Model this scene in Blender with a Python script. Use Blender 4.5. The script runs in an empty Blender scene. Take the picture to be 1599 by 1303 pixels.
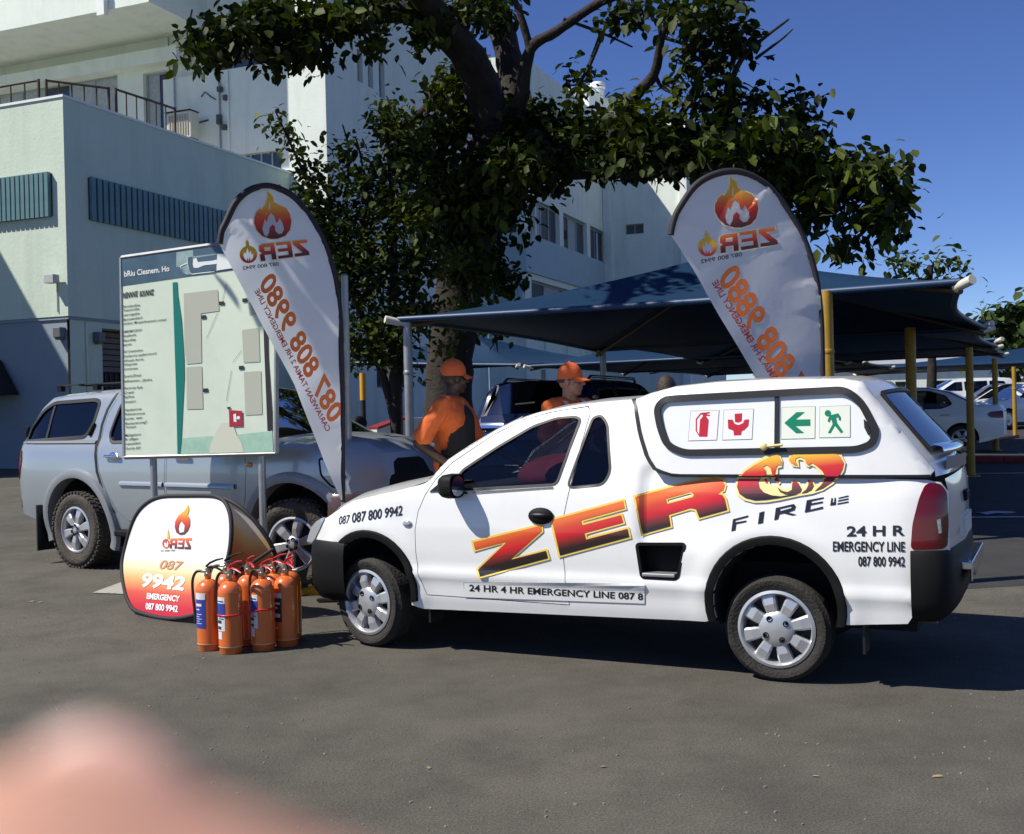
import bpy, bmesh, math, random
import numpy as np
from mathutils import Vector, Matrix
from mathutils.geometry import delaunay_2d_cdt

random.seed(11)
rng = np.random.default_rng(11)
scene = bpy.context.scene
COL = scene.collection
R = math.radians

# ------------------------------------------------------------------ camera
IW, IH = 1599, 1303                      # size of the photograph
FPX = 1738.44                            # focal length in photo pixels
PITCH, ROLL, EYE = R(-0.33164), R(1.33192), 1.5481
_fw = np.array([0, math.cos(PITCH), math.sin(PITCH)])
_r0 = np.array([1.0, 0, 0])
_u0 = np.cross(_r0, _fw)
_rt = math.cos(ROLL) * _r0 - math.sin(ROLL) * _u0
_up = math.sin(ROLL) * _r0 + math.cos(ROLL) * _u0
CAM = np.array([0, 0, EYE])

cd = bpy.data.cameras.new('camera')
cam = bpy.data.objects.new('camera', cd)
COL.objects.link(cam)
cd.sensor_fit = 'HORIZONTAL'
cd.sensor_width = 36
cd.lens = 36 * FPX / IW
cd.clip_start, cd.clip_end = 0.01, 3000
mw = Matrix.Identity(4)
for i in range(3):
    mw[i][0], mw[i][1], mw[i][2], mw[i][3] = _rt[i], _up[i], -_fw[i], CAM[i]
cam.matrix_world = mw
cd.dof.use_dof = True
cd.dof.focus_distance = 8.0
cd.dof.aperture_fstop = 14.0
scene.camera = cam

# ------------------------------------------------------------------ light
SUN_AZ = np.array([-0.963, -0.27])       # horizontal direction towards the sun
SUN_EL = R(50)
world = bpy.data.worlds.new('World')
scene.world = world
world.use_nodes = True
wn = world.node_tree
bg = wn.nodes['Background']
sky = wn.nodes.new('ShaderNodeTexSky')
sky.sky_type = 'NISHITA'
sky.sun_disc = False
sky.sun_elevation = SUN_EL
sky.sun_rotation = math.atan2(SUN_AZ[0], SUN_AZ[1]) % (2 * math.pi)
sky.altitude = 2500
sky.air_density = 1.0
sky.dust_density = 0.0
sky.ozone_density = 6.0
hsv = wn.nodes.new('ShaderNodeHueSaturation')
hsv.inputs['Hue'].default_value = 0.515
hsv.inputs['Saturation'].default_value = 1.10
wn.links.new(sky.outputs[0], hsv.inputs['Color'])
wn.links.new(hsv.outputs[0], bg.inputs[0])
bg.inputs[1].default_value = 0.085
sd = bpy.data.lights.new('sun', 'SUN')
sd.energy = 4.6
sd.angle = R(0.53)
sd.color = (1.0, 0.95, 0.86)
sun = bpy.data.objects.new('sun', sd)
COL.objects.link(sun)
sv = Vector((SUN_AZ[0] * math.cos(SUN_EL), SUN_AZ[1] * math.cos(SUN_EL), math.sin(SUN_EL)))
sun.rotation_euler = (-sv).to_track_quat('-Z', 'Y').to_euler()
sun.location = (-20, -10, 30)

vs = scene.view_settings
vs.view_transform = 'Standard'
vs.look = 'None'
vs.exposure = 0.5
vs.gamma = 1.0
vs.use_curve_mapping = False
scene.cycles.use_denoising = True
scene.cycles.max_bounces = 8
scene.cycles.transparent_max_bounces = 12
scene.cycles.sample_clamp_indirect = 6.0

# ------------------------------------------------------------------ pixel helpers (where a thing seen in the photo stands)
def ray(px, py):
    return _fw + (px - IW / 2) / FPX * _rt - (py - IH / 2) / FPX * _up

def gz(x, y):                             # height of the ground
    t = max(0.0, min(y, 42.0) - 7.5)
    return min(t, 4.5) * 0.03 + max(0.0, t - 4.5) * 0.02

def at(px, py, Y):
    d = ray(px, py)
    return CAM + d * (Y / d[1])

def gnd(px, py):
    d = ray(px, py)
    z = 0.0
    for _ in range(40):
        P = CAM + d * ((z - EYE) / d[2])
        z = 0.5 * z + 0.5 * gz(P[0], P[1])
    return P

def gp(px, Y):                            # ground point under pixel column px (at eye level) at depth Y
    P = at(px, 655 - 0.0233 * px, Y)
    return np.array([P[0], P[1], gz(P[0], P[1])])

# ------------------------------------------------------------------ materials
MATS = {}
def mat(name, color, rough=0.55, metal=0.0, spec=0.5, coat=0.0, var=0.0, vscale=6.0, bump=0.0, bscale=60.0,
        dirt=None, dscale=2.0, damt=0.5, streak=False):
    if name in MATS:
        return MATS[name]
    m = bpy.data.materials.new(name)
    m.use_nodes = True
    nt = m.node_tree
    b = nt.nodes['Principled BSDF']
    b.inputs['Base Color'].default_value = (*color, 1)
    b.inputs['Roughness'].default_value = rough
    b.inputs['Metallic'].default_value = metal
    b.inputs['Specular IOR Level'].default_value = spec
    b.inputs['Coat Weight'].default_value = coat
    b.inputs['Coat Roughness'].default_value = 0.06
    tc = nt.nodes.new('ShaderNodeTexCoord')
    src = None
    if var > 0:
        n = nt.nodes.new('ShaderNodeTexNoise')
        n.inputs['Scale'].default_value = vscale
        n.inputs['Detail'].default_value = 6
        n.inputs['Roughness'].default_value = 0.6
        nt.links.new(tc.outputs['Object'], n.inputs['Vector'])
        r = nt.nodes.new('ShaderNodeValToRGB')
        r.color_ramp.elements[0].position = 0.3
        r.color_ramp.elements[1].position = 0.7
        r.color_ramp.elements[0].color = (*[c * (1 - var) for c in color], 1)
        r.color_ramp.elements[1].color = (*[min(1, c * (1 + var)) for c in color], 1)
        nt.links.new(n.outputs['Fac'], r.inputs[0])
        src = r.outputs[0]
    if dirt is not None:
        n = nt.nodes.new('ShaderNodeTexNoise')
        n.inputs['Scale'].default_value = dscale
        n.inputs['Detail'].default_value = 8
        n.inputs['Roughness'].default_value = 0.7
        if streak:
            mp = nt.nodes.new('ShaderNodeMapping')
            mp.inputs['Scale'].default_value = (1.0, 1.0, 0.12)
            nt.links.new(tc.outputs['Object'], mp.inputs[0])
            nt.links.new(mp.outputs[0], n.inputs['Vector'])
        else:
            nt.links.new(tc.outputs['Object'], n.inputs['Vector'])
        r = nt.nodes.new('ShaderNodeValToRGB')
        r.color_ramp.elements[0].position = 0.48
        r.color_ramp.elements[1].position = 0.75
        r.color_ramp.elements[0].color = (0, 0, 0, 1)
        r.color_ramp.elements[1].color = (damt, damt, damt, 1)
        nt.links.new(n.outputs['Fac'], r.inputs[0])
        mx = nt.nodes.new('ShaderNodeMix')
        mx.data_type = 'RGBA'
        nt.links.new(r.outputs[0], mx.inputs[0])
        if src is None:
            mx.inputs[6].default_value = (*color, 1)
        else:
            nt.links.new(src, mx.inputs[6])
        mx.inputs[7].default_value = (*dirt, 1)
        src = mx.outputs[2]
    if src is not None:
        nt.links.new(src, b.inputs['Base Color'])
    if bump > 0:
        n = nt.nodes.new('ShaderNodeTexNoise')
        n.inputs['Scale'].default_value = bscale
        n.inputs['Detail'].default_value = 5
        nt.links.new(tc.outputs['Object'], n.inputs['Vector'])
        bp = nt.nodes.new('ShaderNodeBump')
        bp.inputs['Strength'].default_value = bump
        bp.inputs['Distance'].default_value = 0.02
        nt.links.new(n.outputs['Fac'], bp.inputs['Height'])
        nt.links.new(bp.outputs[0], b.inputs['Normal'])
    MATS[name] = m
    return m

def grad_mat(name, stops, rough=0.45, coat=0.0, translucent=0.0):
    """printed colour ramp: the attribute 'grad' says where on the print a point lies"""
    if name in MATS:
        return MATS[name]
    m = bpy.data.materials.new(name)
    m.use_nodes = True
    nt = m.node_tree
    b = nt.nodes['Principled BSDF']
    b.inputs['Roughness'].default_value = rough
    b.inputs['Coat Weight'].default_value = coat
    a = nt.nodes.new('ShaderNodeAttribute')
    a.attribute_name = 'grad'
    r = nt.nodes.new('ShaderNodeValToRGB')
    el = r.color_ramp.elements
    while len(el) < len(stops):
        el.new(0.5)
    for e, (p, c) in zip(el, stops):
        e.position = p
        e.color = (*c, 1)
    nt.links.new(a.outputs['Fac'], r.inputs[0])
    nt.links.new(r.outputs[0], b.inputs['Base Color'])
    if translucent > 0:
        t = nt.nodes.new('ShaderNodeBsdfTranslucent')
        nt.links.new(r.outputs[0], t.inputs[0])
        mx = nt.nodes.new('ShaderNodeMixShader')
        mx.inputs[0].default_value = translucent
        nt.links.new(b.outputs[0], mx.inputs[1])
        nt.links.new(t.outputs[0], mx.inputs[2])
        nt.links.new(mx.outputs[0], nt.nodes['Material Output'].inputs[0])
    MATS[name] = m
    return m

def fabric_mat(name, color, trans=0.35, rough=0.6, bump=0.15, bscale=25):
    if name in MATS:
        return MATS[name]
    m = mat(name, color, rough=rough, spec=0.3, bump=bump, bscale=bscale)
    nt = m.node_tree
    b = nt.nodes['Principled BSDF']
    t = nt.nodes.new('ShaderNodeBsdfTranslucent')
    t.inputs[0].default_value = (*color, 1)
    mx = nt.nodes.new('ShaderNodeMixShader')
    mx.inputs[0].default_value = trans
    nt.links.new(b.outputs[0], mx.inputs[1])
    nt.links.new(t.outputs[0], mx.inputs[2])
    nt.links.new(mx.outputs[0], nt.nodes['Material Output'].inputs[0])
    return m

def glass_mat(name, tint, refl=1.0, rough=0.02):
    """thin tinted pane: lets tinted light through and mirrors by Fresnel"""
    if name in MATS:
        return MATS[name]
    m = bpy.data.materials.new(name)
    m.use_nodes = True
    nt = m.node_tree
    nt.nodes.remove(nt.nodes['Principled BSDF'])
    t = nt.nodes.new('ShaderNodeBsdfTransparent')
    t.inputs[0].default_value = (*tint, 1)
    g = nt.nodes.new('ShaderNodeBsdfGlossy')
    g.inputs['Roughness'].default_value = rough
    g.inputs[0].default_value = (refl, refl, refl, 1)
    f = nt.nodes.new('ShaderNodeFresnel')
    f.inputs[0].default_value = 1.5
    mx = nt.nodes.new('ShaderNodeMixShader')
    nt.links.new(f.outputs[0], mx.inputs[0])
    nt.links.new(t.outputs[0], mx.inputs[1])
    nt.links.new(g.outputs[0], mx.inputs[2])
    nt.links.new(mx.outputs[0], nt.nodes['Material Output'].inputs[0])
    MATS[name] = m
    return m

def leaf_mat(name, c0, c1, trans=0.3):
    if name in MATS:
        return MATS[name]
    m = bpy.data.materials.new(name)
    m.use_nodes = True
    nt = m.node_tree
    b = nt.nodes['Principled BSDF']
    b.inputs['Roughness'].default_value = 0.58
    b.inputs['Specular IOR Level'].default_value = 0.16
    a = nt.nodes.new('ShaderNodeAttribute')
    a.attribute_name = 'grad'
    oi = nt.nodes.new('ShaderNodeObjectInfo')
    ad = nt.nodes.new('ShaderNodeMath')
    ad.operation = 'ADD'
    ad.inputs[1].default_value = 0.0
    nt.links.new(a.outputs['Fac'], ad.inputs[0])
    r = nt.nodes.new('ShaderNodeValToRGB')
    el = r.color_ramp.elements
    el.new(0.55)
    el[0].color = (*c0, 1)
    el[1].color = (*[(x + y) / 2 for x, y in zip(c0, c1)], 1)
    el[1].position = 0.6
    el[2].color = (*c1, 1)
    el[2].position = 1.0
    nt.links.new(ad.outputs[0], r.inputs[0])
    nt.links.new(r.outputs[0], b.inputs['Base Color'])
    t = nt.nodes.new('ShaderNodeBsdfTranslucent')
    hs = nt.nodes.new('ShaderNodeHueSaturation')
    hs.inputs['Value'].default_value = 1.5
    hs.inputs['Saturation'].default_value = 1.15
    nt.links.new(r.outputs[0], hs.inputs['Color'])
    nt.links.new(hs.outputs[0], t.inputs[0])
    mx = nt.nodes.new('ShaderNodeMixShader')
    mx.inputs[0].default_value = trans
    nt.links.new(b.outputs[0], mx.inputs[1])
    nt.links.new(t.outputs[0], mx.inputs[2])
    nt.links.new(mx.outputs[0], nt.nodes['Material Output'].inputs[0])
    MATS[name] = m
    return m

# ------------------------------------------------------------------ objects
def tag(o, label=None, cat=None, group=None, kind=None):
    if label: o['label'] = label
    if cat: o['category'] = cat
    if group: o['group'] = group
    if kind: o['kind'] = kind
    return o

def thing(name, label, cat, loc=(0, 0, 0), rz=0.0, group=None):
    o = bpy.data.objects.new(name, None)
    o.empty_display_size = 0.2
    COL.objects.link(o)
    o.location = loc
    o.rotation_euler = (0, 0, rz)
    return tag(o, label, cat, group)

def children(o):
    return list(o.children)

def copy_tree(o, parent=None):
    c = o.copy()
    COL.objects.link(c)
    if parent is not None:
        c.parent = parent
    for ch in list(o.children):
        copy_tree(ch, c)
    return c

def link(name, me, m, parent=None):
    o = bpy.data.objects.new(name, me)
    COL.objects.link(o)
    if m is not None and len(me.materials) == 0:
        me.materials.append(m)
    if parent is not None:
        o.parent = parent
    return o

class MB:
    """collects shapes and links them as ONE mesh object"""
    def __init__(self):
        self.v, self.f, self.g = [], [], []

    def add(self, vs, fs, g=None):
        n = len(self.v)
        self.v.extend([tuple(map(float, p)) for p in vs])
        self.f.extend([tuple(i + n for i in f) for f in fs])
        self.g.extend(list(g) if g is not None else [0.0] * len(vs))
        return self

    def box(self, c, s, rot=None):
        x, y, z = s[0] / 2, s[1] / 2, s[2] / 2
        P = [Vector(p) for p in ((-x, -y, -z), (x, -y, -z), (x, y, -z), (-x, y, -z), (-x, -y, z), (x, -y, z), (x, y, z), (-x, y, z))]
        if rot is not None:
            P = [rot @ p for p in P]
        return self.add([p + Vector(c) for p in P],
                        [(0, 3, 2, 1), (4, 5, 6, 7), (0, 1, 5, 4), (1, 2, 6, 5), (2, 3, 7, 6), (3, 0, 4, 7)])

    def box2(self, a, b):
        c = [(p + q) / 2 for p, q in zip(a, b)]
        return self.box(c, [abs(q - p) for p, q in zip(a, b)])

    def tube(self, pts, rad, n=8, cap=True, ell=1.0):
        pts = [Vector(p) for p in pts]
        if not hasattr(rad, '__len__'):
            rad = [rad] * len(pts)
        vs, fs = [], []
        ref = None
        for i, p in enumerate(pts):
            t = (pts[min(i + 1, len(pts) - 1)] - pts[max(i - 1, 0)]).normalized()
            if ref is None:
                ref = Vector((0, 0, 1)) if abs(t.z) < 0.9 else Vector((1, 0, 0))
            a = t.cross(ref).normalized()
            b = a.cross(t).normalized()
            ref = b
            for k in range(n):
                th = 2 * math.pi * k / n
                vs.append(p + (a * math.cos(th) + b * math.sin(th) * ell) * rad[i])
        for i in range(len(pts) - 1):
            for k in range(n):
                k2 = (k + 1) % n
                fs.append((i * n + k, i * n + k2, (i + 1) * n + k2, (i + 1) * n + k))
        if cap:
            fs.append(tuple(reversed(range(n))))
            fs.append(tuple((len(pts) - 1) * n + k for k in range(n)))
        return self.add(vs, fs)

    def lathe(self, prof, n=24, M=None, close=False):
        """prof: (radius, height) pairs, turned round local z"""
        vs, fs = [], []
        for r, z in prof:
            for k in range(n):
                th = 2 * math.pi * k / n
                p = Vector((r * math.cos(th), r * math.sin(th), z))
                vs.append(M @ p if M is not None else p)
        m = len(prof)
        for i in range(m if close else m - 1):
            j = (i + 1) % m
            for k in range(n):
                k2 = (k + 1) % n
                fs.append((i * n + k, i * n + k2, j * n + k2, j * n + k))
        return self.add(vs, fs)

    def prism(self, poly, f, d):
        """polygon poly (2d) -> f(u, v, w): front at w=0, back at w=d"""
        n = len(poly)
        vs = [f(u, v, 0) for u, v in poly] + [f(u, v, d) for u, v in poly]
        fs = [tuple(range(n)), tuple(reversed(range(n, 2 * n)))]
        fs += [(i, i + n, (i + 1) % n + n, (i + 1) % n) for i in range(n)]
        return self.add(vs, fs)

    def grid(self, P):
        """P: rows of points"""
        n = len(P[0])
        vs = [p for row in P for p in row]
        fs = [(i * n + j, i * n + j + 1, (i + 1) * n + j + 1, (i + 1) * n + j) for i in range(len(P) - 1) for j in range(n - 1)]
        return self.add(vs, fs)

    def ball(self, c, r, n=12, m=8, rot=None):
        if not hasattr(r, '__len__'):
            r = (r, r, r)
        vs, fs = [], []
        for i in range(m + 1):
            ph = math.pi * i / m
            for k in range(n):
                th = 2 * math.pi * k / n
                p = Vector((r[0] * math.sin(ph) * math.cos(th), r[1] * math.sin(ph) * math.sin(th), r[2] * math.cos(ph)))
                if rot is not None:
                    p = rot @ p
                vs.append(p + Vector(c))
        for i in range(m):
            for k in range(n):
                k2 = (k + 1) % n
                fs.append((i * n + k, (i + 1) * n + k, (i + 1) * n + k2, i * n + k2))
        return self.add(vs, fs)

    def capsule(self, a, b, ra, rb, n=14, flat=1.0):
        a, b = Vector(a), Vector(b)
        t = (b - a)
        L = t.length
        t = t.normalized() if L > 1e-6 else Vector((0, 0, 1))
        pts, rad = [], []
        for i in range(1, 6):
            th = math.pi / 2 * (1 - i / 5)
            pts.append(a - t * ra * math.sin(th)); rad.append(max(1e-4, ra * math.cos(th)))
        for i in range(0, 5):
            th = math.pi / 2 * i / 5
            pts.append(b + t * rb * math.sin(th)); rad.append(max(1e-4, rb * math.cos(th)))
        return self.tube(pts, rad, n=n, ell=flat)

    def mesh(self, name, smooth=None, grad=False, merge=0.0, recalc=False):
        me = bpy.data.meshes.new(name)
        me.from_pydata(self.v, [], self.f)
        if merge > 0 or recalc:
            bm = bmesh.new()
            bm.from_mesh(me)
            if merge > 0:
                bmesh.ops.remove_doubles(bm, verts=bm.verts, dist=merge)
            if recalc:
                bmesh.ops.recalc_face_normals(bm, faces=bm.faces)
            bm.to_mesh(me)
            bm.free()
        elif grad:
            at_ = me.attributes.new('grad', 'FLOAT', 'POINT')
            at_.data.foreach_set('value', np.array(self.g, dtype=np.float32))
        if smooth is not None:
            me.shade_smooth()
            if smooth < 179:
                me.set_sharp_from_angle(angle=R(smooth))
        me.update()
        return me

    def build(self, name, m, parent=None, smooth=None, grad=False, bevel=0.0, merge=0.0, recalc=False):
        o = link(name, self.mesh(name, smooth, grad, merge, recalc), m, parent)
        if bevel > 0:
            b = o.modifiers.new('bevel', 'BEVEL')
            b.width = bevel
            b.segments = 2
            b.limit_method = 'ANGLE'
            b.angle_limit = R(40)
        return o

# ------------------------------------------------------------------ flat regions
def seg_dist(P, poly, closed=True):
    """distance of points P (n,2) from a polyline"""
    P = np.asarray(P, float)
    A = np.asarray(poly, float)
    B = np.roll(A, -1, 0) if closed else A[1:]
    if not closed:
        A = A[:-1]
    d = B - A
    L2 = (d ** 2).sum(1) + 1e-12
    best = np.full(len(P), 1e9)
    for a, dd, l2 in zip(A, d, L2):
        t = np.clip(((P - a) @ dd) / l2, 0, 1)
        q = P - (a + t[:, None] * dd)
        best = np.minimum(best, np.hypot(q[:, 0], q[:, 1]))
    return best

def inside(P, poly):
    P = np.asarray(P, float)
    A = np.asarray(poly, float)
    B = np.roll(A, -1, 0)
    c = np.zeros(len(P), bool)
    x, y = P[:, 0], P[:, 1]
    for (x0, y0), (x1, y1) in zip(A, B):
        if y0 == y1:
            continue
        hit = ((y0 > y) != (y1 > y)) & (x < (x1 - x0) * (y - y0) / (y1 - y0) + x0)
        c ^= hit
    return c

def densify(poly, h, closed=True):
    out = []
    n = len(poly)
    for i in range(n if closed else n - 1):
        a, b = np.array(poly[i], float), np.array(poly[(i + 1) % n], float)
        k = max(1, int(math.ceil(np.hypot(*(b - a)) / h)))
        out += [tuple(a + (b - a) * j / k) for j in range(k)]
    if not closed:
        out.append(tuple(poly[-1]))
    return out

def fillet(poly, r, k=5):
    out = []
    n = len(poly)
    for i in range(n):
        p0, p, p1 = (np.array(poly[j % n], float) for j in (i - 1, i, i + 1))
        a, b = p0 - p, p1 - p
        la, lb = np.hypot(*a), np.hypot(*b)
        q = min(r, la * 0.45, lb * 0.45)
        A, B = p + a / la * q, p + b / lb * q
        for j in range(k + 1):
            t = j / k
            out.append(tuple((1 - t) ** 2 * A + 2 * t * (1 - t) * p + t * t * B))
    return out

def spline(pts, k=6, closed=False):
    P = [np.array(p, float) for p in pts]
    n = len(P)
    out = []
    for i in range(n if closed else n - 1):
        if closed:
            a, b, c, d = P[i - 1], P[i], P[(i + 1) % n], P[(i + 2) % n]
        else:
            a, b, c, d = P[max(i - 1, 0)], P[i], P[i + 1], P[min(i + 2, n - 1)]
        for j in range(k):
            t = j / k
            out.append(tuple(0.5 * (2 * b + (c - a) * t + (2 * a - 5 * b + 4 * c - d) * t * t + (3 * b - a - 3 * c + d) * t ** 3)))
    if not closed:
        out.append(tuple(P[-1]))
    return out

def offset_poly(poly, d):
    P = np.array(poly, float)
    n = len(P)
    area = 0.5 * np.sum(P[:, 0] * np.roll(P[:, 1], -1) - np.roll(P[:, 0], -1) * P[:, 1])
    s = 1 if area > 0 else -1
    out = []
    for i in range(n):
        e0, e1 = P[i] - P[i - 1], P[(i + 1) % n] - P[i]
        e0 = e0 / (np.hypot(*e0) + 1e-9); e1 = e1 / (np.hypot(*e1) + 1e-9)
        n0, n1 = np.array([e0[1], -e0[0]]) * s, np.array([e1[1], -e1[0]]) * s
        m = n0 + n1
        l = np.hypot(*m)
        m = m / l if l > 1e-6 else n0
        k = 1 / max(0.45, float(m @ n0))
        out.append(tuple(P[i] + m * d * k))
    return out

def tri_region(outline, holes=(), h=0.05, extra=None):
    """fills an outline with holes by small triangles: points (n,2) and faces, counter-clockwise"""
    loops = [densify(outline, h)] + [densify(q, h) for q in holes]
    V, E = [], []
    for lp in loops:
        n0 = len(V)
        V += [Vector((p[0], p[1])) for p in lp]
        E += [(n0 + i, n0 + (i + 1) % len(lp)) for i in range(len(lp))]
    o = np.array(outline, float)
    lo, hi = o.min(0), o.max(0)
    gx, gy = np.meshgrid(np.arange(lo[0] + h / 2, hi[0], h), np.arange(lo[1] + h / 2, hi[1], h))
    G = np.c_[gx.ravel(), gy.ravel()]
    if extra is not None and len(extra):
        G = np.r_[G, np.asarray(extra, float)]
    if len(G):
        ok = inside(G, outline)
        for q in holes:
            ok &= ~inside(G, q)
        G = G[ok]
    if len(G):
        ok = np.ones(len(G), bool)
        for lp in loops:
            ok &= seg_dist(G, lp) > 0.35 * h if extra is None else seg_dist(G, lp) > 0.12 * h
        G = G[ok]
        V += [Vector((float(p[0]), float(p[1]))) for p in G]
    vo, _, fo, *_ = delaunay_2d_cdt(V, E, [], 0, 1e-6)
    P = np.array([(p.x, p.y) for p in vo])
    F = [f for f in fo if len(f) == 3]
    Cn = np.array([P[list(f)].mean(0) for f in F])
    ok = inside(Cn, outline)
    for q in holes:
        ok &= ~inside(Cn, q)
    F = [f for f, k in zip(F, ok) if k]
    out = []
    for f in F:
        a, b, c = P[f[0]], P[f[1]], P[f[2]]
        ar = (b[0] - a[0]) * (c[1] - a[1]) - (c[0] - a[0]) * (b[1] - a[1])
        if abs(ar) < 1e-10:
            continue
        out.append(tuple(f) if ar > 0 else (f[0], f[2], f[1]))
    return P, out, loops

def text_mesh(s, bold=0.0, spacing=1.0, shear=0.0):
    """letters as flat triangles: points normalised so that the width is 0..1 and the cap height 0..1"""
    cu = bpy.data.curves.new('lettering', 'FONT')
    cu.body = s
    cu.size = 1.0
    cu.resolution_u = 3
    cu.offset = bold
    cu.space_character = spacing
    cu.shear = shear
    cu.fill_mode = 'FRONT'
    o = bpy.data.objects.new('lettering', cu)
    COL.objects.link(o)
    dg = bpy.context.evaluated_depsgraph_get()
    me = bpy.data.meshes.new_from_object(o.evaluated_get(dg))
    P = np.array([v.co[:2] for v in me.vertices])
    F = [tuple(p.vertices) for p in me.polygons]
    bpy.data.objects.remove(o)
    bpy.data.curves.remove(cu)
    bpy.data.meshes.remove(me)
    x0, x1 = P[:, 0].min(), P[:, 0].max()
    cap = 0.69
    P = np.c_[(P[:, 0] - x0) / (x1 - x0), P[:, 1] / cap]
    return P, F

# a decal surface is a function f(px, py, off) -> 3d point; polygons and letters are traced on it
def decal(mb, f, poly, holes=(), off=0.002, h=12, grad=None):
    P, F, _ = tri_region(poly, holes, h)
    V = [f(p[0], p[1], off) for p in P]
    g = [grad(p[0], p[1]) for p in P] if grad else None
    # photo pixels run downwards: turn the faces round
    return mb.add(V, [(a, c, b) for a, b, c in F], g)

def decal_text(mb, f, s, bl, br, up, off=0.002, bold=0.012, shear=0.0, spacing=1.0, grad=None):
    """letters from bl to br (baseline ends, pixels), up = pixel vector of the cap height"""
    P, F = text_mesh(s, bold, spacing, shear)
    bl, br, up = np.array(bl, float), np.array(br, float), np.array(up, float)
    Q = [bl + (br - bl) * u + up * v for u, v in P]
    V = [f(q[0], q[1], off) for q in Q]
    g = [grad(q[0], q[1]) for q in Q] if grad else None
    return mb.add(V, F, g)

def zm(pts, s, ox, oy):
    return [(ox + x / s, oy + y / s) for x, y in pts]

def remesh(mb, voxel, smooth_iter=2, name='body'):
    me = mb.mesh(name)
    o = bpy.data.objects.new(name, me)
    COL.objects.link(o)
    md = o.modifiers.new('r', 'REMESH')
    md.mode = 'VOXEL'
    md.voxel_size = voxel
    sm = o.modifiers.new('s', 'SMOOTH')
    sm.iterations = smooth_iter
    sm.factor = 0.5
    dg = bpy.context.evaluated_depsgraph_get()
    out = bpy.data.meshes.new_from_object(o.evaluated_get(dg))
    bpy.data.objects.remove(o)
    out.shade_smooth()
    return out
# ------------------------------------------------------------------ ground
def asphalt_material():
    m = bpy.data.materials.new('asphalt')
    m.use_nodes = True
    nt = m.node_tree
    b = nt.nodes['Principled BSDF']
    b.inputs['Roughness'].default_value = 0.85
    b.inputs['Specular IOR Level'].default_value = 0.3
    tc = nt.nodes.new('ShaderNodeTexCoord')
    def noise(sc, det, ro=0.6):
        n = nt.nodes.new('ShaderNodeTexNoise')
        n.inputs['Scale'].default_value = sc
        n.inputs['Detail'].default_value = det
        n.inputs['Roughness'].default_value = ro
        nt.links.new(tc.outputs['Object'], n.inputs['Vector'])
        return n.outputs['Fac']
    def ramp(src, p0, c0, p1, c1):
        r = nt.nodes.new('ShaderNodeValToRGB')
        r.color_ramp.elements[0].position = p0
        r.color_ramp.elements[1].position = p1
        r.color_ramp.elements[0].color = (*c0, 1)
        r.color_ramp.elements[1].color = (*c1, 1)
        nt.links.new(src, r.inputs[0])
        return r.outputs[0]
    def mix(kind, fac, a, bb):
        x = nt.nodes.new('ShaderNodeMix')
        x.data_type = 'RGBA'
        x.blend_type = kind
        if hasattr(fac, 'is_linked'):
            nt.links.new(fac, x.inputs[0])
        else:
            x.inputs[0].default_value = fac
        nt.links.new(a, x.inputs[6])
        nt.links.new(bb, x.inputs[7])
        return x.outputs[2]
    base = ramp(noise(0.35, 5), 0.3, (0.076, 0.072, 0.060), 0.7, (0.112, 0.106, 0.089))
    stain = ramp(noise(1.7, 9, 0.72), 0.32, (0.60, 0.60, 0.61), 0.6, (1, 1, 1))
    base = mix('MULTIPLY', 0.85, base, stain)
    agg = ramp(noise(95, 3, 0.75), 0.32, (0.40, 0.40, 0.40), 0.7, (1.65, 1.62, 1.54))
    base = mix('MULTIPLY', 0.8, base, agg)
    vo = nt.nodes.new('ShaderNodeTexVoronoi')
    vo.inputs['Scale'].default_value = 55
    nt.links.new(tc.outputs['Object'], vo.inputs['Vector'])
    sp = ramp(vo.outputs['Distance'], 0.05, (1.7, 1.66, 1.55), 0.16, (1, 1, 1))
    spm = ramp(noise(7, 3), 0.52, (0, 0, 0), 0.68, (1, 1, 1))
    base = mix('MULTIPLY', spm, base, sp)
    scuff = ramp(noise(2.6, 10, 0.8), 0.665, (0, 0, 0), 0.78, (0.5, 0.5, 0.5))
    lightc = nt.nodes.new('ShaderNodeRGB')
    lightc.outputs[0].default_value = (0.26, 0.25, 0.22, 1)
    base = mix('MIX', scuff, base, lightc.outputs[0])
    nt.links.new(base, b.inputs['Base Color'])
    bp = nt.nodes.new('ShaderNodeBump')
    bp.inputs['Strength'].default_value = 0.55
    bp.inputs['Distance'].default_value = 0.008
    nt.links.new(noise(130, 4, 0.7), bp.inputs['Height'])
    nt.links.new(bp.outputs[0], b.inputs['Normal'])
    return m

def build_ground():
    xs = sorted(set(list(np.arange(-12, 16.1, 1.0)) + list(np.linspace(-400, -12, 14)) + list(np.linspace(16, 400, 14))))
    ys = sorted(set(list(np.arange(-6, 44.1, 1.0)) + [7.5, 12.0] + list(np.linspace(-120, -6, 6)) + list(np.linspace(44, 900, 12))))
    mb = MB()
    mb.grid([[(x, y, gz(x, y)) for x in xs] for y in ys])
    o = mb.build('ground', asphalt_material(), None, smooth=60, recalc=True)
    tag(o, kind='structure')
    # make sure the sheet faces up
    if o.data.polygons[0].normal.z < 0:
        o.data.flip_normals()

build_ground()

def paint_mat(name, color, wear=0.5):
    m = mat(name, color, rough=0.8, dirt=(0.11, 0.105, 0.095), dscale=9, damt=1.0, bump=0.3, bscale=90)
    for n in m.node_tree.nodes:
        if n.type == 'VALTORGB':
            n.color_ramp.elements[0].position = 0.62 - 0.22 * wear
            n.color_ramp.elements[1].position = 0.66
    return m

def mark(name, pts, m, label=None):
    """painted marking: a thin sheet above the ground"""
    P, F, _ = tri_region(pts, (), 0.4)
    mb = MB()
    mb.add([(x, y, gz(x, y) + 0.007) for x, y in P], F)
    return tag(mb.build(name, m), kind='structure')

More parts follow.
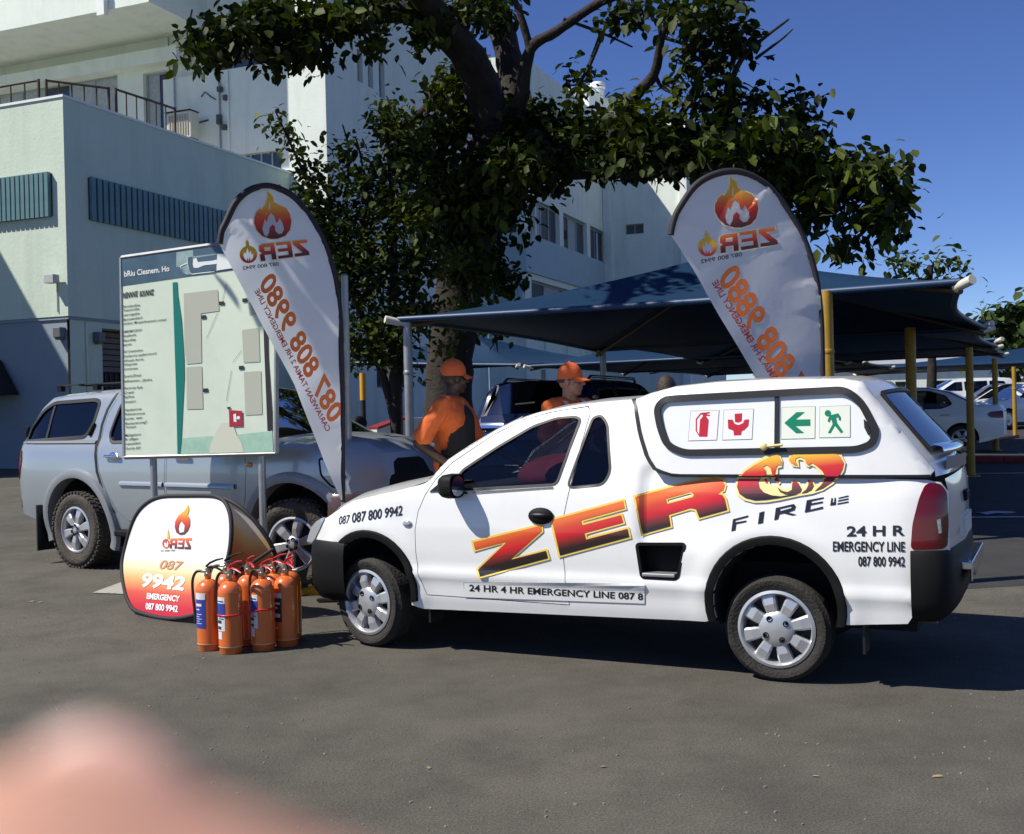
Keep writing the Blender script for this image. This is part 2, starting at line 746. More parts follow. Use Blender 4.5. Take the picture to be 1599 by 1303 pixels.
def line_px(a, b, w):
    A, B = gnd(*a)[:2], gnd(*b)[:2]
    d = (B - A) / np.hypot(*(B - A))
    n = np.array([-d[1], d[0]]) * w / 2
    return [tuple(A - n), tuple(B - n), tuple(B + n), tuple(A + n)]

wline = paint_mat('worn_white_paint', (0.62, 0.61, 0.56), 0.35)
mark('parking_line', line_px((1455, 741), (1720, 738), 0.10), wline)
mark('parking_line', line_px((1480, 809), (1760, 807), 0.10), wline)
mark('parking_line', line_px((1590, 709), (1700, 708), 0.10), wline)
mark('painted_arrow', [tuple(gnd(*p)[:2]) for p in ((144, 927), (196, 908), (230, 905), (226, 926), (196, 929))], paint_mat('faded_arrow_paint', (0.34, 0.33, 0.28), 0.15))

SHADEASPH = mat('painted_shade_asphalt', (0.030, 0.029, 0.028), rough=0.85, var=0.25, vscale=3, bump=0.5, bscale=120)  # near-black colour stands in for the shade on the ground behind the van
shadeq = [tuple(gnd(1440, 923)[:2]), tuple(gnd(1511, 920)[:2]), tuple(gnd(1700, 909)[:2]), (12.0, 9.4), (30.0, 9.0), (30.0, 40.0), (2.6, 40.0), (0.6, 20.0), (1.2, 13.0)]
P, F, _ = tri_region(shadeq, (), 0.9)
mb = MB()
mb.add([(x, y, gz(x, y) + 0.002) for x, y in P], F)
tag(mb.build('painted_shade_patch', SHADEASPH), kind='structure')

# ------------------------------------------------------------------ buildings
BR = R(68.0)                               # long faces of the buildings run this way
BO = np.array([-10.3, 26.0])
EA, EB = np.array([math.cos(BR), math.sin(BR)]), np.array([-math.sin(BR), math.cos(BR)])

def hit(px, py, a=None, b=None):
    """building coordinates (a, b, z) of a pixel on the plane a = const or b = const"""
    d = ray(px, py)
    o = CAM[:2] - BO
    oa, ob, da, db = o @ EA, o @ EB, d[:2] @ EA, d[:2] @ EB
    t = (a - oa) / da if a is not None else (b - ob) / db
    return np.array([oa + t * da, ob + t * db, EYE + t * d[2]])

WALLPAINT = mat('pale_wall_paint', (0.72, 0.77, 0.68), rough=0.8, var=0.04, vscale=1.5, dirt=(0.42, 0.46, 0.40), dscale=1.6, damt=0.38, streak=True, bump=0.25, bscale=14)
WALLSIDE = mat('block_wall_paint', (0.57, 0.66, 0.54), rough=0.8, var=0.04, vscale=1.5, dirt=(0.33, 0.38, 0.33), dscale=1.4, damt=0.36, streak=True, bump=0.25, bscale=12)
WALLDARK = mat('shade_grey_wall_paint', (0.24, 0.29, 0.33), rough=0.8, var=0.05, vscale=2, dirt=(0.2, 0.23, 0.25), dscale=1, damt=0.4, bump=0.2, bscale=14)  # lower front's shade is put into this dark colour; also the shed's grey
BAYPAINT = mat('bay_blue_paint', (0.36, 0.47, 0.50), rough=0.8, var=0.04, vscale=2, bump=0.15, bscale=14)
TRIM = mat('white_trim', (0.78, 0.80, 0.76), rough=0.6, var=0.05)
TEAL = mat('teal_louvre', (0.10, 0.20, 0.22), rough=0.5, var=0.12, vscale=4)
TEALBACK = mat('dark_louvre_back', (0.03, 0.06, 0.07), rough=0.7)
WGLASS = mat('window_glass', (0.02, 0.028, 0.035), rough=0.06, spec=0.9)
CURTAIN = mat('pale_curtain', (0.36, 0.40, 0.40), rough=0.9, var=0.2, vscale=8)
FRAME = mat('window_frame_paint', (0.30, 0.33, 0.34), rough=0.5)
BLACKM = mat('black_metal', (0.02, 0.016, 0.014), rough=0.5)
GALV = mat('galvanised_steel', (0.34, 0.35, 0.35), rough=0.45, metal=0.6, var=0.12, vscale=9)
DARKSLAT = mat('brown_slat', (0.16, 0.13, 0.11), rough=0.7, var=0.15)

def facade(mb, outline, holes, f, depth):
    P, F, loops = tri_region(outline, holes, 3.0)
    mb.add([f(u, v, 0) for u, v in P], F)
    for q in holes:
        n = len(q)
        mb.add([f(u, v, 0) for u, v in q] + [f(u, v, depth) for u, v in q],
               [(i, (i + 1) % n, (i + 1) % n + n, i + n) for i in range(n)])

def rect(u0, v0, u1, v1):
    return [(u0, v0), (u1, v0), (u1, v1), (u0, v1)]

def window(parent, f, u0, v0, u1, v1, depth, nx=2, ny=1, panes=None, fw=0.05):
    """window set back in an opening: frame with bars, each pane a piece of its own"""
    fr = MB()
    def bar(a0, b0, a1, b1, d0=-0.03, d1=0.03):
        vs = [f(u, v, depth + d) for d in (d0, d1) for u, v in rect(a0, b0, a1, b1)]
        fr.add(vs, [(0, 1, 2, 3), (7, 6, 5, 4), (0, 4, 5, 1), (1, 5, 6, 2), (2, 6, 7, 3), (3, 7, 4, 0)])
    bar(u0, v0, u1, v0 + fw); bar(u0, v1 - fw, u1, v1)
    bar(u0, v0 + fw, u0 + fw, v1 - fw); bar(u1 - fw, v0 + fw, u1, v1 - fw)
    for i in range(1, nx):
        u = u0 + (u1 - u0) * i / nx
        bar(u - fw / 2, v0 + fw, u + fw / 2, v1 - fw)
    for j in range(1, ny):
        v = v0 + (v1 - v0) * j / ny
        bar(u0 + fw, v - fw / 2, u1 - fw, v + fw / 2, -0.026, 0.026)
    w = fr.build('window', FRAME, parent)
    for i in range(nx):
        ua, ub = u0 + (u1 - u0) * i / nx, u0 + (u1 - u0) * (i + 1) / nx
        mb = MB()
        mb.add([f(u, v, depth + 0.005) for u, v in rect(ua, v0, ub, v1)], [(0, 1, 2, 3)])
        mm = WGLASS if panes is None or panes[i % len(panes)] == 0 else CURTAIN
        mb.build('pane', mm, w)
    return w

def fR(b0):   # face with b = b0 (looks along -b), u = a, v = z, depth goes into the building
    return lambda u, v, d: (u, b0 + d, v)
def fL(a0):   # face with a = a0 (looks along -a), u = b, v = z
    return lambda u, v, d: (a0 + d, u, v)

# ---- low block on the left with the terrace on its roof
blk = thing('low_building', 'low pale green flat-roofed block with teal louvre bands and a roof terrace', 'building', (BO[0], BO[1], 0), BR)
Z0, ZU, ZT = 0.0, 4.0, 9.10
w = MB()
facade(w, rect(0, ZU, 14, ZT), [], fL(0), 0)                 # lit front of the upper storey
facade(w, rect(0, ZU, 9.6, ZT), [], fR(0), 0)                # shaded side of the upper storey
w.box2((0.0, 0.0, ZT - 0.001), (0.25, 14, ZT)); w.box2((0.25, 0, ZT - 0.001), (9.6, 0.25, ZT))
w.add([(0.25, 0.25, ZT), (0.25, 14, ZT), (0.25, 14, 8.3), (0.25, 0.25, 8.3)], [(0, 1, 2, 3)])
w.add([(0.25, 0.25, ZT), (9.6, 0.25, ZT), (9.6, 0.25, 8.3), (0.25, 0.25, 8.3)], [(0, 1, 2, 3)])
w.add([(0, 0, ZU), (9.6, 0, ZU), (9.6, 14, ZU), (0, 14, ZU)], [(0, 1, 2, 3)])
w.build('wall', WALLSIDE, blk)
mb = MB(); mb.box2((0.25, 0.25, 8.1), (12.2, 25, 8.3)); mb.build('terrace_floor', mat('terrace_screed', (0.3, 0.3, 0.28), rough=0.9), blk)
mb = MB()
mb.box2((-0.03, -0.03, ZT + 0.001), (0.28, 14, ZT + 0.06)); mb.box2((0.28, -0.03, ZT + 0.001), (9.48, 0.28, ZT + 0.06))
mb.build('coping', TRIM, blk)
lw = MB()
op = rect(1.15, 0.3, 4.6, 3.78)
facade(lw, rect(0.10, Z0, 9.6, ZU - 0.002), [op], fR(0.06), 0.6)
lw.build('side_wall', WALLSIDE, blk)
lw = MB()
facade(lw, rect(0.10, Z0, 14, ZU - 0.002), [], fL(0.06), 0)
lw.build('front_wall', WALLDARK, blk)
mb = MB(); mb.box2((0.02, 0.02, 3.93), (9.4, 0.058, 3.998)); mb.box2((0.02, 0.058, 3.93), (0.058, 14, 3.998)); mb.build('drip_band', WALLDARK, blk)
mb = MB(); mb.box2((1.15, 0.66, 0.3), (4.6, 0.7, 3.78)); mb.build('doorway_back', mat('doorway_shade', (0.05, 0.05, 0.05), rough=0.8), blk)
for k in range(7):
    mb = MB(); mb.box2((1.17, 0.50, 2.75 + k * 0.145), (4.58, 0.56 + 0.02 * (k % 2), 2.87 + k * 0.145)); mb.build('slat', DARKSLAT, blk)
bar0 = None
for k in range(19):
    if bar0 is None:
        mb = MB(); mb.box2((-0.02, 0.44, 0.3), (0.02, 0.48, 2.7)); bar0 = mb.mesh('gate_bar')
    o = link('gate_bar', bar0, BLACKM, blk); o.location = (1.3 + k * 0.18, 0, 0)
mb = MB(); mb.tube([(0.62, 0.03, 0.2), (0.62, 0.03, 3.9)], 0.035); mb.build('downpipe', WALLSIDE, blk)
for a, b, z in ((0.95, -0.02, 3.55), (-0.02, 0.25, 3.62)):
    mb = MB(); mb.box((a, b, z), (0.22, 0.22, 0.24)); mb.box((a, b, z - 0.14), (0.16, 0.16, 0.06)); mb.build('wall_lamp', mat('lamp_housing', (0.12, 0.12, 0.12), rough=0.5), blk, bevel=0.015)
mb = MB(); mb.box((-0.18, 0.30, 4.86), (0.2, 0.28, 0.2)); mb.box((-0.05, 0.30, 4.86), (0.08, 0.05, 0.05)); mb.tube([(-0.02, 0.30, 4.86), (-0.02, 0.30, 4.1)], 0.015, 6)
mb.build('floodlight', mat('lamp_glass_grey', (0.45, 0.46, 0.44), rough=0.4), blk, bevel=0.01)
# louvre bands: back panel and single fins
za, zb = 6.36, 7.36
mb = MB(); mb.box2((0.74, -0.02, za), (9.3, 0.0, zb)); mb.build('louvre_panel', TEALBACK, blk)
mb = MB(); mb.box2((-0.02, 0.38, za), (0.0, 6.0, zb)); mb.build('louvre_panel', TEALBACK, blk)
fm = MB(); fm.box2((0, -0.10, za - 0.02), (0.14, -0.022, zb + 0.02)); fm = fm.mesh('louvre_fin')
for k in range(42):
    o = link('louvre_fin', fm, TEAL, blk); o.location = (0.76 + k * 0.203, 0, 0)
fm2 = MB(); fm2.box2((-0.13, 0, za - 0.02), (-0.022, 0.105, zb + 0.02)); fm2 = fm2.mesh('louvre_fin')
for k in range(37):
    o = link('louvre_fin', fm2, TEAL, blk); o.location = (0, 0.40 + k * 0.146, 0)
# wing of the block further left, outside the picture: throws the slanting shade on the front
mb = MB(); mb.box2((-7.5, 6.2, 0), (-0.3, 15, 11.9)); mb.build('side_wing', WALLSIDE, blk)
# dark awning at the left edge of the picture
aw = MB()
h0, h1 = hit(-10, 552, a=0.0), hit(22, 602, a=-0.9)
aw.add([(-0.02, 2.1, 3.05), (-0.02, 6.0, 3.05), (-1.0, 6.0, 2.2), (-1.0, 1.55, 2.2), (-0.02, 1.55, 2.2), (-0.02, 6.0, 2.2)],
       [(0, 1, 2, 3), (0, 3, 4), (3, 2, 5, 4), (1, 5, 2)])
tag(aw.build('awning', mat('black_canvas', (0.012, 0.012, 0.014), rough=0.8), blk), None)

# terrace railing (a thing of its own: steel frame bolted behind the parapet)
rail = thing('terrace_railing', 'rusty black steel railing along the roof terrace edge', 'railing', (BO[0], BO[1], 8.3), BR)
RUST = mat('rusty_black_steel', (0.035, 0.02, 0.016), rough=0.7, var=0.4, vscale=8)
def rail_run(p, q, n):
    p, q = Vector(p), Vector(q)
    for z in (0.9, 1.8):
        mb = MB(); mb.tube([p + Vector((0, 0, z)), q + Vector((0, 0, z))], 0.032, 6); mb.build('rail_bar', RUST, rail)
    for k in range(n + 1):
        c = p.lerp(q, k / n)
        thick = 0.036 if k in (0, n) else 0.02
        mb = MB(); mb.tube([c, c + Vector((0, 0, 1.8 if k not in (0, n) else 1.83))], thick, 6); mb.build('rail_post', RUST, rail)
rail_run((1.3, 8.0, 0), (1.3, 2.0, 0), 13)
rail_run((1.4, 1.85, 0), (2.6, 0.95, 0), 5)
rail_run((2.75, 0.85, 0), (4.9, 0.7, 0), 6)

# ---- tall block behind
main = thing('tall_building', 'tall white block with a ribbon of windows behind the big tree', 'building', (BO[0], BO[1], 0), BR)
ZR = 15.95
AX, BX, BY = 9.49, -1.34, -3.07
A0, A1 = 21.74, 32.6
holes = []
slits = [(11.5, 11.85, 12.35, 13.4), (12.2, 12.55, 12.35, 13.4), (12.95, 13.35, 12.2, 13.4)]
lows = [(12.3, 12.85, 2.4, 4.4), (13.15, 13.7, 2.4, 4.4), (14.0, 14.55, 2.4, 4.4)]
t = MB()
facade(t, rect(AX, 0, A0 + 0.01, ZR), [rect(a, c, b, d) for a, b, c, d in slits + lows], fR(BX), 0.25)
facade(t, rect(BX, 0, 0.2, 20), [], fL(AX), 0)
facade(t, rect(AX, ZR, AX + 0.3, 20), [], fR(BX), 0)
t.add([(AX, BX, ZR), (A1, BX, ZR), (A1, 14, ZR), (AX, 14, ZR)], [(0, 1, 2, 3)])
t.build('tower_wall', WALLPAINT, main)
for a, b, c, d in slits:
    window(main, fR(BX), a, c, b, d, 0.18, nx=1, fw=0.04)
for a, b, c, d in lows:
    window(main, fR(BX), a, c, b, d, 0.15, nx=1, ny=2, fw=0.05)
# wall with the pipes, next to the terrace
hw0, hw1 = hit(335, 118, a=AX), hit(440, 100, a=AX)
m = MB()
wn2 = rect(0.32, 8.8, 1.95, 9.92)
facade(m, rect(0.2, 0, 4.8, 12.65), [wn2], fL(AX), 0.25)
m.box2((AX, 0.2, 12.651), (AX + 0.3, 4.8, 12.66)); m.add([(AX, 4.8, 0), (12.3, 4.8, 0), (12.3, 4.8, 12.65), (AX, 4.8, 12.65)], [(0, 1, 2, 3)])
m.build('pipe_wall', WALLPAINT, main)
window(main, fL(AX), 0.32, 8.8, 1.95, 9.92, 0.15, nx=4, fw=0.05)
m = MB()
facade(m, rect(0.2, 12.66, 4.8, 20), [rect(0.44, 12.70, 3.02, 13.5)], fL(AX + 0.35), 0.2)
m.build('upper_wall', WALLPAINT, main)
window(main, fL(AX + 0.35), 0.44, 12.70, 3.02, 13.5, 0.15, nx=4, fw=0.05)
m = MB()
AW = AX + 0.30
dl, dr = hit(223, 115, a=AW), hit(262, 110, a=AW)
gl0, gl1 = hit(183, 111, a=AW), hit(-60, 170, a=AW)
facade(m, rect(4.8, 0, 25, 14.2), [rect(dr[1], 9.6, dl[1], dl[2]), rect(gl0[1], 9.6, gl0[1] + 6.5, gl0[2] - 0.1)], fL(AW), 0.3)
m.build('terrace_wall', WALLPAINT, main)
window(main, fL(AW), dr[1], 9.6, dl[1], dl[2], 0.2, nx=2, ny=1, panes=[0, 1], fw=0.07)
window(main, fL(AW), gl0[1], 9.6, gl0[1] + 6.5, gl0[2] - 0.1, 0.15, nx=6, ny=1, panes=[1, 1, 0], fw=0.06)
bm0, bm1 = hit(275, 70, a=AX - 0.15), hit(275, 92, a=AX - 0.15)
mb = MB(); mb.box2((AX - 0.16, bm0[1], bm1[2]), (AW - 0.002, 25, bm0[2])); mb.build('beam', WALLPAINT, main)
mb = MB(); mb.box2((AW - 0.5, bm0[1] - 0.4, bm0[2] + 0.5), (AW - 0.002, bm0[1] + 1.8, bm0[2] + 0.62)); mb.build('ledge', WALLPAINT, main)
# projecting upper storeys
mb = MB(); mb.box2((7.0, 3.24, 14.15), (12.4, 26, 21)); mb.build('projecting_storey', WALLPAINT, main)
mb = MB(); mb.box2((6.9, 3.2, 15.35), (7.0, 26, 15.5)); mb.build('string_course', TRIM, main)
hs = hit(163, 22, a=6.98)
mb = MB(); mb.box2((6.8, hs[1] - 0.14, 13.95), (6.998, hs[1] + 0.14, 14.75)); mb.build('spout', TRIM, main)
# pipes on the wall
def pipe(name, pts, r=0.03, m=GALV):
    mb = MB(); mb.tube(pts, r, 6); return mb.build(name, m, main)
pb = [hit(x, 150, a=AX)[1] for x in (274, 344, 357)]
pipe('pipe', [(AX - 0.05, pb[0], 8.4), (AX - 0.05, pb[0], 12.9)])
pipe('pipe', [(AX - 0.05, pb[1], 9.6), (AX - 0.05, pb[1], 12.6)])
pipe('pipe', [(AX - 0.05, pb[2], 8.3), (AX - 0.05, pb[2], 12.6)], 0.035, TRIM)
for i, (x, y) in enumerate(((346, 141), (345, 188), (353, 200), (355, 154))):
    h = hit(x, y, a=AX)
    mb = MB(); mb.box((AX - 0.09, h[1], h[2]), (0.14, 0.14, 0.3 if i == 1 else 0.16)); mb.build('junction_box', mat('dark_box', (0.08, 0.08, 0.08), rough=0.6), main)
pipe('cable', [tuple(hit(x, y, a=AX) + np.array([-0.03, 0, 0])) for x, y in ((315, 152), (321, 144), (330, 152), (338, 156))], 0.018, BLACKM)
pipe('cable', [tuple(hit(x, y, a=AX) + np.array([-0.03, 0, 0])) for x, y in ((312, 192), (320, 190), (326, 188))], 0.025, BLACKM)
# bay with the ribbon window
zs, zt, zp = hit(827, 366.6, b=BY)[2], hit(827, 307.5, b=BY)[2], hit(827, 425.7, b=BY)[2]
us = [hit(x, 340 + (x - 827) * 0.46, b=BY)[0] for x in (828, 836, 874, 880, 917, 922, 946)]
t = MB()
lowwin = rect(A0 + 0.75, 4.9, A1 - 0.4, zp - 0.25)
ribs = [(us[0], us[1]), (us[1] + 0.12, us[2]), (us[3], us[4]), (us[5], us[6])]
facade(t, rect(A0, zs, A1, ZR), [rect(a, zs + 0.02, b, zt) for a, b in ribs], fR(BY), 0.3)
facade(t, rect(A0, 0, A1, zp), [lowwin], fR(BY + 0.05), 0.3)
facade(t, rect(BY, zs, BX, ZR), [rect(BY + 0.35, zs + 0.02, BX - 0.15, zt)], fL(A0), 0.3)
facade(t, rect(BY + 0.05, 0, BX, zp), [], fL(A0 + 0.05), 0.3)
t.add([(A0, BY, ZR), (A1, BY, ZR), (A1, BX, ZR), (A0, BX, ZR)], [(0, 1, 2, 3)])
t.build('bay_wall', WALLPAINT, main)
mb = MB(); mb.box2((A0 - 0.06, BY - 0.06, zp), (A1, BX, zs)); mb.build('bay_parapet', BAYPAINT, main)
mb = MB(); mb.box2((A0 + 0.05, BY - 0.02, 4.3), (A0 + 0.05 + 0.02, BX, 7.0))
for i, (a, b) in enumerate(ribs):
    window(main, fR(BY), a, zs + 0.02, b, zt, 0.2, nx=(1, 3, 3, 2)[i], panes=[(0,), (1, 0, 0), (0, 1, 0), (0, 0)][i], fw=0.09)
window(main, fL(A0), BY + 0.35, zs + 0.02, BX - 0.15, zt, 0.2, nx=1, fw=0.06)
window(main, fR(BY + 0.05), lowwin[0][0], lowwin[0][1], lowwin[2][0], lowwin[2][1], 0.2, nx=5, panes=[0, 1, 0], fw=0.08)
for k in range(9):
    mb = MB(); b0 = BY + 0.2 + k * 0.17
    mb.box2((A0 - 0.02, b0, 4.6), (A0 + 0.045, b0 + 0.1, 7.0)); mb.build('blind_slat', BAYPAINT, main)
# end wing
t = MB()
ew = [hit(976, 352, a=A1)[1], hit(1005, 349, a=A1)[1], hit(990, 366, a=A1)[2], hit(990, 350, a=A1)[2]]
facade(t, rect(-7.2, 0, BY, ZR - 0.7), [rect(ew[1], ew[2], ew[0], ew[3])], fL(A1), 0.25)
t.add([(A1, -7.2, 0), (A1 + 9, -7.2, 0), (A1 + 9, -7.2, ZR - 0.7), (A1, -7.2, ZR - 0.7)], [(0, 1, 2, 3)])
t.add([(A1, -7.2, ZR - 0.7), (A1 + 9, -7.2, ZR - 0.7), (A1 + 9, 0, ZR - 0.7), (A1, 0, ZR - 0.7)], [(0, 1, 2, 3)])
t.build('end_wing', WALLPAINT, main)
window(main, fL(A1), ew[1], ew[2], ew[0], ew[3], 0.15, nx=2, fw=0.05)
mb = MB(); mb.box2((A1 - 0.18, BY - 0.42, 0), (A1 - 0.002, BY - 0.02, ZR - 0.5)); mb.build('pilaster', WALLPAINT, main)
mb = MB(); mb.box2((A1 - 0.25, -7.3, 0), (A1 - 0.002, -6.95, ZR - 0.5)); mb.build('pilaster', TRIM, main)
# ducts and pipes low on the side wall (seen under the shade nets)
for a, z0, z1 in ((18.4, 1.0, 6.0), (19.1, 0.5, 6.5), (23.6, 0.6, 4.6), (26.4, 0.6, 4.8)):
    pipe('downpipe', [(a, (BX if a < A0 else BY) - 0.07, z0), (a, (BX if a < A0 else BY) - 0.07, z1)], 0.04, WALLSIDE)
mb = MB(); mb.box2((25.2, BY - 0.02, 1.3), (27.6, BY + 0.045, 2.6)); mb.build('grille', mat('dark_grille', (0.07, 0.08, 0.09), rough=0.6), main)

# things on the roof and terrace
vh = hit(934, 160, b=-0.8)
PZ = vh[2]
ph = thing('roof_housing', 'white flat plant housing on the roof, sky behind it', 'plant housing', (*(BO + EA * vh[0] + EB * 0.6), ZR), BR)
mb = MB(); mb.box2((-3.2, -1.9, 0), (4.0, 2.4, PZ - ZR - 0.12)); mb.build('casing', TRIM, ph, bevel=0.03)
mb = MB(); mb.box2((-3.35, -2.05, PZ - ZR - 0.119), (4.15, 2.55, PZ - ZR)); mb.build('lid', TRIM, ph)
vent = thing('roof_ventilator', 'white round ventilator drum on the roof of the tall block', 'ventilator', (*(BO + EA * vh[0] + EB * vh[1]), PZ))
mb = MB(); mb.lathe([(0.0, 0), (0.36, 0), (0.36, 0.62), (0.30, 0.66), (0.30, 0.72), (0.36, 0.74)], 20); mb.build('drum', TRIM, vent, smooth=40)
mb = MB(); mb.lathe([(0.36, 0.74), (0.42, 0.76), (0.43, 1.0), (0.40, 1.06), (0, 1.12)], 20); mb.build('cap', TRIM, vent, smooth=40)
ac = hit(282, 192, a=AX - 0.9)
acu = thing('air_conditioner', 'beige outdoor air conditioner standing on the terrace by the pipes', 'air conditioner', (*(BO + EA * (AX - 0.62) + EB * 3.55), 9.92), BR)
CREAM = mat('cream_enamel', (0.58, 0.56, 0.46), rough=0.5, var=0.08)
mb = MB(); mb.box2((-0.2, -0.45, 0.5), (0.2, 0.5, 1.35)); mb.build('casing', CREAM, acu, bevel=0.02)
mb = MB(); mb.box2((-0.25, -0.47, 1.352), (0.22, 0.52, 1.38)); mb.build('top_sheet', BLACKM, acu)
mb = MB()
for k in range(8):
    mb.box2((-0.225, -0.36 + k * 0.1, 0.6), (-0.201, -0.31 + k * 0.1, 1.25))
mb.build('front_grille', mat('beige_grille', (0.36, 0.33, 0.26), rough=0.6), acu)
mb = MB()
for y in (-0.4, 0.4):
    mb.box2((-0.2, y - 0.04, 0), (0.2, y + 0.04, 0.5))
mb.build('stand', BLACKM, acu)

# low white boundary wall with red coping in front of the tall block
lwp = gp(588, 25.5)
bw = thing('boundary_wall', 'low white wall with a sloping dark red coping behind the yellow post', 'wall', (*lwp[:2], lwp[2] - 0.1), BR)
mb = MB()
mb.prism([(0, 0), (8, 0), (8, 1.12), (1.6, 1.12), (0, 0.88)], lambda u, v, d: (u, d, v), 0.22); mb.build('masonry', WALLPAINT, bw)
mb = MB()
mb.prism([(0.0, 0.883), (1.6, 1.123), (1.6, 1.18), (0.0, 0.94)], lambda u, v, d: (u, d - 0.03, v), 0.28); mb.build('coping', mat('dark_red_paint', (0.22, 0.02, 0.025), rough=0.5), bw)
# ------------------------------------------------------------------ vehicle tools
WHITEPAINT = mat('white_car_paint', (0.80, 0.80, 0.77), rough=0.26, coat=0.8, var=0.015, vscale=2.5, dirt=(0.62, 0.59, 0.52), dscale=2.2, damt=0.25)
BLACKPLASTIC = mat('black_plastic', (0.009, 0.009, 0.009), rough=0.6, spec=0.15, bump=0.12, bscale=220)
RUBBER = mat('black_rubber', (0.008, 0.008, 0.008), rough=0.5)
TYRE = mat('tyre_rubber', (0.020, 0.018, 0.015), rough=0.85, var=0.3, vscale=9, dirt=(0.065, 0.055, 0.042), dscale=5, damt=0.5, bump=0.5, bscale=70)
MUDTYRE = mat('dusty_tyre_rubber', (0.05, 0.043, 0.035), rough=0.9, var=0.3, vscale=9, dirt=(0.16, 0.13, 0.10), dscale=5, damt=0.6, bump=0.8, bscale=60)
SILVER = mat('silver_wheel_paint', (0.50, 0.51, 0.52), rough=0.33, metal=0.55, var=0.06)
CHROME = mat('chrome', (0.75, 0.76, 0.78), rough=0.12, metal=1.0)
DARKIN = mat('dark_interior', (0.012, 0.012, 0.013), rough=0.9)
SEATM = mat('maroon_seat_cover', (0.20, 0.02, 0.045), rough=0.85, var=0.2, bump=0.2, bscale=30)
GREYSEAT = mat('grey_seat_cloth', (0.06, 0.06, 0.065), rough=0.9)
CARGLASS = glass_mat('car_glass', (0.42, 0.45, 0.45))
DARKGLASS = glass_mat('dark_car_glass', (0.12, 0.13, 0.14))
REDLENS = mat('red_lens', (0.13, 0.002, 0.004), rough=0.15, spec=0.5, coat=0.5)
CLEARLENS = mat('clear_lens', (0.42, 0.45, 0.46), rough=0.1, spec=0.9, coat=1.0, metal=0.3)
AMBERLENS = mat('amber_lens', (0.65, 0.20, 0.01), rough=0.15, coat=1.0)

def panel(mb, outline, holes, Yf, side, h=0.05, lip=0.02, off=0.0, extra=None):
    P, F, loops = tri_region(outline, holes, h, extra)
    y = Yf(P[:, 0], P[:, 1]) + off
    V = [(p[0], side * yy, p[1]) for p, yy in zip(P, y)]
    mb.add(V, [(a, c, b) if side > 0 else (a, b, c) for a, b, c in F])
    if lip > 0:
        for lp in loops:
            q = np.array(lp)
            yy = Yf(q[:, 0], q[:, 1]) + off
            n = len(lp)
            mb.add([(p[0], side * v, p[1]) for p, v in zip(lp, yy)] + [(p[0], side * (v - lip), p[1]) for p, v in zip(lp, yy)],
                   [(i, (i + 1) % n, (i + 1) % n + n, i + n) for i in range(n)])

def near_points(path, closed, outline, dists):
    """sample points a little inside an edge, so that the rounded edge gets its own facets"""
    q = np.array(densify(path, 0.05, closed))
    d = np.gradient(q, axis=0)
    n = np.c_[-d[:, 1], d[:, 0]] / (np.hypot(d[:, 0], d[:, 1])[:, None] + 1e-9)
    out = []
    for s in (-1, 1):
        for t in dists:
            out.append(q + n * s * t)
    return np.concatenate(out)

def rounded(Yf, path, r, depth=None):
    depth = depth or r
    def f(s, z):
        s, z = np.atleast_1d(np.asarray(s, float)), np.atleast_1d(np.asarray(z, float))
        d = seg_dist(np.c_[s, z], path, closed=False)
        t = np.clip(1 - d / r, 0, 1)
        return Yf(s, z) - depth * (1 - np.sqrt(np.maximum(0, 1 - t * t)))
    return f

def loft(mb, rows, n=15):
    """rows: (s, z, half width, crown, bulge) across the car, left edge to right edge"""
    P = []
    for s, z, yh, crown, bulge in rows:
        row = []
        for i in range(n):
            t = -1 + 2 * i / (n - 1)
            t = math.copysign(abs(t) ** 0.8, t)
            row.append((s + bulge * (1 - abs(t) ** 2.0), -yh * t, z + crown * (1 - abs(t) ** 2.4)))
        P.append(row)
    mb.grid(P)

def arc_pts(cs, cz, r, a0, a1, n=16):
    return [(cs + r * math.cos(R(a0 + (a1 - a0) * i / n)), cz + r * math.sin(R(a0 + (a1 - a0) * i / n))) for i in range(n + 1)]

def strip(mb, outer, inner, Yf, side, off, back=0.05):
    """raised band between two paths on the side of a car"""
    o, i_ = np.array(outer), np.array(inner)
    yo, yi = Yf(o[:, 0], o[:, 1]), Yf(i_[:, 0], i_[:, 1])
    mid = (o + i_) / 2
    ym = Yf(mid[:, 0], mid[:, 1])
    rows = [[(p[0], side * (v + 0.001), p[1]) for p, v in zip(o, yo)],
            [(p[0] * .85 + q[0] * .15, side * (v + off * 0.8), p[1] * .85 + q[1] * .15) for p, q, v in zip(o, i_, yo)],
            [(p[0], side * (v + off), p[1]) for p, v in zip(mid, ym)],
            [(p[0], side * (v + off * 0.8), p[1]) for p, v in zip(i_, yi)],
            [(p[0], side * (v - back), p[1]) for p, v in zip(i_, yi)]]
    mb.grid(rows)

def Mwheel(pos, side, steer=0.0):
    m = Matrix(((1, 0, 0), (0, 0, side), (0, -side if side > 0 else 1, 0))).to_4x4()
    m = Matrix(((1, 0, 0, 0), (0, 0, float(side), 0), (0, -float(side), 0, 0), (0, 0, 0, 1)))
    return Matrix.Translation(pos) @ Matrix.Rotation(steer, 4, 'Z') @ m

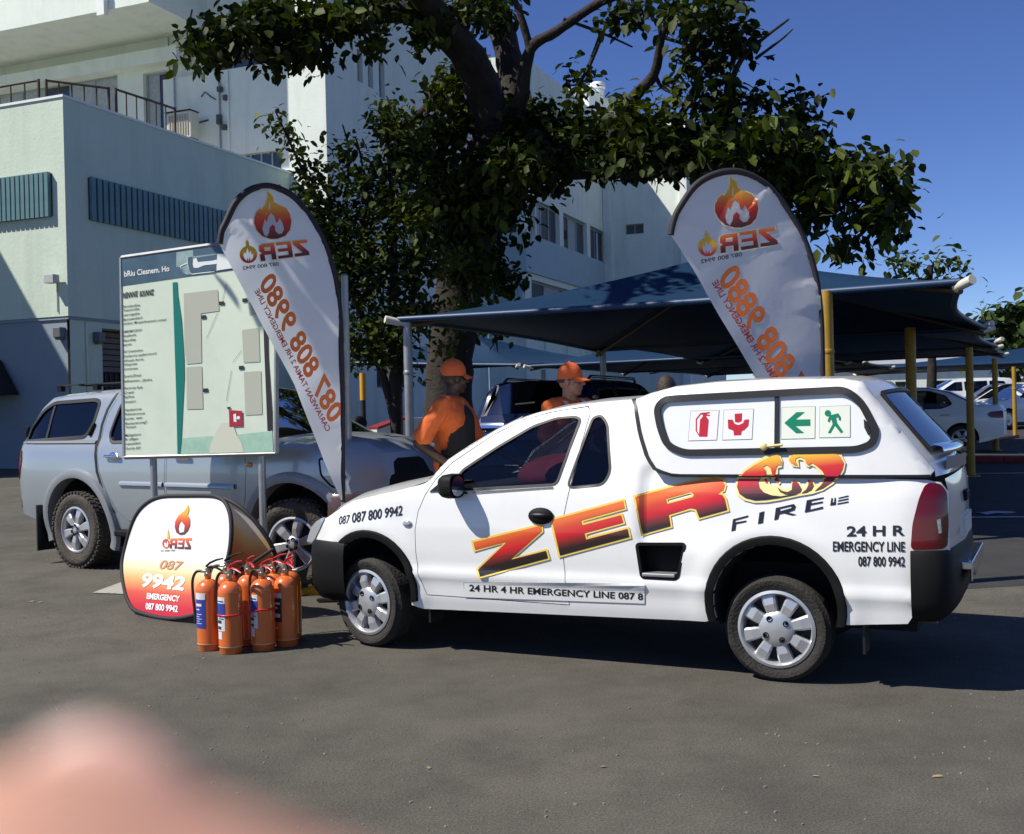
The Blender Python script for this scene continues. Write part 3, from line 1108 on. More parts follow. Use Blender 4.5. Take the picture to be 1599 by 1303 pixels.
def wheel(parent, pos, rad, width, rim, side, steer=0.0, style='cap8', tyre_m=None, knobs=False, detail=True):
    """tyre with rim, spokes and nuts; local z of the wheel points out of the car"""
    M = Mwheel(pos, side, steer)
    hw = width / 2
    mb = MB()
    prof = [(rim - 0.02, -hw * 0.8), (rim + 0.005, -hw * 0.92), (rim + (rad - rim) * 0.5, -hw * 1.03), (rad - 0.02, -hw * 0.92), (rad - 0.004, -hw * 0.72)]
    for k in range(4):
        c = -hw * 0.62 + hw * 1.24 * (k + 0.5) / 4
        g = hw * 0.11
        prof += [(rad, c - g * 1.9), (rad, c + g * 1.2), (rad - 0.009, c + g * 1.3), (rad - 0.009, c + g * 1.9)] if k < 3 else [(rad, c - g * 1.9), (rad, c + g * 2.0)]
    prof += [(rad - 0.004, hw * 0.72), (rad - 0.02, hw * 0.92), (rim + (rad - rim) * 0.72, hw * 1.02), (rim + (rad - rim) * 0.7, hw * 1.035), (rim + (rad - rim) * 0.45, hw * 1.04), (rim + (rad - rim) * 0.42, hw * 1.025), (rim + 0.012, hw * 0.95), (rim, hw * 0.88), (rim - 0.02, hw * 0.7)]
    mb.lathe(prof, 56 if detail else 28, M)
    if knobs:
        nk = 44
        for k in range(nk):
            th = 2 * math.pi * k / nk
            for zz, sh in ((hw * 0.80, 0.0), (hw * 0.25, 0.5), (-hw * 0.3, 0.0), (-hw * 0.80, 0.5)):
                a = th + sh * 2 * math.pi / nk
                rot = M.to_3x3() @ Matrix.Rotation(a, 3, 'Z')
                c = M @ Vector(((rad - 0.002) * math.cos(a), (rad - 0.002) * math.sin(a), zz))
                mb.box(c, (0.018, 2 * math.pi * rad / nk * 0.62, hw * 0.42), rot)
    w = mb.build('wheel', tyre_m or TYRE, parent, smooth=35)
    face = hw * 0.86
    mb = MB()
    mb.lathe([(rim - 0.004, face - 0.10), (rim - 0.004, face - 0.005), (rim + 0.004, face + 0.012), (rim - 0.012, face + 0.018), (rim - 0.022, face + 0.006), (rim - 0.028, face - 0.03), (rim - 0.03, face - 0.10)], 48 if detail else 24, M)
    mb.build('rim', SILVER, w, smooth=40)
    mb = MB(); mb.lathe([(0, face - 0.045), (rim - 0.01, face - 0.055)], 32, M); mb.build('brake_disc', mat('dark_brake', (0.015, 0.015, 0.015), rough=0.6), w)
    if not detail:
        mb = MB(); mb.lathe([(rim * 0.96, face - 0.01), (rim * 0.6, face - 0.02), (rim * 0.3, face), (0, face + 0.01)], 20, M); mb.build('hub_cap', SILVER, w, smooth=40)
        return w
    ns = {'cap8': 8, 'six': 6, 'five': 5}[style]
    hubr = {'cap8': 0.47, 'six': 0.30, 'five': 0.3}[style] * rim
    mb = MB()
    mb.lathe([(hubr, face - 0.04), (hubr, face + 0.004), (hubr - 0.012, face + 0.014), (hubr * 0.5, face + 0.022), (0, face + 0.024)], 40, M)
    mb.build('hub_cap', SILVER, w, smooth=35)
    sp = MB()
    r0, r1 = hubr - 0.01, rim - 0.024
    w0, w1 = {'cap8': (0.056, 0.078), 'six': (0.05, 0.085), 'five': (0.06, 0.1)}[style]
    w0, w1 = w0 * rim / 0.2, w1 * rim / 0.2
    for q, (rr, ww, zz) in enumerate(((r0, w0, face + 0.010), ((r0 + r1) / 2, (w0 + w1) / 2, face + 0.014), (r1, w1, face + 0.002))):
        for dz, k in ((0, 0.43), (-0.012, 0.5), (-0.05, 0.5)):
            pass
    V, Fq = [], []
    st = ((r0, w0, face + 0.008), ((r0 + r1) / 2, (w0 + w1) / 2, face + 0.014), (r1, w1, face + 0.002))
    for rr, ww, zz in st:
        V += [(rr, -ww / 2, zz - 0.05), (rr, -ww / 2, zz - 0.010), (rr, -ww * 0.36, zz), (rr, ww * 0.36, zz), (rr, ww / 2, zz - 0.010), (rr, ww / 2, zz - 0.05)]
    for i in range(2):
        for j in range(5):
            Fq.append((i * 6 + j, i * 6 + j + 1, (i + 1) * 6 + j + 1, (i + 1) * 6 + j))
    Fq += [(0, 1, 2, 3, 4, 5), (17, 16, 15, 14, 13, 12)]
    sp.add(V, Fq)
    sm = sp.mesh('spoke', None, recalc=True)
    ph = 0.26
    for k in range(ns):
        o = link('spoke', sm, SILVER, w)
        o.matrix_local = M @ Matrix.Rotation(2 * math.pi * k / ns + ph, 4, 'Z')
    nb = MB(); nb.lathe([(0.017, 0.0), (0.017, 0.004), (0.013, 0.004), (0.010, -0.004), (0.0, 0.004)], 14)
    nm = nb.mesh('wheel_nut', 40)
    for k in range({'cap8': 4, 'six': 6, 'five': 5}[style]):
        o = link('wheel_nut', nm, BLACKPLASTIC, w)
        rr = {'cap8': 0.31, 'six': 0.19, 'five': 0.19}[style] * rim
        o.matrix_local = M @ Matrix.Rotation(2 * math.pi * (k + 0.35) / {'cap8': 4, 'six': 6, 'five': 5}[style], 4, 'Z') @ Matrix.Translation((rr, 0, face + 0.021))
    return w

def liner(parent, path, Yf, name='wheel_arch_liner'):
    q = np.array(path)
    y = Yf(q[:, 0], q[:, 1])
    for side in (1, -1):
        mb = MB()
        mb.grid([[(p[0], side * (v - 0.01), p[1]) for p, v in zip(path, y)], [(p[0], side * 0.42, p[1]) for p in path]])
        mb.build(name, DARKIN, parent, smooth=60)

# ------------------------------------------------------------------ the white van
VH = R(26.294)
VF2, VL2 = np.array([-math.cos(VH), math.sin(VH)]), np.array([-math.sin(VH), -math.cos(VH)])
VO = np.array([1.44629, 6.19911]) - VL2 * 0.76

van = thing('pickup_van', 'white delivery pickup with a fibreglass canopy and flame coloured ZERO lettering on its side', 'van', (VO[0], VO[1], 0), R(180 - 26.294))

def sst(x):
    x = np.clip(x, 0, 1)
    return x * x * (3 - 2 * x)

def Yvan0(s, z):
    s, z = np.broadcast_arrays(np.atleast_1d(np.asarray(s, float)), np.atleast_1d(np.asarray(z, float)))
    y = np.interp(z, [0.2, 0.27, 0.36, 0.465, 0.49, 0.505, 0.525, 0.56, 0.66, 0.80, 0.95, 1.05, 1.12, 1.30, 1.50, 1.62],
                  [0.74, 0.768, 0.790, 0.802, 0.812, 0.822, 0.818, 0.806, 0.812, 0.814, 0.803, 0.788, 0.765, 0.706, 0.627, 0.572])
    t = np.clip((s - 2.50) / 0.75, 0, None)
    y = y - 0.155 * t ** 2.3
    t = np.clip((-0.64 - s) / 0.275, 0, 1)
    y = y - 0.15 * (1 - np.sqrt(np.maximum(0, 1 - t * t)))
    c = sst((0.795 - s) / 0.055) * (1 - sst((0.70 - s) / 0.45)) * sst((z - 0.70) / 0.12) * (1 - sst((z - 1.14) / 0.12))
    y = y - 0.034 * c
    for cs, cz, r in ((0.0, 0.43, 0.42), (2.70, 0.40, 0.40)):
        d = np.hypot(s - cs, z - cz) - r
        y = y + 0.012 * np.exp(-(d / 0.07) ** 2) * (z < 0.95)
    return y

V_TOP = [(3.055, 0.858), (2.85, 0.957), (2.6, 1.015), (2.38, 1.062), (2.24, 1.105), (2.12, 1.235), (1.8, 1.425), (1.6, 1.510), (1.42, 1.552), (1.17, 1.585), (0.86, 1.602)]
Yvan = rounded(Yvan0, spline(V_TOP, 4), 0.05, 0.045)

def Ycan0(s, z):
    s, z = np.broadcast_arrays(np.atleast_1d(np.asarray(s, float)), np.atleast_1d(np.asarray(z, float)))
    y = 0.782 - (z - 1.15) * 0.13
    t = np.clip((-0.35 - s) / 0.55, 0, None)
    y = y - 0.05 * t ** 2
    t = np.clip((s - 0.60) / 0.3, 0, None)
    return y - 0.05 * t ** 2
C_TOP = [(0.865, 1.595), (0.74, 1.635), (0.59, 1.668), (0.35, 1.686), (0.05, 1.692), (-0.37, 1.684), (-0.474, 1.662), (-0.836, 1.178)]
Ycan = rounded(Ycan0, C_TOP, 0.075, 0.07)

def on_surface(Yf, O, F2, L2, side=1.0, z0=0.0):
    """pixel of the photo -> point of a car side (local s, y, z)"""
    def f(px, py, off=0.002):
        d = ray(px, py)
        df, dl = d[:2] @ F2, d[:2] @ L2
        of, ol = (CAM[:2] - O) @ F2, (CAM[:2] - O) @ L2
        y = 0.8 * side
        for _ in range(7):
            t = (y - ol) / dl
            s, z = of + t * df, CAM[2] - z0 + t * d[2]
            y = side * (float(np.ravel(Yf(s, z))[0]) + off)
        return (s, y, z)
    return f
vpx = on_surface(Yvan, VO, VF2, VL2)
cpx = on_surface(Ycan, VO, VF2, VL2)
def sz(pts, f=vpx):
    return [(lambda q: (q[0], q[2]))(f(x, y)) for x, y in pts]

HUBF, HUBR, WR = 2.70, 0.0, 0.296
RA = arc_pts(0.0, 0.43, 0.345, 194, -16)           # rear arch, back to front
FA = arc_pts(HUBF - 0.02, 0.40, 0.335, 197, 28)
door_gap = [(2.171, 1.118), (2.235, 1.02), (2.285, 0.91), (2.306, 0.79), (2.304, 0.66), (2.281, 0.498), (2.235, 0.372),
            (1.237, 0.362), (1.25, 0.514), (1.270, 0.745), (1.255, 0.90), (1.226, 1.045), (1.18, 1.31), (1.142, 1.53), (1.17, 1.566), (1.42, 1.533), (1.6, 1.488), (1.79, 1.402), (2.06, 1.23)]
doorglass = fillet([(2.045, 1.050), (1.315, 1.093), (1.205, 1.485), (1.245, 1.502), (1.36, 1.497), (1.52, 1.447), (1.735, 1.328), (1.985, 1.172)], 0.035)
quarter = fillet([(1.245, 1.072), (1.01, 1.095), (0.972, 1.17), (1.025, 1.455), (1.075, 1.508), (1.125, 1.492)], 0.05)
tail = fillet([(-0.80, 1.118), (-0.768, 1.04), (-0.735, 0.905), (-0.724, 0.768), (-0.898, 0.772), (-0.905, 0.90), (-0.900, 1.06), (-0.872, 1.112)], 0.03)
stepq = sz([(993, 849), (1071, 849), (1058, 906), (1001, 903)])
stepq = fillet(stepq, 0.025)
V_OUT = spline(V_TOP, 4) + [(0.832, 1.575), (0.80, 1.392), (0.747, 1.245), (0.69, 1.165), (0.595, 1.140), (-0.60, 1.138), (-0.80, 1.132), (-0.87, 1.115), (-0.905, 1.06), (-0.908, 0.76),
         (-0.73, 0.76), (-0.722, 0.41), (-0.70, 0.375)] + RA[::1] + [(0.40, 0.318), (2.27, 0.280)] + FA + [(2.99, 0.692), (3.175, 0.692), (3.13, 0.775)]

vb = MB()
ex = near_points(spline(V_TOP, 4), False, V_OUT, (0.006, 0.016, 0.03))
for side in (1, -1):
    panel(vb, V_OUT, [door_gap, quarter, stepq], Yvan, side, h=0.032, lip=0.03, extra=ex)
def yh(s, z, f=Yvan):
    return float(f(s, z)[0])
HOOD = [(2.24, 1.105, 0.035, 0.12), (2.38, 1.062, 0.05, 0.12), (2.6, 1.015, 0.055, 0.13), (2.85, 0.957, 0.05, 0.15), (2.97, 0.905, 0.04, 0.165), (3.055, 0.858, 0.025, 0.175)]
loft(vb, [(s, z, yh(s, z), c, b) for s, z, c, b in HOOD])
loft(vb, [(s, z, yh(s, z), c, b) for s, z, c, b in [(3.055, 0.858, 0.025, 0.175), (3.115, 0.80, 0.0, 0.17), (3.16, 0.72, 0, 0.15), (3.178, 0.68, 0, 0.14)]])
loft(vb, [(s, z, yh(s, z), c, b) for s, z, c, b in [(1.62, 1.503, 0.03, 0.055), (1.42, 1.552, 0.034, 0.03), (1.17, 1.585, 0.034, 0.0), (0.86, 1.602, 0.03, 0.0)]])
loft(vb, [(0.832, 1.602, 0.53, 0.02, 0), (0.80, 1.13, 0.74, 0, 0)])
vb.build('body', WHITEPAINT, van, smooth=38)
# doors
for side in (1, -1):
    mb = MB()
    panel(mb, offset_poly(door_gap, -0.006), [doorglass], Yvan, side, h=0.032, lip=0.03)
    d = mb.build('door', WHITEPAINT, van, smooth=38)
    mb = MB(); panel(mb, offset_poly(doorglass, -0.002), [], Yvan, side, h=0.08, lip=0, off=-0.012); mb.build('window', CARGLASS, d, smooth=60)
    mb = MB(); panel(mb, offset_poly(doorglass, 0.008), [offset_poly(doorglass, -0.007)], Yvan, side, h=0.08, lip=0.02, off=0.004); mb.build('window_seal', RUBBER, d, smooth=40)
    mb = MB(); panel(mb, sz([(671, 768), (706, 766), (704, 748), (692, 750)]), [], Yvan, side, h=0.05, lip=0.02, off=0.008); mb.build('mirror_base', BLACKPLASTIC, d)
    mb = MB()
    mb.add([(2.02, side * (yh(2.02, 1.05) + 0.012), 1.036), (1.33, side * (yh(1.33, 1.09) + 0.012), 1.079), (1.33, side * (yh(1.33, 1.09) + 0.012), 1.067), (2.02, side * (yh(2.02, 1.05) + 0.012), 1.024)], [(0, 1, 2, 3)])
    mb.build('belt_trim', CHROME, d)
    hs = vpx(845, 806)
    mb = MB()
    mb.ball((hs[0], side * (abs(hs[1]) + 0.006), hs[2]), (0.085, 0.028, 0.052), 20, 10)
    h_ = mb.build('handle', BLACKPLASTIC, d, smooth=60)
    mb = MB(); mb.ball((hs[0], side * (abs(hs[1]) + 0.020), hs[2] + 0.008), (0.062, 0.026, 0.016), 14, 8); mb.build('handle_grip', RUBBER, d, smooth=60)
    # mirror
    mc = Vector((1.985, side * 0.885, 1.085))
    mm_ = MB()
    mm_.capsule(Vector((2.02, side * 0.74, 1.05)), Vector((1.97, side * 0.83, 1.06)), 0.03, 0.03, 10)
    rows = []
    for i, (dx, k) in enumerate(((-0.045, 0.90), (-0.04, 0.98), (0.0, 1.0), (0.035, 0.92), (0.06, 0.72), (0.072, 0.12))):
        rows.append([(mc.x + dx, mc.y + 0.098 * k * math.copysign(abs(math.cos(a)) ** 0.6, math.cos(a)), mc.z + 0.078 * k * math.copysign(abs(math.sin(a)) ** 0.6, math.sin(a))) for a in np.linspace(0, 2 * math.pi, 25)])
    mm_.grid(rows)
    mir = mm_.build('mirror', BLACKPLASTIC, d, smooth=50)
    mb = MB(); mb.prism([(0.082 * math.cos(a), 0.064 * math.sin(a)) for a in np.linspace(0, 2 * math.pi, 24, endpoint=False)], lambda u, v, w: (mc.x - 0.043 - w, mc.y + u, mc.z + v), 0.004)
    mb.build('mirror_glass', CHROME, d)
    mb = MB(); panel(mb, offset_poly(quarter, -0.002), [], Yvan, side, h=0.08, lip=0, off=-0.008); q = mb.build('quarter_window', DARKGLASS, van, smooth=60)
    mb = MB(); panel(mb, offset_poly(quarter, 0.007), [offset_poly(quarter, -0.007)], Yvan, side, h=0.08, lip=0.02, off=0.003); mb.build('seal', RUBBER, q, smooth=40)
    # foot step recess behind the door
    mb = MB()
    n = len(stepq)
    sq = np.array(stepq)
    yy = Yvan(sq[:, 0], sq[:, 1])
    mb.add([(p[0], side * (y + 0.004), p[1]) for p, y in zip(offset_poly(stepq, 0.006), yy)] + [(p[0], side * (y + 0.004), p[1]) for p, y in zip(offset_poly(stepq, -0.012), yy)] +
           [(p[0], side * (y - 0.09), p[1]) for p, y in zip(offset_poly(stepq, -0.018), yy)],
           [(i, (i + 1) % n, (i + 1) % n + n, i + n) for i in range(n)] + [(i + n, (i + 1) % n + n, (i + 1) % n + 2 * n, i + 2 * n) for i in range(n)] + [tuple(range(2 * n, 3 * n))])
    st = mb.build('side_step', BLACKPLASTIC, van, smooth=40)
    lo = sorted(stepq, key=lambda p: p[1])[:2]
    z_ = lo[0][1]
    mb = MB(); mb.box((np.mean([p[0] for p in stepq]) + 0.01, side * 0.775, z_ + 0.022), (0.20, 0.09, 0.022)); mb.build('step_plate', GALV, st, bevel=0.006)
    # wheel arch flares
    for cs, cz, r, a0, a1 in ((0.0, 0.43, 0.345, 196, -18), (HUBF - 0.02, 0.40, 0.335, -20, 150)):
        mb = MB()
        if cs > 1:
            outer = arc_pts(cs, cz, r + 0.05, a0 + 3, 128, 20) + [(2.45 + 0.36, 0.70), (2.90, 0.697), (2.95, 0.697)]
            outer = arc_pts(cs, cz, r + 0.05, a0 + 3, 190, 26)
            inner = arc_pts(cs, cz, r, a0, 194, 26)
        else:
            outer = arc_pts(cs, cz, r + 0.05, a0 - 3, a1 + 3, 26)
            inner = arc_pts(cs, cz, r, a0, a1, 26)
        strip(mb, outer, inner, Yvan, side, 0.020, 0.06)
        mb.build('wheel_arch_flare', BLACKPLASTIC, van, smooth=40, recalc=True)
    # tail lamp
    mb = MB(); panel(mb, tail, [], Yvan, side, h=0.022, lip=0.02, off=0.008); tl = mb.build('tail_light', REDLENS, van, smooth=50)
    if side > 0:
        rv = sz([(1463, 812), (1469, 810), (1471, 832), (1466, 833)])
        mb = MB(); panel(mb, rv, [], Yvan, side, h=0.03, lip=0.0, off=0.011); mb.build('reverse_lens', CLEARLENS, tl)
    # side repeater
    rp = vpx(636, 818)
    mb = MB(); mb.ball((rp[0], side * (abs(rp[1]) + 0.002), rp[2]), (0.036, 0.012, 0.022), 16, 8); mb.build('side_repeater', CLEARLENS, van, smooth=60)
    # headlight on the front corner
    hl = fillet(sz(zm([(272, 402), (205, 440), (160, 490), (135, 560), (116, 628), (182, 628), (205, 570), (230, 520), (283, 415)], 5.92, 460, 740)), 0.01)
    mb = MB(); panel(mb, hl, [], Yvan, side, h=0.02, lip=0.02, off=0.007); hlo = mb.build('headlight', CLEARLENS, van, smooth=60)
    P = [[(s_ + b_ * (1 - u * u) + 0.006, side * u * yh(s_, z_), z_ + 0.004) for u in np.linspace(0.55, 0.97, 7)] for s_, z_, b_ in ((3.075, 0.84, 0.174), (3.115, 0.80, 0.17), (3.16, 0.72, 0.15))]
    mb = MB(); mb.grid(P); mb.build('headlight_front', CLEARLENS, van, smooth=60)
# windscreen, cowl, grille
mb = MB()
WS = [(2.225, 1.118, 0.03, 0.12), (2.12, 1.235, 0.03, 0.115), (1.96, 1.33, 0.03, 0.10), (1.8, 1.425, 0.03, 0.085), (1.62, 1.505, 0.03, 0.055)]
loft(mb, [(s, z, yh(s, z) - 0.035, c, b) for s, z, c, b in WS]); mb.build('windscreen', CARGLASS, van, smooth=60)
mb = MB(); loft(mb, [(s, z, yh(s, z) + 0.002, c, b) for s, z, c, b in WS]);
for nm, side in (('pillar', 1), ('pillar', -1)):
    mb = MB()
    P = []
    for s, z, c, b in WS:
        y0 = yh(s, z)
        P.append([(s, side * y0, z), (s + 0.012, side * (y0 - 0.025), z + 0.006), (s + 0.014, side * (y0 - 0.055), z + 0.008)])
    mb.grid(P); mb.build('windscreen_pillar', WHITEPAINT, van, smooth=60, recalc=True)
mb = MB(); loft(mb, [(2.30, 1.105, 0.64, 0.03, 0.12), (2.20, 1.125, 0.62, 0.03, 0.12)]); mb.build('cowl', BLACKPLASTIC, van, smooth=60)
mb = MB(); P = [[(3.245 - 0.02 * abs(j) ** 2 / 9, j * 0.07, z) for j in range(-4, 5)] for z in (0.73, 0.755, 0.785)]; mb.grid(P); mb.build('grille', BLACKPLASTIC, van)
# bumpers
def bumper(name, plan, zprof, m, parent):
    mb = MB()
    full = plan + [(s, -y) for s, y in reversed(plan[:-1])]
    q = np.array(full)
    d = np.gradient(q, axis=0)
    n = np.c_[d[:, 1], -d[:, 0]]
    n /= np.hypot(n[:, 0], n[:, 1])[:, None]
    c = q.mean(0)
    if ((q - c) * n).sum() < 0:
        n = -n
    mb.grid([[(p[0] + nn[0] * o, p[1] + nn[1] * o, z) for p, nn in zip(q, n)] for o, z in zprof])
    return mb.build(name, m, parent, smooth=45, recalc=False)
bf = bumper('front_bumper', spline([(2.86, 0.80), (3.0, 0.79), (3.12, 0.748), (3.21, 0.66), (3.275, 0.49), (3.31, 0.25), (3.32, 0)], 4),
            [(-0.10, 0.694), (0, 0.692), (0.014, 0.675), (0.024, 0.60), (0.024, 0.46), (0.010, 0.36), (-0.03, 0.30), (-0.12, 0.275)], BLACKPLASTIC, van)
br = bumper('rear_bumper', spline([(-0.722, 0.806), (-0.80, 0.80), (-0.868, 0.768), (-0.905, 0.69), (-0.922, 0.50), (-0.93, 0.25), (-0.93, 0)], 4),
            [(-0.06, 0.766), (0, 0.764), (0.012, 0.74), (0.022, 0.62), (0.02, 0.50), (-0.01, 0.42), (-0.05, 0.385), (-0.14, 0.37)], BLACKPLASTIC, van)
mb = MB(); mb.box2((-1.0, -0.50, 0.625), (-0.90, 0.44, 0.665)); mb.box2((-0.998, -0.50, 0.56), (-0.985, 0.44, 0.625)); mb.build('bumper_step', CHROME, br, bevel=0.01)
# tailgate
TG = [(-0.888, 1.135, 0, -0.01), (-0.90, 1.08, 0, -0.025), (-0.905, 0.95, 0, -0.035), (-0.907, 0.80, 0, -0.035), (-0.90, 0.60, 0, -0.02), (-0.89, 0.48, 0, -0.01)]
mb = MB(); loft(mb, [(s, z, 0.668, c, b) for s, z, c, b in TG]); tg = mb.build('tailgate', WHITEPAINT, van, smooth=50)
mb = MB(); mb.box((-0.942, 0, 0.84), (0.02, 0.46, 0.11)); mb.build('number_plate', mat('plate_white', (0.7, 0.7, 0.66), rough=0.4), tg)
mb = MB(); mb.box((-0.942, 0, 1.0), (0.025, 0.20, 0.06)); mb.build('tailgate_handle', BLACKPLASTIC, tg, bevel=0.01)
P2, _, _ = tri_region([(0, 0), (1, 0), (1, 1), (0, 1)], (), 0.5)
# underside, wheel houses, cabin
mb = MB()
mb.box2((-0.70, -0.40, 0.26), (3.05, 0.40, 0.62)); mb.box2((0.42, -0.745, 0.30), (2.24, 0.745, 0.40)); mb.box2((-0.85, -0.66, 0.50), (-0.45, 0.66, 0.75))
mb.box2((-0.85, -0.70, 0.86), (0.80, 0.70, 0.90)); mb.box2((2.36, -0.60, 0.80), (2.95, 0.60, 0.86))
mb.build('underbody', DARKIN, van)
liner(van, arc_pts(0, 0.43, 0.342, 200, -22), Yvan); liner(van, arc_pts(HUBF - 0.02, 0.40, 0.332, -22, 200), Yvan)
for (s, nm) in ((HUBR, 0), (HUBF, 0.10)):
    for side in (1, -1):
        wheel(van, Vector((s, side * 0.675, WR)), WR, 0.185, 0.213, side, steer=-nm * 2.2 if s > 1 else 0, style='cap8')
mb = MB()
for y in (0.36, -0.36):
    mb.box2((0.95, y - 0.24, 0.55), (1.5, y + 0.24, 0.72)); mb.box((1.02, y, 0.95), (0.14, 0.46, 0.62), Matrix.Rotation(R(-12), 3, 'Y')); mb.box((0.95, y, 1.32), (0.09, 0.26, 0.18), Matrix.Rotation(R(-10), 3, 'Y'))
mb.build('seat', GREYSEAT, van, bevel=0.03)
mb = MB(); mb.ball((1.60, -0.10, 1.10), (0.34, 0.46, 0.15), 24, 12); mb.ball((1.42, 0.10, 1.12), (0.26, 0.34, 0.15), 20, 10); mb.build('maroon_blanket', SEATM, van, smooth=80)
mb = MB(); mb.box2((1.95, -0.66, 0.62), (2.32, 0.66, 1.05)); mb.build('dashboard', mat('dash_plastic', (0.03, 0.03, 0.032), rough=0.7), van, bevel=0.05)
mb = MB(); c = Vector((1.84, -0.36, 1.02)); rt_ = Matrix.Rotation(R(-65), 3, 'Y')
mb.tube([c + rt_ @ Vector((0.18 * math.cos(a), 0.18 * math.sin(a), 0)) for a in np.linspace(0, 2 * math.pi, 28)], 0.014, 8, cap=False); mb.tube([c + rt_ @ Vector((0, -0.17, 0)), c + rt_ @ Vector((0, 0.17, 0))], 0.018, 6)
mb.build('steering_wheel', BLACKPLASTIC, van, smooth=60)
mb = MB(); mb.tube([(0.45, 0.3, 0.32), (-0.80, 0.3, 0.32)], 0.03, 8); mb.build('exhaust_pipe', GALV, van, smooth=60)
for s in (2.24, -0.47):
    for side in (1, -1):
        mb = MB(); mb.box2((s - 0.006, side * 0.60, 0.19), (s + 0.006, side * 0.76, 0.46)); mb.build('mud_flap', RUBBER, van)
mb = MB(); mb.tube([(1.95, 0.02, 1.59), (1.80, 0.02, 1.60)], 0.006, 5); mb.ball((1.30, 0.15, 1.625), (0.02, 0.02, 0.012)); mb.build('aerial_base', BLACKPLASTIC, van)

# ---- canopy on the load bed
cw_out = fillet([(0.640, 1.606), (-0.395, 1.632), (-0.485, 1.56), (-0.566, 1.395), (-0.545, 1.318), (-0.46, 1.284), (0.515, 1.270), (0.622, 1.318), (0.672, 1.44), (0.692, 1.545)], 0.06)
cw_in = offset_poly(cw_out, -0.030)
C_OUT = C_TOP + [(-0.82, 1.152), (0.575, 1.152), (0.69, 1.180), (0.752, 1.255), (0.805, 1.395), (0.84, 1.575)]
ex = near_points(C_TOP, False, C_OUT, (0.008, 0.022, 0.045))
mb = MB()
for side in (1, -1):
    panel(mb, C_OUT, [cw_out], Ycan, side, h=0.05, lip=0.03, extra=ex)
loft(mb, [(s, z, yh(s, z, Ycan), 0.022 if 0 < i < 6 else 0.012, 0.05 if i == 0 else (0.03 if i == 1 else (-0.03 if i >= 5 else 0))) for i, (s, z) in enumerate(C_TOP[:7])])
loft(mb, [(0.865, 1.595, yh(0.865, 1.595, Ycan), 0.012, 0.05), (0.84, 1.45, 0.60, 0, 0.03), (0.83, 1.15, 0.70, 0, 0)])
can = mb.build('canopy', WHITEPAINT, van, smooth=40)
mb = MB()
for side in (1, -1):
    seam = [(0.865, 1.60), (0.835, 1.572), (0.797, 1.394), (0.745, 1.252), (0.685, 1.174), (0.575, 1.145), (-0.82, 1.145)]
    inn = [(0.845, 1.605), (0.817, 1.572), (0.779, 1.40), (0.727, 1.262), (0.672, 1.190), (0.57, 1.160), (-0.82, 1.160)]
    o_, i_ = densify(seam, 0.08, False), None
    k = 40
    def resample(p):
        q = np.array(p); L = np.r_[0, np.cumsum(np.hypot(*(np.diff(q, axis=0).T)))]
        t = np.linspace(0, L[-1], k)
        return [(np.interp(a, L, q[:, 0]), np.interp(a, L, q[:, 1])) for a in t]
    so, si = resample(seam), resample(inn)
    yo = [max(yh(*p, Yvan0), yh(*p, Ycan)) + (0.006 if p[0] > 0.6 else 0.0) for p in so]
    mb.grid([[(p[0], side * (y - 0.02), p[1] - 0.004) for p, y in zip(so, yo)], [(p[0], side * (y + 0.006), p[1]) for p, y in zip(so, yo)], [(p[0], side * (y + 0.006), p[1]) for p, y in zip(si, yo)], [(p[0], side * (y - 0.02), p[1]) for p, y in zip(si, yo)]])
mb.build('seal', RUBBER, can, smooth=60)
DOORPANEL = mat('grey_door_panel', (0.30, 0.31, 0.31), rough=0.15, spec=0.8)
PANE = mat('white_window_panel', (0.80, 0.82, 0.78), rough=0.25, coat=0.5)
for side in (1, -1):
    mb = MB(); panel(mb, offset_poly(cw_out, 0.008), [cw_in], Ycan, side, h=0.06, lip=0.03, off=0.012); mb.build('window_frame', RUBBER, can, smooth=40)
    mb = MB(); panel(mb, offset_poly(cw_in, 0.004), [], Ycan, side, h=0.1, lip=0, off=-0.006); mb.build('window_panel', PANE, can, smooth=40)
    dv = sz([(1210, 614), (1216, 614), (1215, 700), (1209, 700)], cpx)
    mb = MB(); panel(mb, dv, [], Ycan, side, h=0.06, lip=0.02, off=0.006); mb.build('window_divider', RUBBER, can)
    lt = sz([(1349, 655), (1355, 660), (1360, 676), (1356, 680), (1350, 668)], cpx)
    mb = MB(); panel(mb, lt, [], Ycan, side, h=0.06, lip=0.02, off=0.012); mb.build('window_latch', RUBBER, can)
k0 = cpx(1193, 698, 0.03); k1 = cpx(1222, 695, 0.03)
mb = MB(); mb.tube([k0, k1], 0.008, 8); mb.ball(k0, (0.022, 0.012, 0.022), 12, 8); mb.build('yellow_catch', mat('cream_catch', (0.62, 0.52, 0.20), rough=0.4), can, smooth=50)
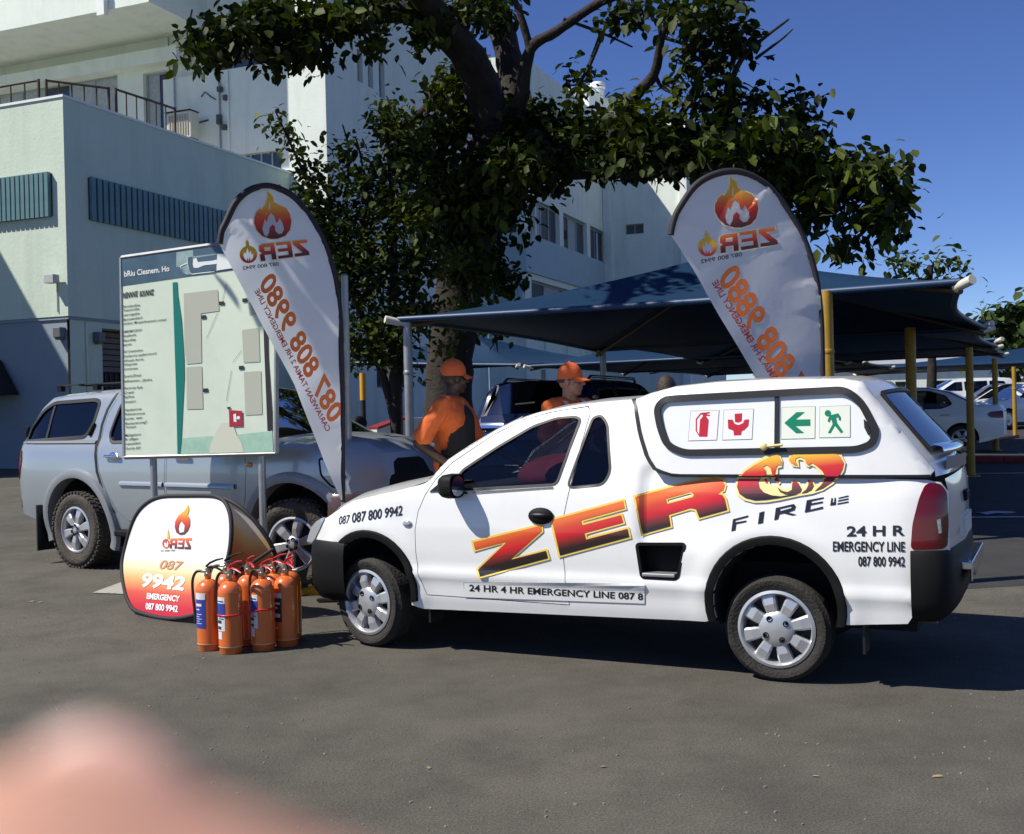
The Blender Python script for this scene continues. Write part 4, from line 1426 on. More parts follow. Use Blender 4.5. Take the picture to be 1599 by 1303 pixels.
# rear door of the canopy: bulges out behind the seam
CR = [(-0.474, 1.662), (-0.56, 1.548), (-0.65, 1.427), (-0.73, 1.320), (-0.79, 1.240), (-0.836, 1.178), (-0.845, 1.150)]
CB = [-0.035, -0.06, -0.075, -0.095, -0.095, -0.075, -0.06]
mb = MB(); loft(mb, [(s - 0.002, z, yh(s, z, Ycan), 0.012 if i == 0 else 0.03 if i < 4 else 0.0, b) for i, ((s, z), b) in enumerate(zip(CR, CB))], 17)
rd = mb.build('rear_door', WHITEPAINT, can, smooth=50)
mb = MB()
rows = []
for f_, in ((0.12,), (0.3,), (0.48,), (0.62,)):
    i = f_ * 6; a = int(i); t = i - a
    s = CR[a][0] * (1 - t) + CR[a + 1][0] * t; z = CR[a][1] * (1 - t) + CR[a + 1][1] * t; b = CB[a] * (1 - t) + CB[a + 1] * t
    Y_ = yh(s, z, Ycan)
    rows.append([(s - 0.012 + b * (1 - u * u), -u * Y_, z + 0.026 * (1 - abs(u) ** 2.4) + 0.008) for u in np.linspace(-0.86, 0.86, 13)])
mb.grid(rows); rg = mb.build('rear_glass', glass_mat('rear_door_glass', (0.12, 0.13, 0.13), refl=0.5), can, smooth=60)
mb = MB(); mb.tube([Vector(p) + Vector((-0.004, 0, 0.004)) for p in rows[0]] + [Vector(r_[-1]) for r_ in rows[1:]] + [Vector(p) + Vector((-0.004, 0, 0.004)) for p in reversed(rows[-1])] + [Vector(r_[0]) for r_ in reversed(rows[:-1])], 0.012, 6)
mb.build('rear_glass_seal', RUBBER, can, smooth=60)
mb = MB()
rows = [[(-0.925 + dx + 0.05 * (abs(u) ** 2), -u * 0.55, z) for u in np.linspace(-1, 1, 9)] for dx, z in ((0.06, 1.315), (0.01, 1.30), (0.0, 1.275), (0.004, 1.262))]
mb.grid(rows); mb.build('door_trim', CHROME, can, smooth=60)
mb = MB()
rows = [[(-0.935 + 0.06 * (abs(u) ** 2) - 0.006, -u * 0.50, z) for u in np.linspace(-1, 1, 9)] for z in (1.245, 1.175)]
mb.grid(rows); mb.build('door_window', DOORPANEL, can, smooth=60)

# ---- print on the van
YELLOW = mat('yellow_vinyl', (0.85, 0.60, 0.10), rough=0.35, coat=0.4)
BLACKVINYL = mat('black_vinyl', (0.012, 0.010, 0.012), rough=0.35, coat=0.4)
FIREVINYL = grad_mat('fire_vinyl', [(0.0, (0.80, 0.17, 0.03)), (0.22, (0.62, 0.06, 0.02)), (0.45, (0.60, 0.008, 0.018)), (0.62, (0.22, 0.02, 0.015)), (0.80, (0.022, 0.010, 0.008)), (1.0, (0.012, 0.009, 0.009))], rough=0.35, coat=0.4)
OVINYL = grad_mat('fire_ring_vinyl', [(0.0, (0.85, 0.50, 0.03)), (0.12, (0.80, 0.28, 0.03)), (0.28, (0.62, 0.03, 0.02)), (0.45, (0.55, 0.012, 0.02)), (0.68, (0.12, 0.03, 0.03)), (0.85, (0.015, 0.012, 0.012)), (1, (0.012, 0.01, 0.01))], rough=0.35, coat=0.4)
Zp = zm([(165, 755), (1085, 528), (1090, 605), (665, 995), (1150, 872), (1178, 972), (255, 1222), (230, 1128), (625, 745), (190, 857)], 8.689, 720, 760)
Ep = zm([(62, 440), (655, 280), (668, 340), (305, 442), (315, 482), (638, 398), (655, 460), (333, 548), (345, 602), (692, 512), (707, 580), (130, 735)], 5.33, 850, 730)
Rp = zm([(755, 247), (1215, 122), (1330, 100), (1420, 90), (1480, 102), (1502, 150), (1490, 190), (1440, 222), (1480, 230), (1500, 260), (1522, 355), (1290, 420), (1262, 350), (1215, 340), (1035, 395), (1050, 490), (818, 555)], 5.33, 850, 730)
Rh = zm([(1012, 262), (1215, 205), (1245, 225), (1235, 248), (1022, 305)], 5.33, 850, 730)
def fire_grad(px, py):
    """0 at the top edge of the slanting word, 1 at its foot"""
    return min(1, max(0, (py - (817 + (px - 740) * -0.266 + 27)) / 66.0 + 0.42))
def fg(px, py):
    top = 847 - (px - 739) * 0.2535
    return float(np.clip((py - top) / (55 + (px - 739) * 0.018), 0, 1))
mb = MB(); bk = MB()
for p, hs_ in ((Zp, []), (Ep, []), (Rp, [Rh])):
    decal(mb, vpx, p, hs_, 0.0075, 4, fg)
    decal(bk, vpx, offset_poly(p, 3.0), [offset_poly(q, -2.2) for q in hs_], 0.0055, 4)
tag(mb.build('lettering', FIREVINYL, van, grad=True), 'slanting red to black letters Z E R')
bk.build('lettering_outline', YELLOW, van)
O1 = [(690, 140), (560, 190), (420, 265), (310, 340), (240, 430), (222, 510), (250, 590), (320, 640), (430, 668), (560, 660), (700, 640), (870, 606), (940, 588), (860, 596), (720, 620), (620, 610), (530, 575), (480, 520), (465, 460), (490, 420), (530, 405), (548, 470), (575, 470), (552, 400), (553, 330), (520, 285), (560, 265), (605, 300), (625, 380), (660, 455), (695, 468), (698, 440), (655, 350), (672, 285), (690, 262), (722, 270), (725, 220), (700, 175)]
O2 = [(680, 515), (740, 560), (800, 570), (845, 545), (850, 470), (875, 442), (920, 470), (960, 540), (940, 578), (870, 598), (770, 598), (710, 570)]
O3 = [(1030, 430), (1080, 455), (1095, 500), (1070, 550), (1010, 580), (950, 588), (1010, 540), (1035, 490)]
O4 = [(815, 200), (845, 155), (900, 130), (1100, 116), (1290, 116), (1390, 160), (1435, 240), (1420, 310), (1380, 390), (1300, 460), (1200, 530), (1100, 565), (1170, 500), (1210, 450), (1222, 390), (1190, 330), (1120, 270), (1075, 240), (1035, 270), (1012, 250), (990, 190), (940, 172), (890, 188), (885, 220), (912, 272), (870, 262), (830, 235)]
def og(px, py):
    return float(np.clip((py - (722 - (px - 1150) * 0.10)) / 72, 0, 1))
def opx(px, py, off=0.002):
    a = vpx(px, py, off)
    return a if a[2] < 1.150 else cpx(px, py, off)
mb = MB(); bk = MB()
for q in (O1, O2, O3, O4):
    p = zm(q, 7.268, 1120, 690)
    decal(mb, opx, p, [], 0.0105, 4, og)
for q in ([(600, 130), (700, 125), (740, 215), (735, 290), (690, 300), (690, 400), (720, 470), (700, 490), (640, 440), (600, 400), (595, 480), (640, 510), (700, 495), (760, 540), (830, 520), (850, 430), (920, 440), (985, 530), (1010, 500), (1015, 420), (1080, 430), (1120, 500), (1190, 440), (1190, 380), (1110, 290), (1070, 270), (1035, 292), (1000, 270), (970, 210), (920, 205), (930, 290), (850, 280), (795, 205), (830, 140), (890, 110), (1100, 98), (1300, 100), (1410, 145), (1458, 240), (1440, 330), (1390, 410), (1310, 485), (1200, 555), (1080, 592), (940, 615), (700, 668), (560, 690), (420, 695), (300, 665), (225, 605), (198, 510), (218, 420), (295, 320), (420, 235)],):
    decal(bk, opx, zm(q, 7.268, 1120, 690), [], 0.0075, 6)
tag(mb.build('flame_ring', OVINYL, van, grad=True), 'flame shaped letter O across the canopy seam')
bk.build('flame_ring_outline', mat('pale_yellow_vinyl', (0.86, 0.72, 0.28), rough=0.35, coat=0.4), van)
mb = MB()
for q, hl in (([(158, 1018), (178, 880), (352, 835), (350, 855), (205, 895), (203, 915), (330, 893), (328, 912), (215, 935), (205, 1005)], []),
              ([(460, 935), (478, 805), (535, 788), (518, 922)], []),
              ([(645, 892), (665, 752), (870, 706), (892, 735), (875, 778), (805, 803), (900, 828), (850, 838), (755, 812), (705, 825), (690, 880)], [[(715, 762), (840, 733), (842, 752), (712, 788)]]),
              ([(992, 805), (1015, 665), (1210, 628), (1205, 645), (1070, 675), (1064, 700), (1200, 676), (1195, 695), (1060, 722), (1052, 772), (1200, 735), (1200, 760)], []),
              ([(1280, 725), (1295, 640), (1312, 640), (1305, 690), (1325, 685), (1330, 635), (1345, 635), (1345, 715)], []),
              ([(1375, 635), (1490, 607), (1490, 620), (1372, 648)], []), ([(1370, 665), (1490, 640), (1490, 655), (1368, 680)], []), ([(1362, 700), (1490, 675), (1490, 690), (1360, 714)], [])):
    decal(mb, vpx, zm(q, 7.268, 1120, 690), [zm(x, 7.268, 1120, 690) for x in hl], 0.003, 9)
decal_text(mb, vpx, '24 H R', (1322, 837.5), (1413, 836), (0, -15), 0.003, 0.028)
decal_text(mb, vpx, 'EMERGENCY LINE', (1300.5, 861), (1413, 861.5), (0, -15), 0.003, 0.022)
decal_text(mb, vpx, '087 800 9942', (1340, 884), (1413, 884.5), (0, -14.5), 0.003, 0.022)
decal_text(mb, vpx, '087', (528.4, 819.5), (545, 817), (1.5, -13), 0.003, 0.006, 0.0)
decal_text(mb, vpx, '087 800 9942', (549, 816.5), (628, 804.5), (1.0, -15), 0.003, 0.02)
decal_text(mb, vpx, '24 HR 4 HR EMERGENCY LINE 087 8', (732.6, 923), (1004, 937), (0, -9.8), 0.0075, 0.02)
mb.build('lettering', BLACKVINYL, van)
mb = MB(); decal(mb, vpx, zm([(105, 85), (1360, 95), (1360, 235), (110, 190)], 4.44, 700, 890), [], 0.0055, 4); mb.build('sticker_strip', mat('grey_strip', (0.73, 0.73, 0.69), rough=0.5), van)
# safety signs on the canopy window
PANESURF = on_surface(lambda s, z: Ycan(s, z) - 0.006, VO, VF2, VL2)
SIGNRED = mat('sign_red', (0.50, 0.012, 0.03), rough=0.4)
SIGNGREEN = mat('sign_green', (0.0, 0.20, 0.10), rough=0.4)
SIGNBACK = mat('sign_pale', (0.74, 0.78, 0.66), rough=0.35)
SIGNWHT = mat('sign_white', (0.80, 0.79, 0.78), rough=0.35)
def zq(p):
    return zm(p, 3.9975, 1000, 590)
def circle(cx, cy, r, n=14, ry=None):
    return [(cx + r * math.cos(a), cy + (ry or r) * math.sin(a)) for a in np.linspace(0, 2 * math.pi, n, endpoint=False)]
signs = [([(315, 210), (490, 205), (475, 388), (300, 393)], 'red', [[(372, 262), (388, 245), (390, 232), (378, 228), (352, 262), (352, 330), (368, 358), (362, 360), (345, 332), (345, 258), (376, 220), (432, 214), (433, 220), (408, 228), (434, 232), (432, 238), (410, 238), (412, 246), (426, 262), (417, 368), (365, 368)]]),
         ([(523, 203), (705, 197), (695, 383), (513, 388)], 'red', [[(588, 226), (634, 222), (632, 270), (612, 280), (590, 276)], [(545, 262), (575, 262), (588, 288), (612, 296), (640, 284), (650, 262), (678, 260), (674, 300), (650, 325), (632, 334), (628, 358), (584, 360), (580, 330), (548, 318)]]),
         ([(885, 187), (1090, 181), (1088, 378), (880, 383)], 'green', [[(898, 283), (975, 215), (1025, 215), (968, 262), (1060, 260), (1060, 300), (968, 302), (1022, 345), (972, 347)]]),
         ([(1120, 183), (1308, 175), (1308, 370), (1118, 374)], 'green', [circle(1170, 222, 20), [(1182, 235), (1235, 222), (1252, 248), (1250, 268), (1238, 266), (1236, 250), (1222, 248), (1228, 282), (1266, 338), (1250, 346), (1214, 300), (1186, 348), (1170, 344), (1200, 290), (1192, 262), (1186, 262), (1182, 280), (1168, 272), (1172, 256)]])]
for q, c, icon in signs:
    mb = MB(); decal(mb, PANESURF, zq(offset_poly(q, 3)), [], 0.0015, 20); s_ = mb.build('sign_border', FRAME, can)
    mb = MB(); decal(mb, PANESURF, zq(q), [], 0.003, 20); mb.build('safety_sign', SIGNWHT if c == 'red' else SIGNBACK, can)
    mb = MB()
    for p in icon:
        decal(mb, PANESURF, zq(p), [], 0.0045, 20)
    mb.build('sign_symbol', SIGNRED if c == 'red' else SIGNGREEN, can)
# ------------------------------------------------------------------ silver double-cab pickup behind the sign
SILVERPAINT = mat('silver_car_paint', (0.34, 0.38, 0.405), rough=0.30, metal=0.4, coat=0.7, var=0.02, vscale=2, dirt=(0.28, 0.30, 0.30), dscale=2.0, damt=0.25)
GREYTRIM = mat('grey_trim_plastic', (0.16, 0.17, 0.18), rough=0.45)
TH = R(34)
TF, TL = np.array([math.cos(TH), -math.sin(TH)]), np.array([math.sin(TH), math.cos(TH)])
TO = np.array([-3.894, 11.708])
TZ = 0.106
tri = thing('pickup_truck', 'silver double cab pickup with a hard canopy and dusty tyres behind the map sign', 'pickup truck', (TO[0], TO[1], TZ), -TH)

def Ytri0(s, z):
    s, z = np.broadcast_arrays(np.atleast_1d(np.asarray(s, float)), np.atleast_1d(np.asarray(z, float)))
    y = np.interp(z, [0.3, 0.45, 0.6, 0.8, 0.95, 1.10, 1.20, 1.26, 1.45, 1.65, 1.76], [0.80, 0.835, 0.862, 0.878, 0.880, 0.868, 0.84, 0.80, 0.74, 0.665, 0.61])
    t = np.clip((s - 2.75) / 0.95, 0, None)
    y = y - 0.22 * t ** 2.2
    t = np.clip((-0.62 - s) / 0.34, 0, 1)
    return y - 0.10 * (1 - np.sqrt(np.maximum(0, 1 - t * t)))
T_TOP = [(3.54, 0.93), (3.46, 1.08), (3.24, 1.175), (2.95, 1.22), (2.62, 1.235), (2.35, 1.37), (2.0, 1.56), (1.72, 1.685), (1.40, 1.735), (0.9, 1.755), (0.50, 1.745), (0.46, 1.74),
         (0.10, 1.735), (-0.40, 1.715), (-0.60, 1.69), (-0.72, 1.60), (-0.90, 1.32), (-0.96, 1.22)]
T_ALL = spline(T_TOP[:11], 3) + T_TOP[11:]
Ytri = rounded(Ytri0, T_ALL, 0.07, 0.06)
tpx_ = on_surface(Ytri, TO, TF, TL, -1.0, TZ)
def tsz(pts):
    return [(lambda q: (q[0], q[2]))(tpx_(x, y)) for x, y in pts]
RAT = arc_pts(0.12, 0.40, 0.50, 196, -18, 18)
FAT = arc_pts(3.03, 0.40, 0.50, 198, -5, 18)
T_OUT = T_ALL + [(-0.98, 1.15), (-0.97, 0.62), (-0.90, 0.50), (-0.50, 0.42)] + RAT + [(0.70, 0.40), (2.46, 0.40)] + FAT + [(3.54, 0.42), (3.60, 0.70)]
can_gap = [(0.495, 1.74), (0.405, 1.55), (0.385, 1.40), (0.40, 1.20), (0.455, 0.95), (0.56, 0.72), (0.68, 0.56)]
rdoor = [(0.52, 1.69), (0.43, 1.52), (0.415, 1.35), (0.425, 1.18), (0.48, 0.95), (0.60, 0.72), (0.74, 0.55), (0.85, 0.48), (1.43, 0.47), (1.455, 1.20), (1.455, 1.69), (0.95, 1.715)]
fdoor = [(1.475, 1.69), (1.475, 1.20), (1.45, 0.47), (2.40, 0.47), (2.50, 0.75), (2.52, 1.0), (2.47, 1.23), (2.28, 1.355), (1.98, 1.52), (1.70, 1.645)]
rwin = fillet([(0.60, 1.60), (0.545, 1.30), (0.60, 1.235), (1.39, 1.25), (1.39, 1.645), (0.95, 1.665)], 0.05)
fwin = fillet([(1.54, 1.625), (1.54, 1.25), (2.33, 1.26), (2.20, 1.36), (1.95, 1.49), (1.70, 1.595)], 0.04)
cwin = fillet(tsz([(41, 690), (133, 683), (147, 660), (157, 628), (150, 624), (86, 629), (70, 640), (50, 668)]), 0.05)
tlamp = fillet([(-0.955, 1.15), (-0.85, 1.15), (-0.83, 1.05), (-0.88, 0.88), (-0.965, 0.84), (-0.975, 1.0)], 0.03)
hlamp = fillet(tsz([(500, 716), (516, 722), (534, 742), (536, 762), (520, 760), (503, 742)]), 0.03)
tb = MB()
for side in (1, -1):
    panel(tb, T_OUT, [rdoor, fdoor, cwin], Ytri, side, h=0.075, lip=0.04, extra=near_points(T_ALL, False, T_OUT, (0.01, 0.03, 0.055)))
def yt(s, z):
    return float(Ytri(s, z)[0])
loft(tb, [(s, z, yt(s, z), c, b) for s, z, c, b in [(2.62, 1.235, 0.05, 0.13), (2.95, 1.22, 0.055, 0.12), (3.24, 1.175, 0.05, 0.12), (3.46, 1.08, 0.03, 0.12), (3.54, 0.93, 0.0, 0.12), (3.60, 0.70, 0, 0.10)]])
loft(tb, [(s, z, yt(s, z), 0.03, 0.04 if s > 1.6 else 0) for s, z in T_TOP[7:]])
loft(tb, [(s, z, yt(s, z), 0.0, -0.03) for s, z in [(-0.96, 1.22), (-0.98, 1.0), (-0.97, 0.62)]])
tb.build('body', SILVERPAINT, tri, smooth=38)
for side in (1, -1):
    for dn, wn_ in ((rdoor, rwin), (fdoor, fwin)):
        mb = MB(); panel(mb, offset_poly(dn, -0.006), [wn_], Ytri, side, h=0.08, lip=0.03); d = mb.build('door', SILVERPAINT, tri, smooth=38)
        mb = MB(); panel(mb, offset_poly(wn_, -0.003), [], Ytri, side, h=0.15, lip=0, off=-0.012); mb.build('window', DARKGLASS, d, smooth=60)
        mb = MB(); panel(mb, offset_poly(wn_, 0.02), [offset_poly(wn_, -0.006)], Ytri, side, h=0.15, lip=0.02, off=0.004); mb.build('window_seal', RUBBER, d, smooth=60)
        hs = 0.70 if dn is rdoor else 1.70
        hy = yt(hs, 1.09)
        mb = MB(); mb.ball((hs, side * (hy + 0.004), 1.09), (0.085, 0.012, 0.045), 16, 8); mb.build('handle_cup', CHROME, d, smooth=60)
        mb = MB(); mb.capsule((hs - 0.10, side * (hy + 0.025), 1.095), (hs + 0.10, side * (hy + 0.025), 1.09), 0.016, 0.016, 10); mb.build('handle', CHROME, d, smooth=60)
        m0, m1 = (0.80, 1.42) if dn is rdoor else (1.46, 2.38)
        mb = MB(); mb.grid([[(s, side * (yt(s, 0.83) + o), z) for s in np.linspace(m0, m1, 8)] for o, z in ((0.0, 0.862), (0.018, 0.852), (0.02, 0.825), (0.0, 0.812))]); mb.build('side_moulding', SILVERPAINT, d, smooth=60)
    mb = MB(); panel(mb, offset_poly(cwin, -0.003), [], Ytri, side, h=0.15, lip=0, off=-0.012); q = mb.build('canopy_window', DARKGLASS, tri, smooth=60)
    mb = MB(); panel(mb, offset_poly(cwin, 0.016), [offset_poly(cwin, -0.02)], Ytri, side, h=0.15, lip=0.02, off=0.005); mb.build('window_seal', RUBBER, q, smooth=60)
    dv = tsz([(84, 632), (87, 632), (72, 688), (69, 688)])
    mb = MB(); panel(mb, dv, [], Ytri, side, h=0.15, lip=0.01, off=-0.004); mb.build('window_divider', RUBBER, q)
    for hx in (((-0.93, 1.30), (-0.90, 1.38)), ((0.24, 1.31), (0.27, 1.40))):
        (s0, z0), (s1, z1) = hx
        mb = MB(); mb.capsule((s0, side * (yt(s0, z0) + 0.012), z0), (s1, side * (yt(s1, z1) + 0.012), z1), 0.022, 0.018, 8); mb.build('canopy_latch', BLACKPLASTIC, tri, smooth=60)
    cg = densify(can_gap, 0.06, False)
    mb = MB(); mb.grid([[(p[0] + o, side * (yt(*p) + (0.005 if abs(o) < 0.02 else -0.01)), p[1]) for p in cg] for o in (-0.026, -0.018, 0.004, 0.012)]); mb.build('cab_gap_seal', RUBBER, tri, smooth=60, recalc=True)
    mb = MB(); mb.grid([[(s, side * (yt(s, z) + o), z) for s in np.linspace(-0.92, 0.37, 10)] for z, o in ((1.248, 0.0), (1.24, 0.014), (1.222, 0.014), (1.212, 0.0))]); mb.build('canopy_rail', GREYTRIM, tri, smooth=60)
    for cs, a0, a1 in ((0.12, 198, -22), (3.03, 200, -8)):
        mb = MB(); strip(mb, arc_pts(cs, 0.40, 0.575, a0, a1, 26), arc_pts(cs, 0.40, 0.485, a0, a1, 26), Ytri, side, 0.05, 0.09); mb.build('wheel_arch_flare', mat('flare_paint', (0.22, 0.235, 0.25), rough=0.4, coat=0.3), tri, smooth=50, recalc=True)
    mb = MB(); panel(mb, tlamp, [], Ytri, side, h=0.04, lip=0.02, off=0.008); mb.build('tail_light', REDLENS, tri, smooth=50)
    mb = MB(); panel(mb, hlamp, [], Ytri, side, h=0.04, lip=0.02, off=0.010); hl_ = mb.build('headlight', CLEARLENS, tri, smooth=50)
    mb = MB(); panel(mb, offset_poly(hlamp, 0.012), [offset_poly(hlamp, -0.004)], Ytri, side, h=0.06, lip=0.02, off=0.012); mb.build('lamp_rim', BLACKPLASTIC, hl_, smooth=50)
    mb = MB(); rp = tpx_(389, 726); mb.ball((rp[0], side * abs(rp[1]), rp[2]), (0.045, 0.014, 0.024), 12, 8); mb.build('side_repeater', AMBERLENS, tri, smooth=60)
    mb = MB(); mb.capsule((2.18, side * 0.80, 1.30), (2.16, side * 1.02, 1.33), 0.03, 0.035, 10); mb.ball((2.15, side * 1.00, 1.35), (0.05, 0.10, 0.075), 16, 10); mb.build('mirror', BLACKPLASTIC, tri, smooth=60)
    mb = MB(); mb.grid([[(s, side * (0.62 - 0.02 * (s < -0.4)), 1.80) for s in np.linspace(-0.55, 1.3, 8)], [(s, side * (0.60 - 0.02 * (s < -0.4)), 1.815) for s in np.linspace(-0.55, 1.3, 8)], [(s, side * 0.575, 1.80) for s in np.linspace(-0.55, 1.3, 8)]])
    for s in (-0.5, 0.1, 0.7, 1.25):
        mb.box((s, side * 0.60, 1.775), (0.07, 0.05, 0.06))
    mb.build('roof_rail', BLACKPLASTIC, tri, smooth=40)
    mb = MB(); mb.box2((-0.50, side * 0.66, 0.14), (-0.48, side * 0.92, 0.60)); mb.build('mud_flap', RUBBER, tri)
    mb = MB(); mb.box2((0.75, side * 0.80, 0.34), (2.40, side * 0.93, 0.40)); mb.build('side_bar', BLACKPLASTIC, tri, bevel=0.015)
    for s, st in ((0.11, 0), (3.03, 0.30)):
        wheel(tri, Vector((s, side * 0.775, 0.372)), 0.372, 0.25, 0.225, side, st, 'six', MUDTYRE, knobs=True)
for k in range(2):
    mb = MB(); mb.tube([(-0.1 + k * 1.2, -0.66, 1.80), (-0.1 + k * 1.2, 0.66, 1.80)], 0.022, 8, ell=0.6); mb.build('cross_bar', BLACKPLASTIC, tri, smooth=60)
mb = MB(); loft(mb, [(s, z, yt(s, z) - 0.05, 0.03, b) for s, z, b in [(2.60, 1.25, 0.13), (2.35, 1.375, 0.12), (2.0, 1.565, 0.09), (1.73, 1.69, 0.05)]]); mb.build('windscreen', DARKGLASS, tri, smooth=60)
mb = MB(); loft(mb, [(2.66, 1.235, 0.75, 0.045, 0.14), (2.58, 1.255, 0.74, 0.03, 0.13)]); mb.build('cowl', BLACKPLASTIC, tri, smooth=60)
for side in (1, -1):
    mb = MB(); P = []
    for s, z in [(2.62, 1.235), (2.35, 1.37), (2.0, 1.56), (1.72, 1.685)]:
        y0 = yt(s, z); P.append([(s, side * y0, z), (s + 0.012, side * (y0 - 0.03), z + 0.008), (s + 0.014, side * (y0 - 0.075), z + 0.012)])
    mb.grid(P); mb.build('windscreen_pillar', SILVERPAINT, tri, smooth=60, recalc=True)
bumper('front_bumper', spline([(3.40, 0.80), (3.55, 0.755), (3.66, 0.60), (3.71, 0.35), (3.725, 0)], 4), [(-0.1, 0.80), (0, 0.79), (0.02, 0.76), (0.02, 0.50), (-0.02, 0.40), (-0.1, 0.38)], mat('brown_bumper', (0.075, 0.042, 0.038), rough=0.35, coat=0.3), tri)
bumper('rear_bumper', spline([(-0.90, 0.80), (-1.0, 0.74), (-1.08, 0.60), (-1.11, 0.3), (-1.12, 0)], 4), [(-0.05, 0.68), (0.0, 0.675), (0.015, 0.65), (0.015, 0.56), (-0.03, 0.52)], CHROME, tri)
mb = MB(); mb.grid([[(3.54 + d_ + 0.12 * (1 - (u * 0.78 / 0.66) ** 2) + 0.012, u * 0.62, z) for u in np.linspace(-1, 1, 13)] for z, d_ in ((0.80, 0.035), (0.92, 0.004), (1.00, -0.035), (1.06, -0.065))]); mb.build('grille', BLACKPLASTIC, tri)
mb = MB(); mb.box((3.70, -0.52, 0.72), (0.05, 0.16, 0.13), Matrix.Rotation(R(20), 3, 'Z')); mb.build('fog_lamp', CHROME, tri, bevel=0.02)
mb = MB(); mb.box2((-0.9, -0.45, 0.36), (3.4, 0.45, 0.75)); mb.box2((0.68, -0.80, 0.42), (2.46, 0.80, 0.50)); mb.box2((-0.9, -0.78, 1.0), (0.45, 0.78, 1.04)); mb.build('underbody', DARKIN, tri)
liner(tri, arc_pts(0.12, 0.40, 0.495, 200, -22), Ytri); liner(tri, arc_pts(3.03, 0.40, 0.495, 200, -22), Ytri)
mb = MB()
for s in (0.75, 1.55):
    for y in (0.38, -0.38):
        mb.box2((s, y - 0.25, 0.6), (s + 0.5, y + 0.25, 0.82)); mb.box((s + 0.02, y, 1.12), (0.14, 0.48, 0.66), Matrix.Rotation(R(-12), 3, 'Y')); mb.box((s - 0.05, y, 1.50), (0.09, 0.26, 0.17))
mb.build('seat', GREYSEAT, tri, bevel=0.03)

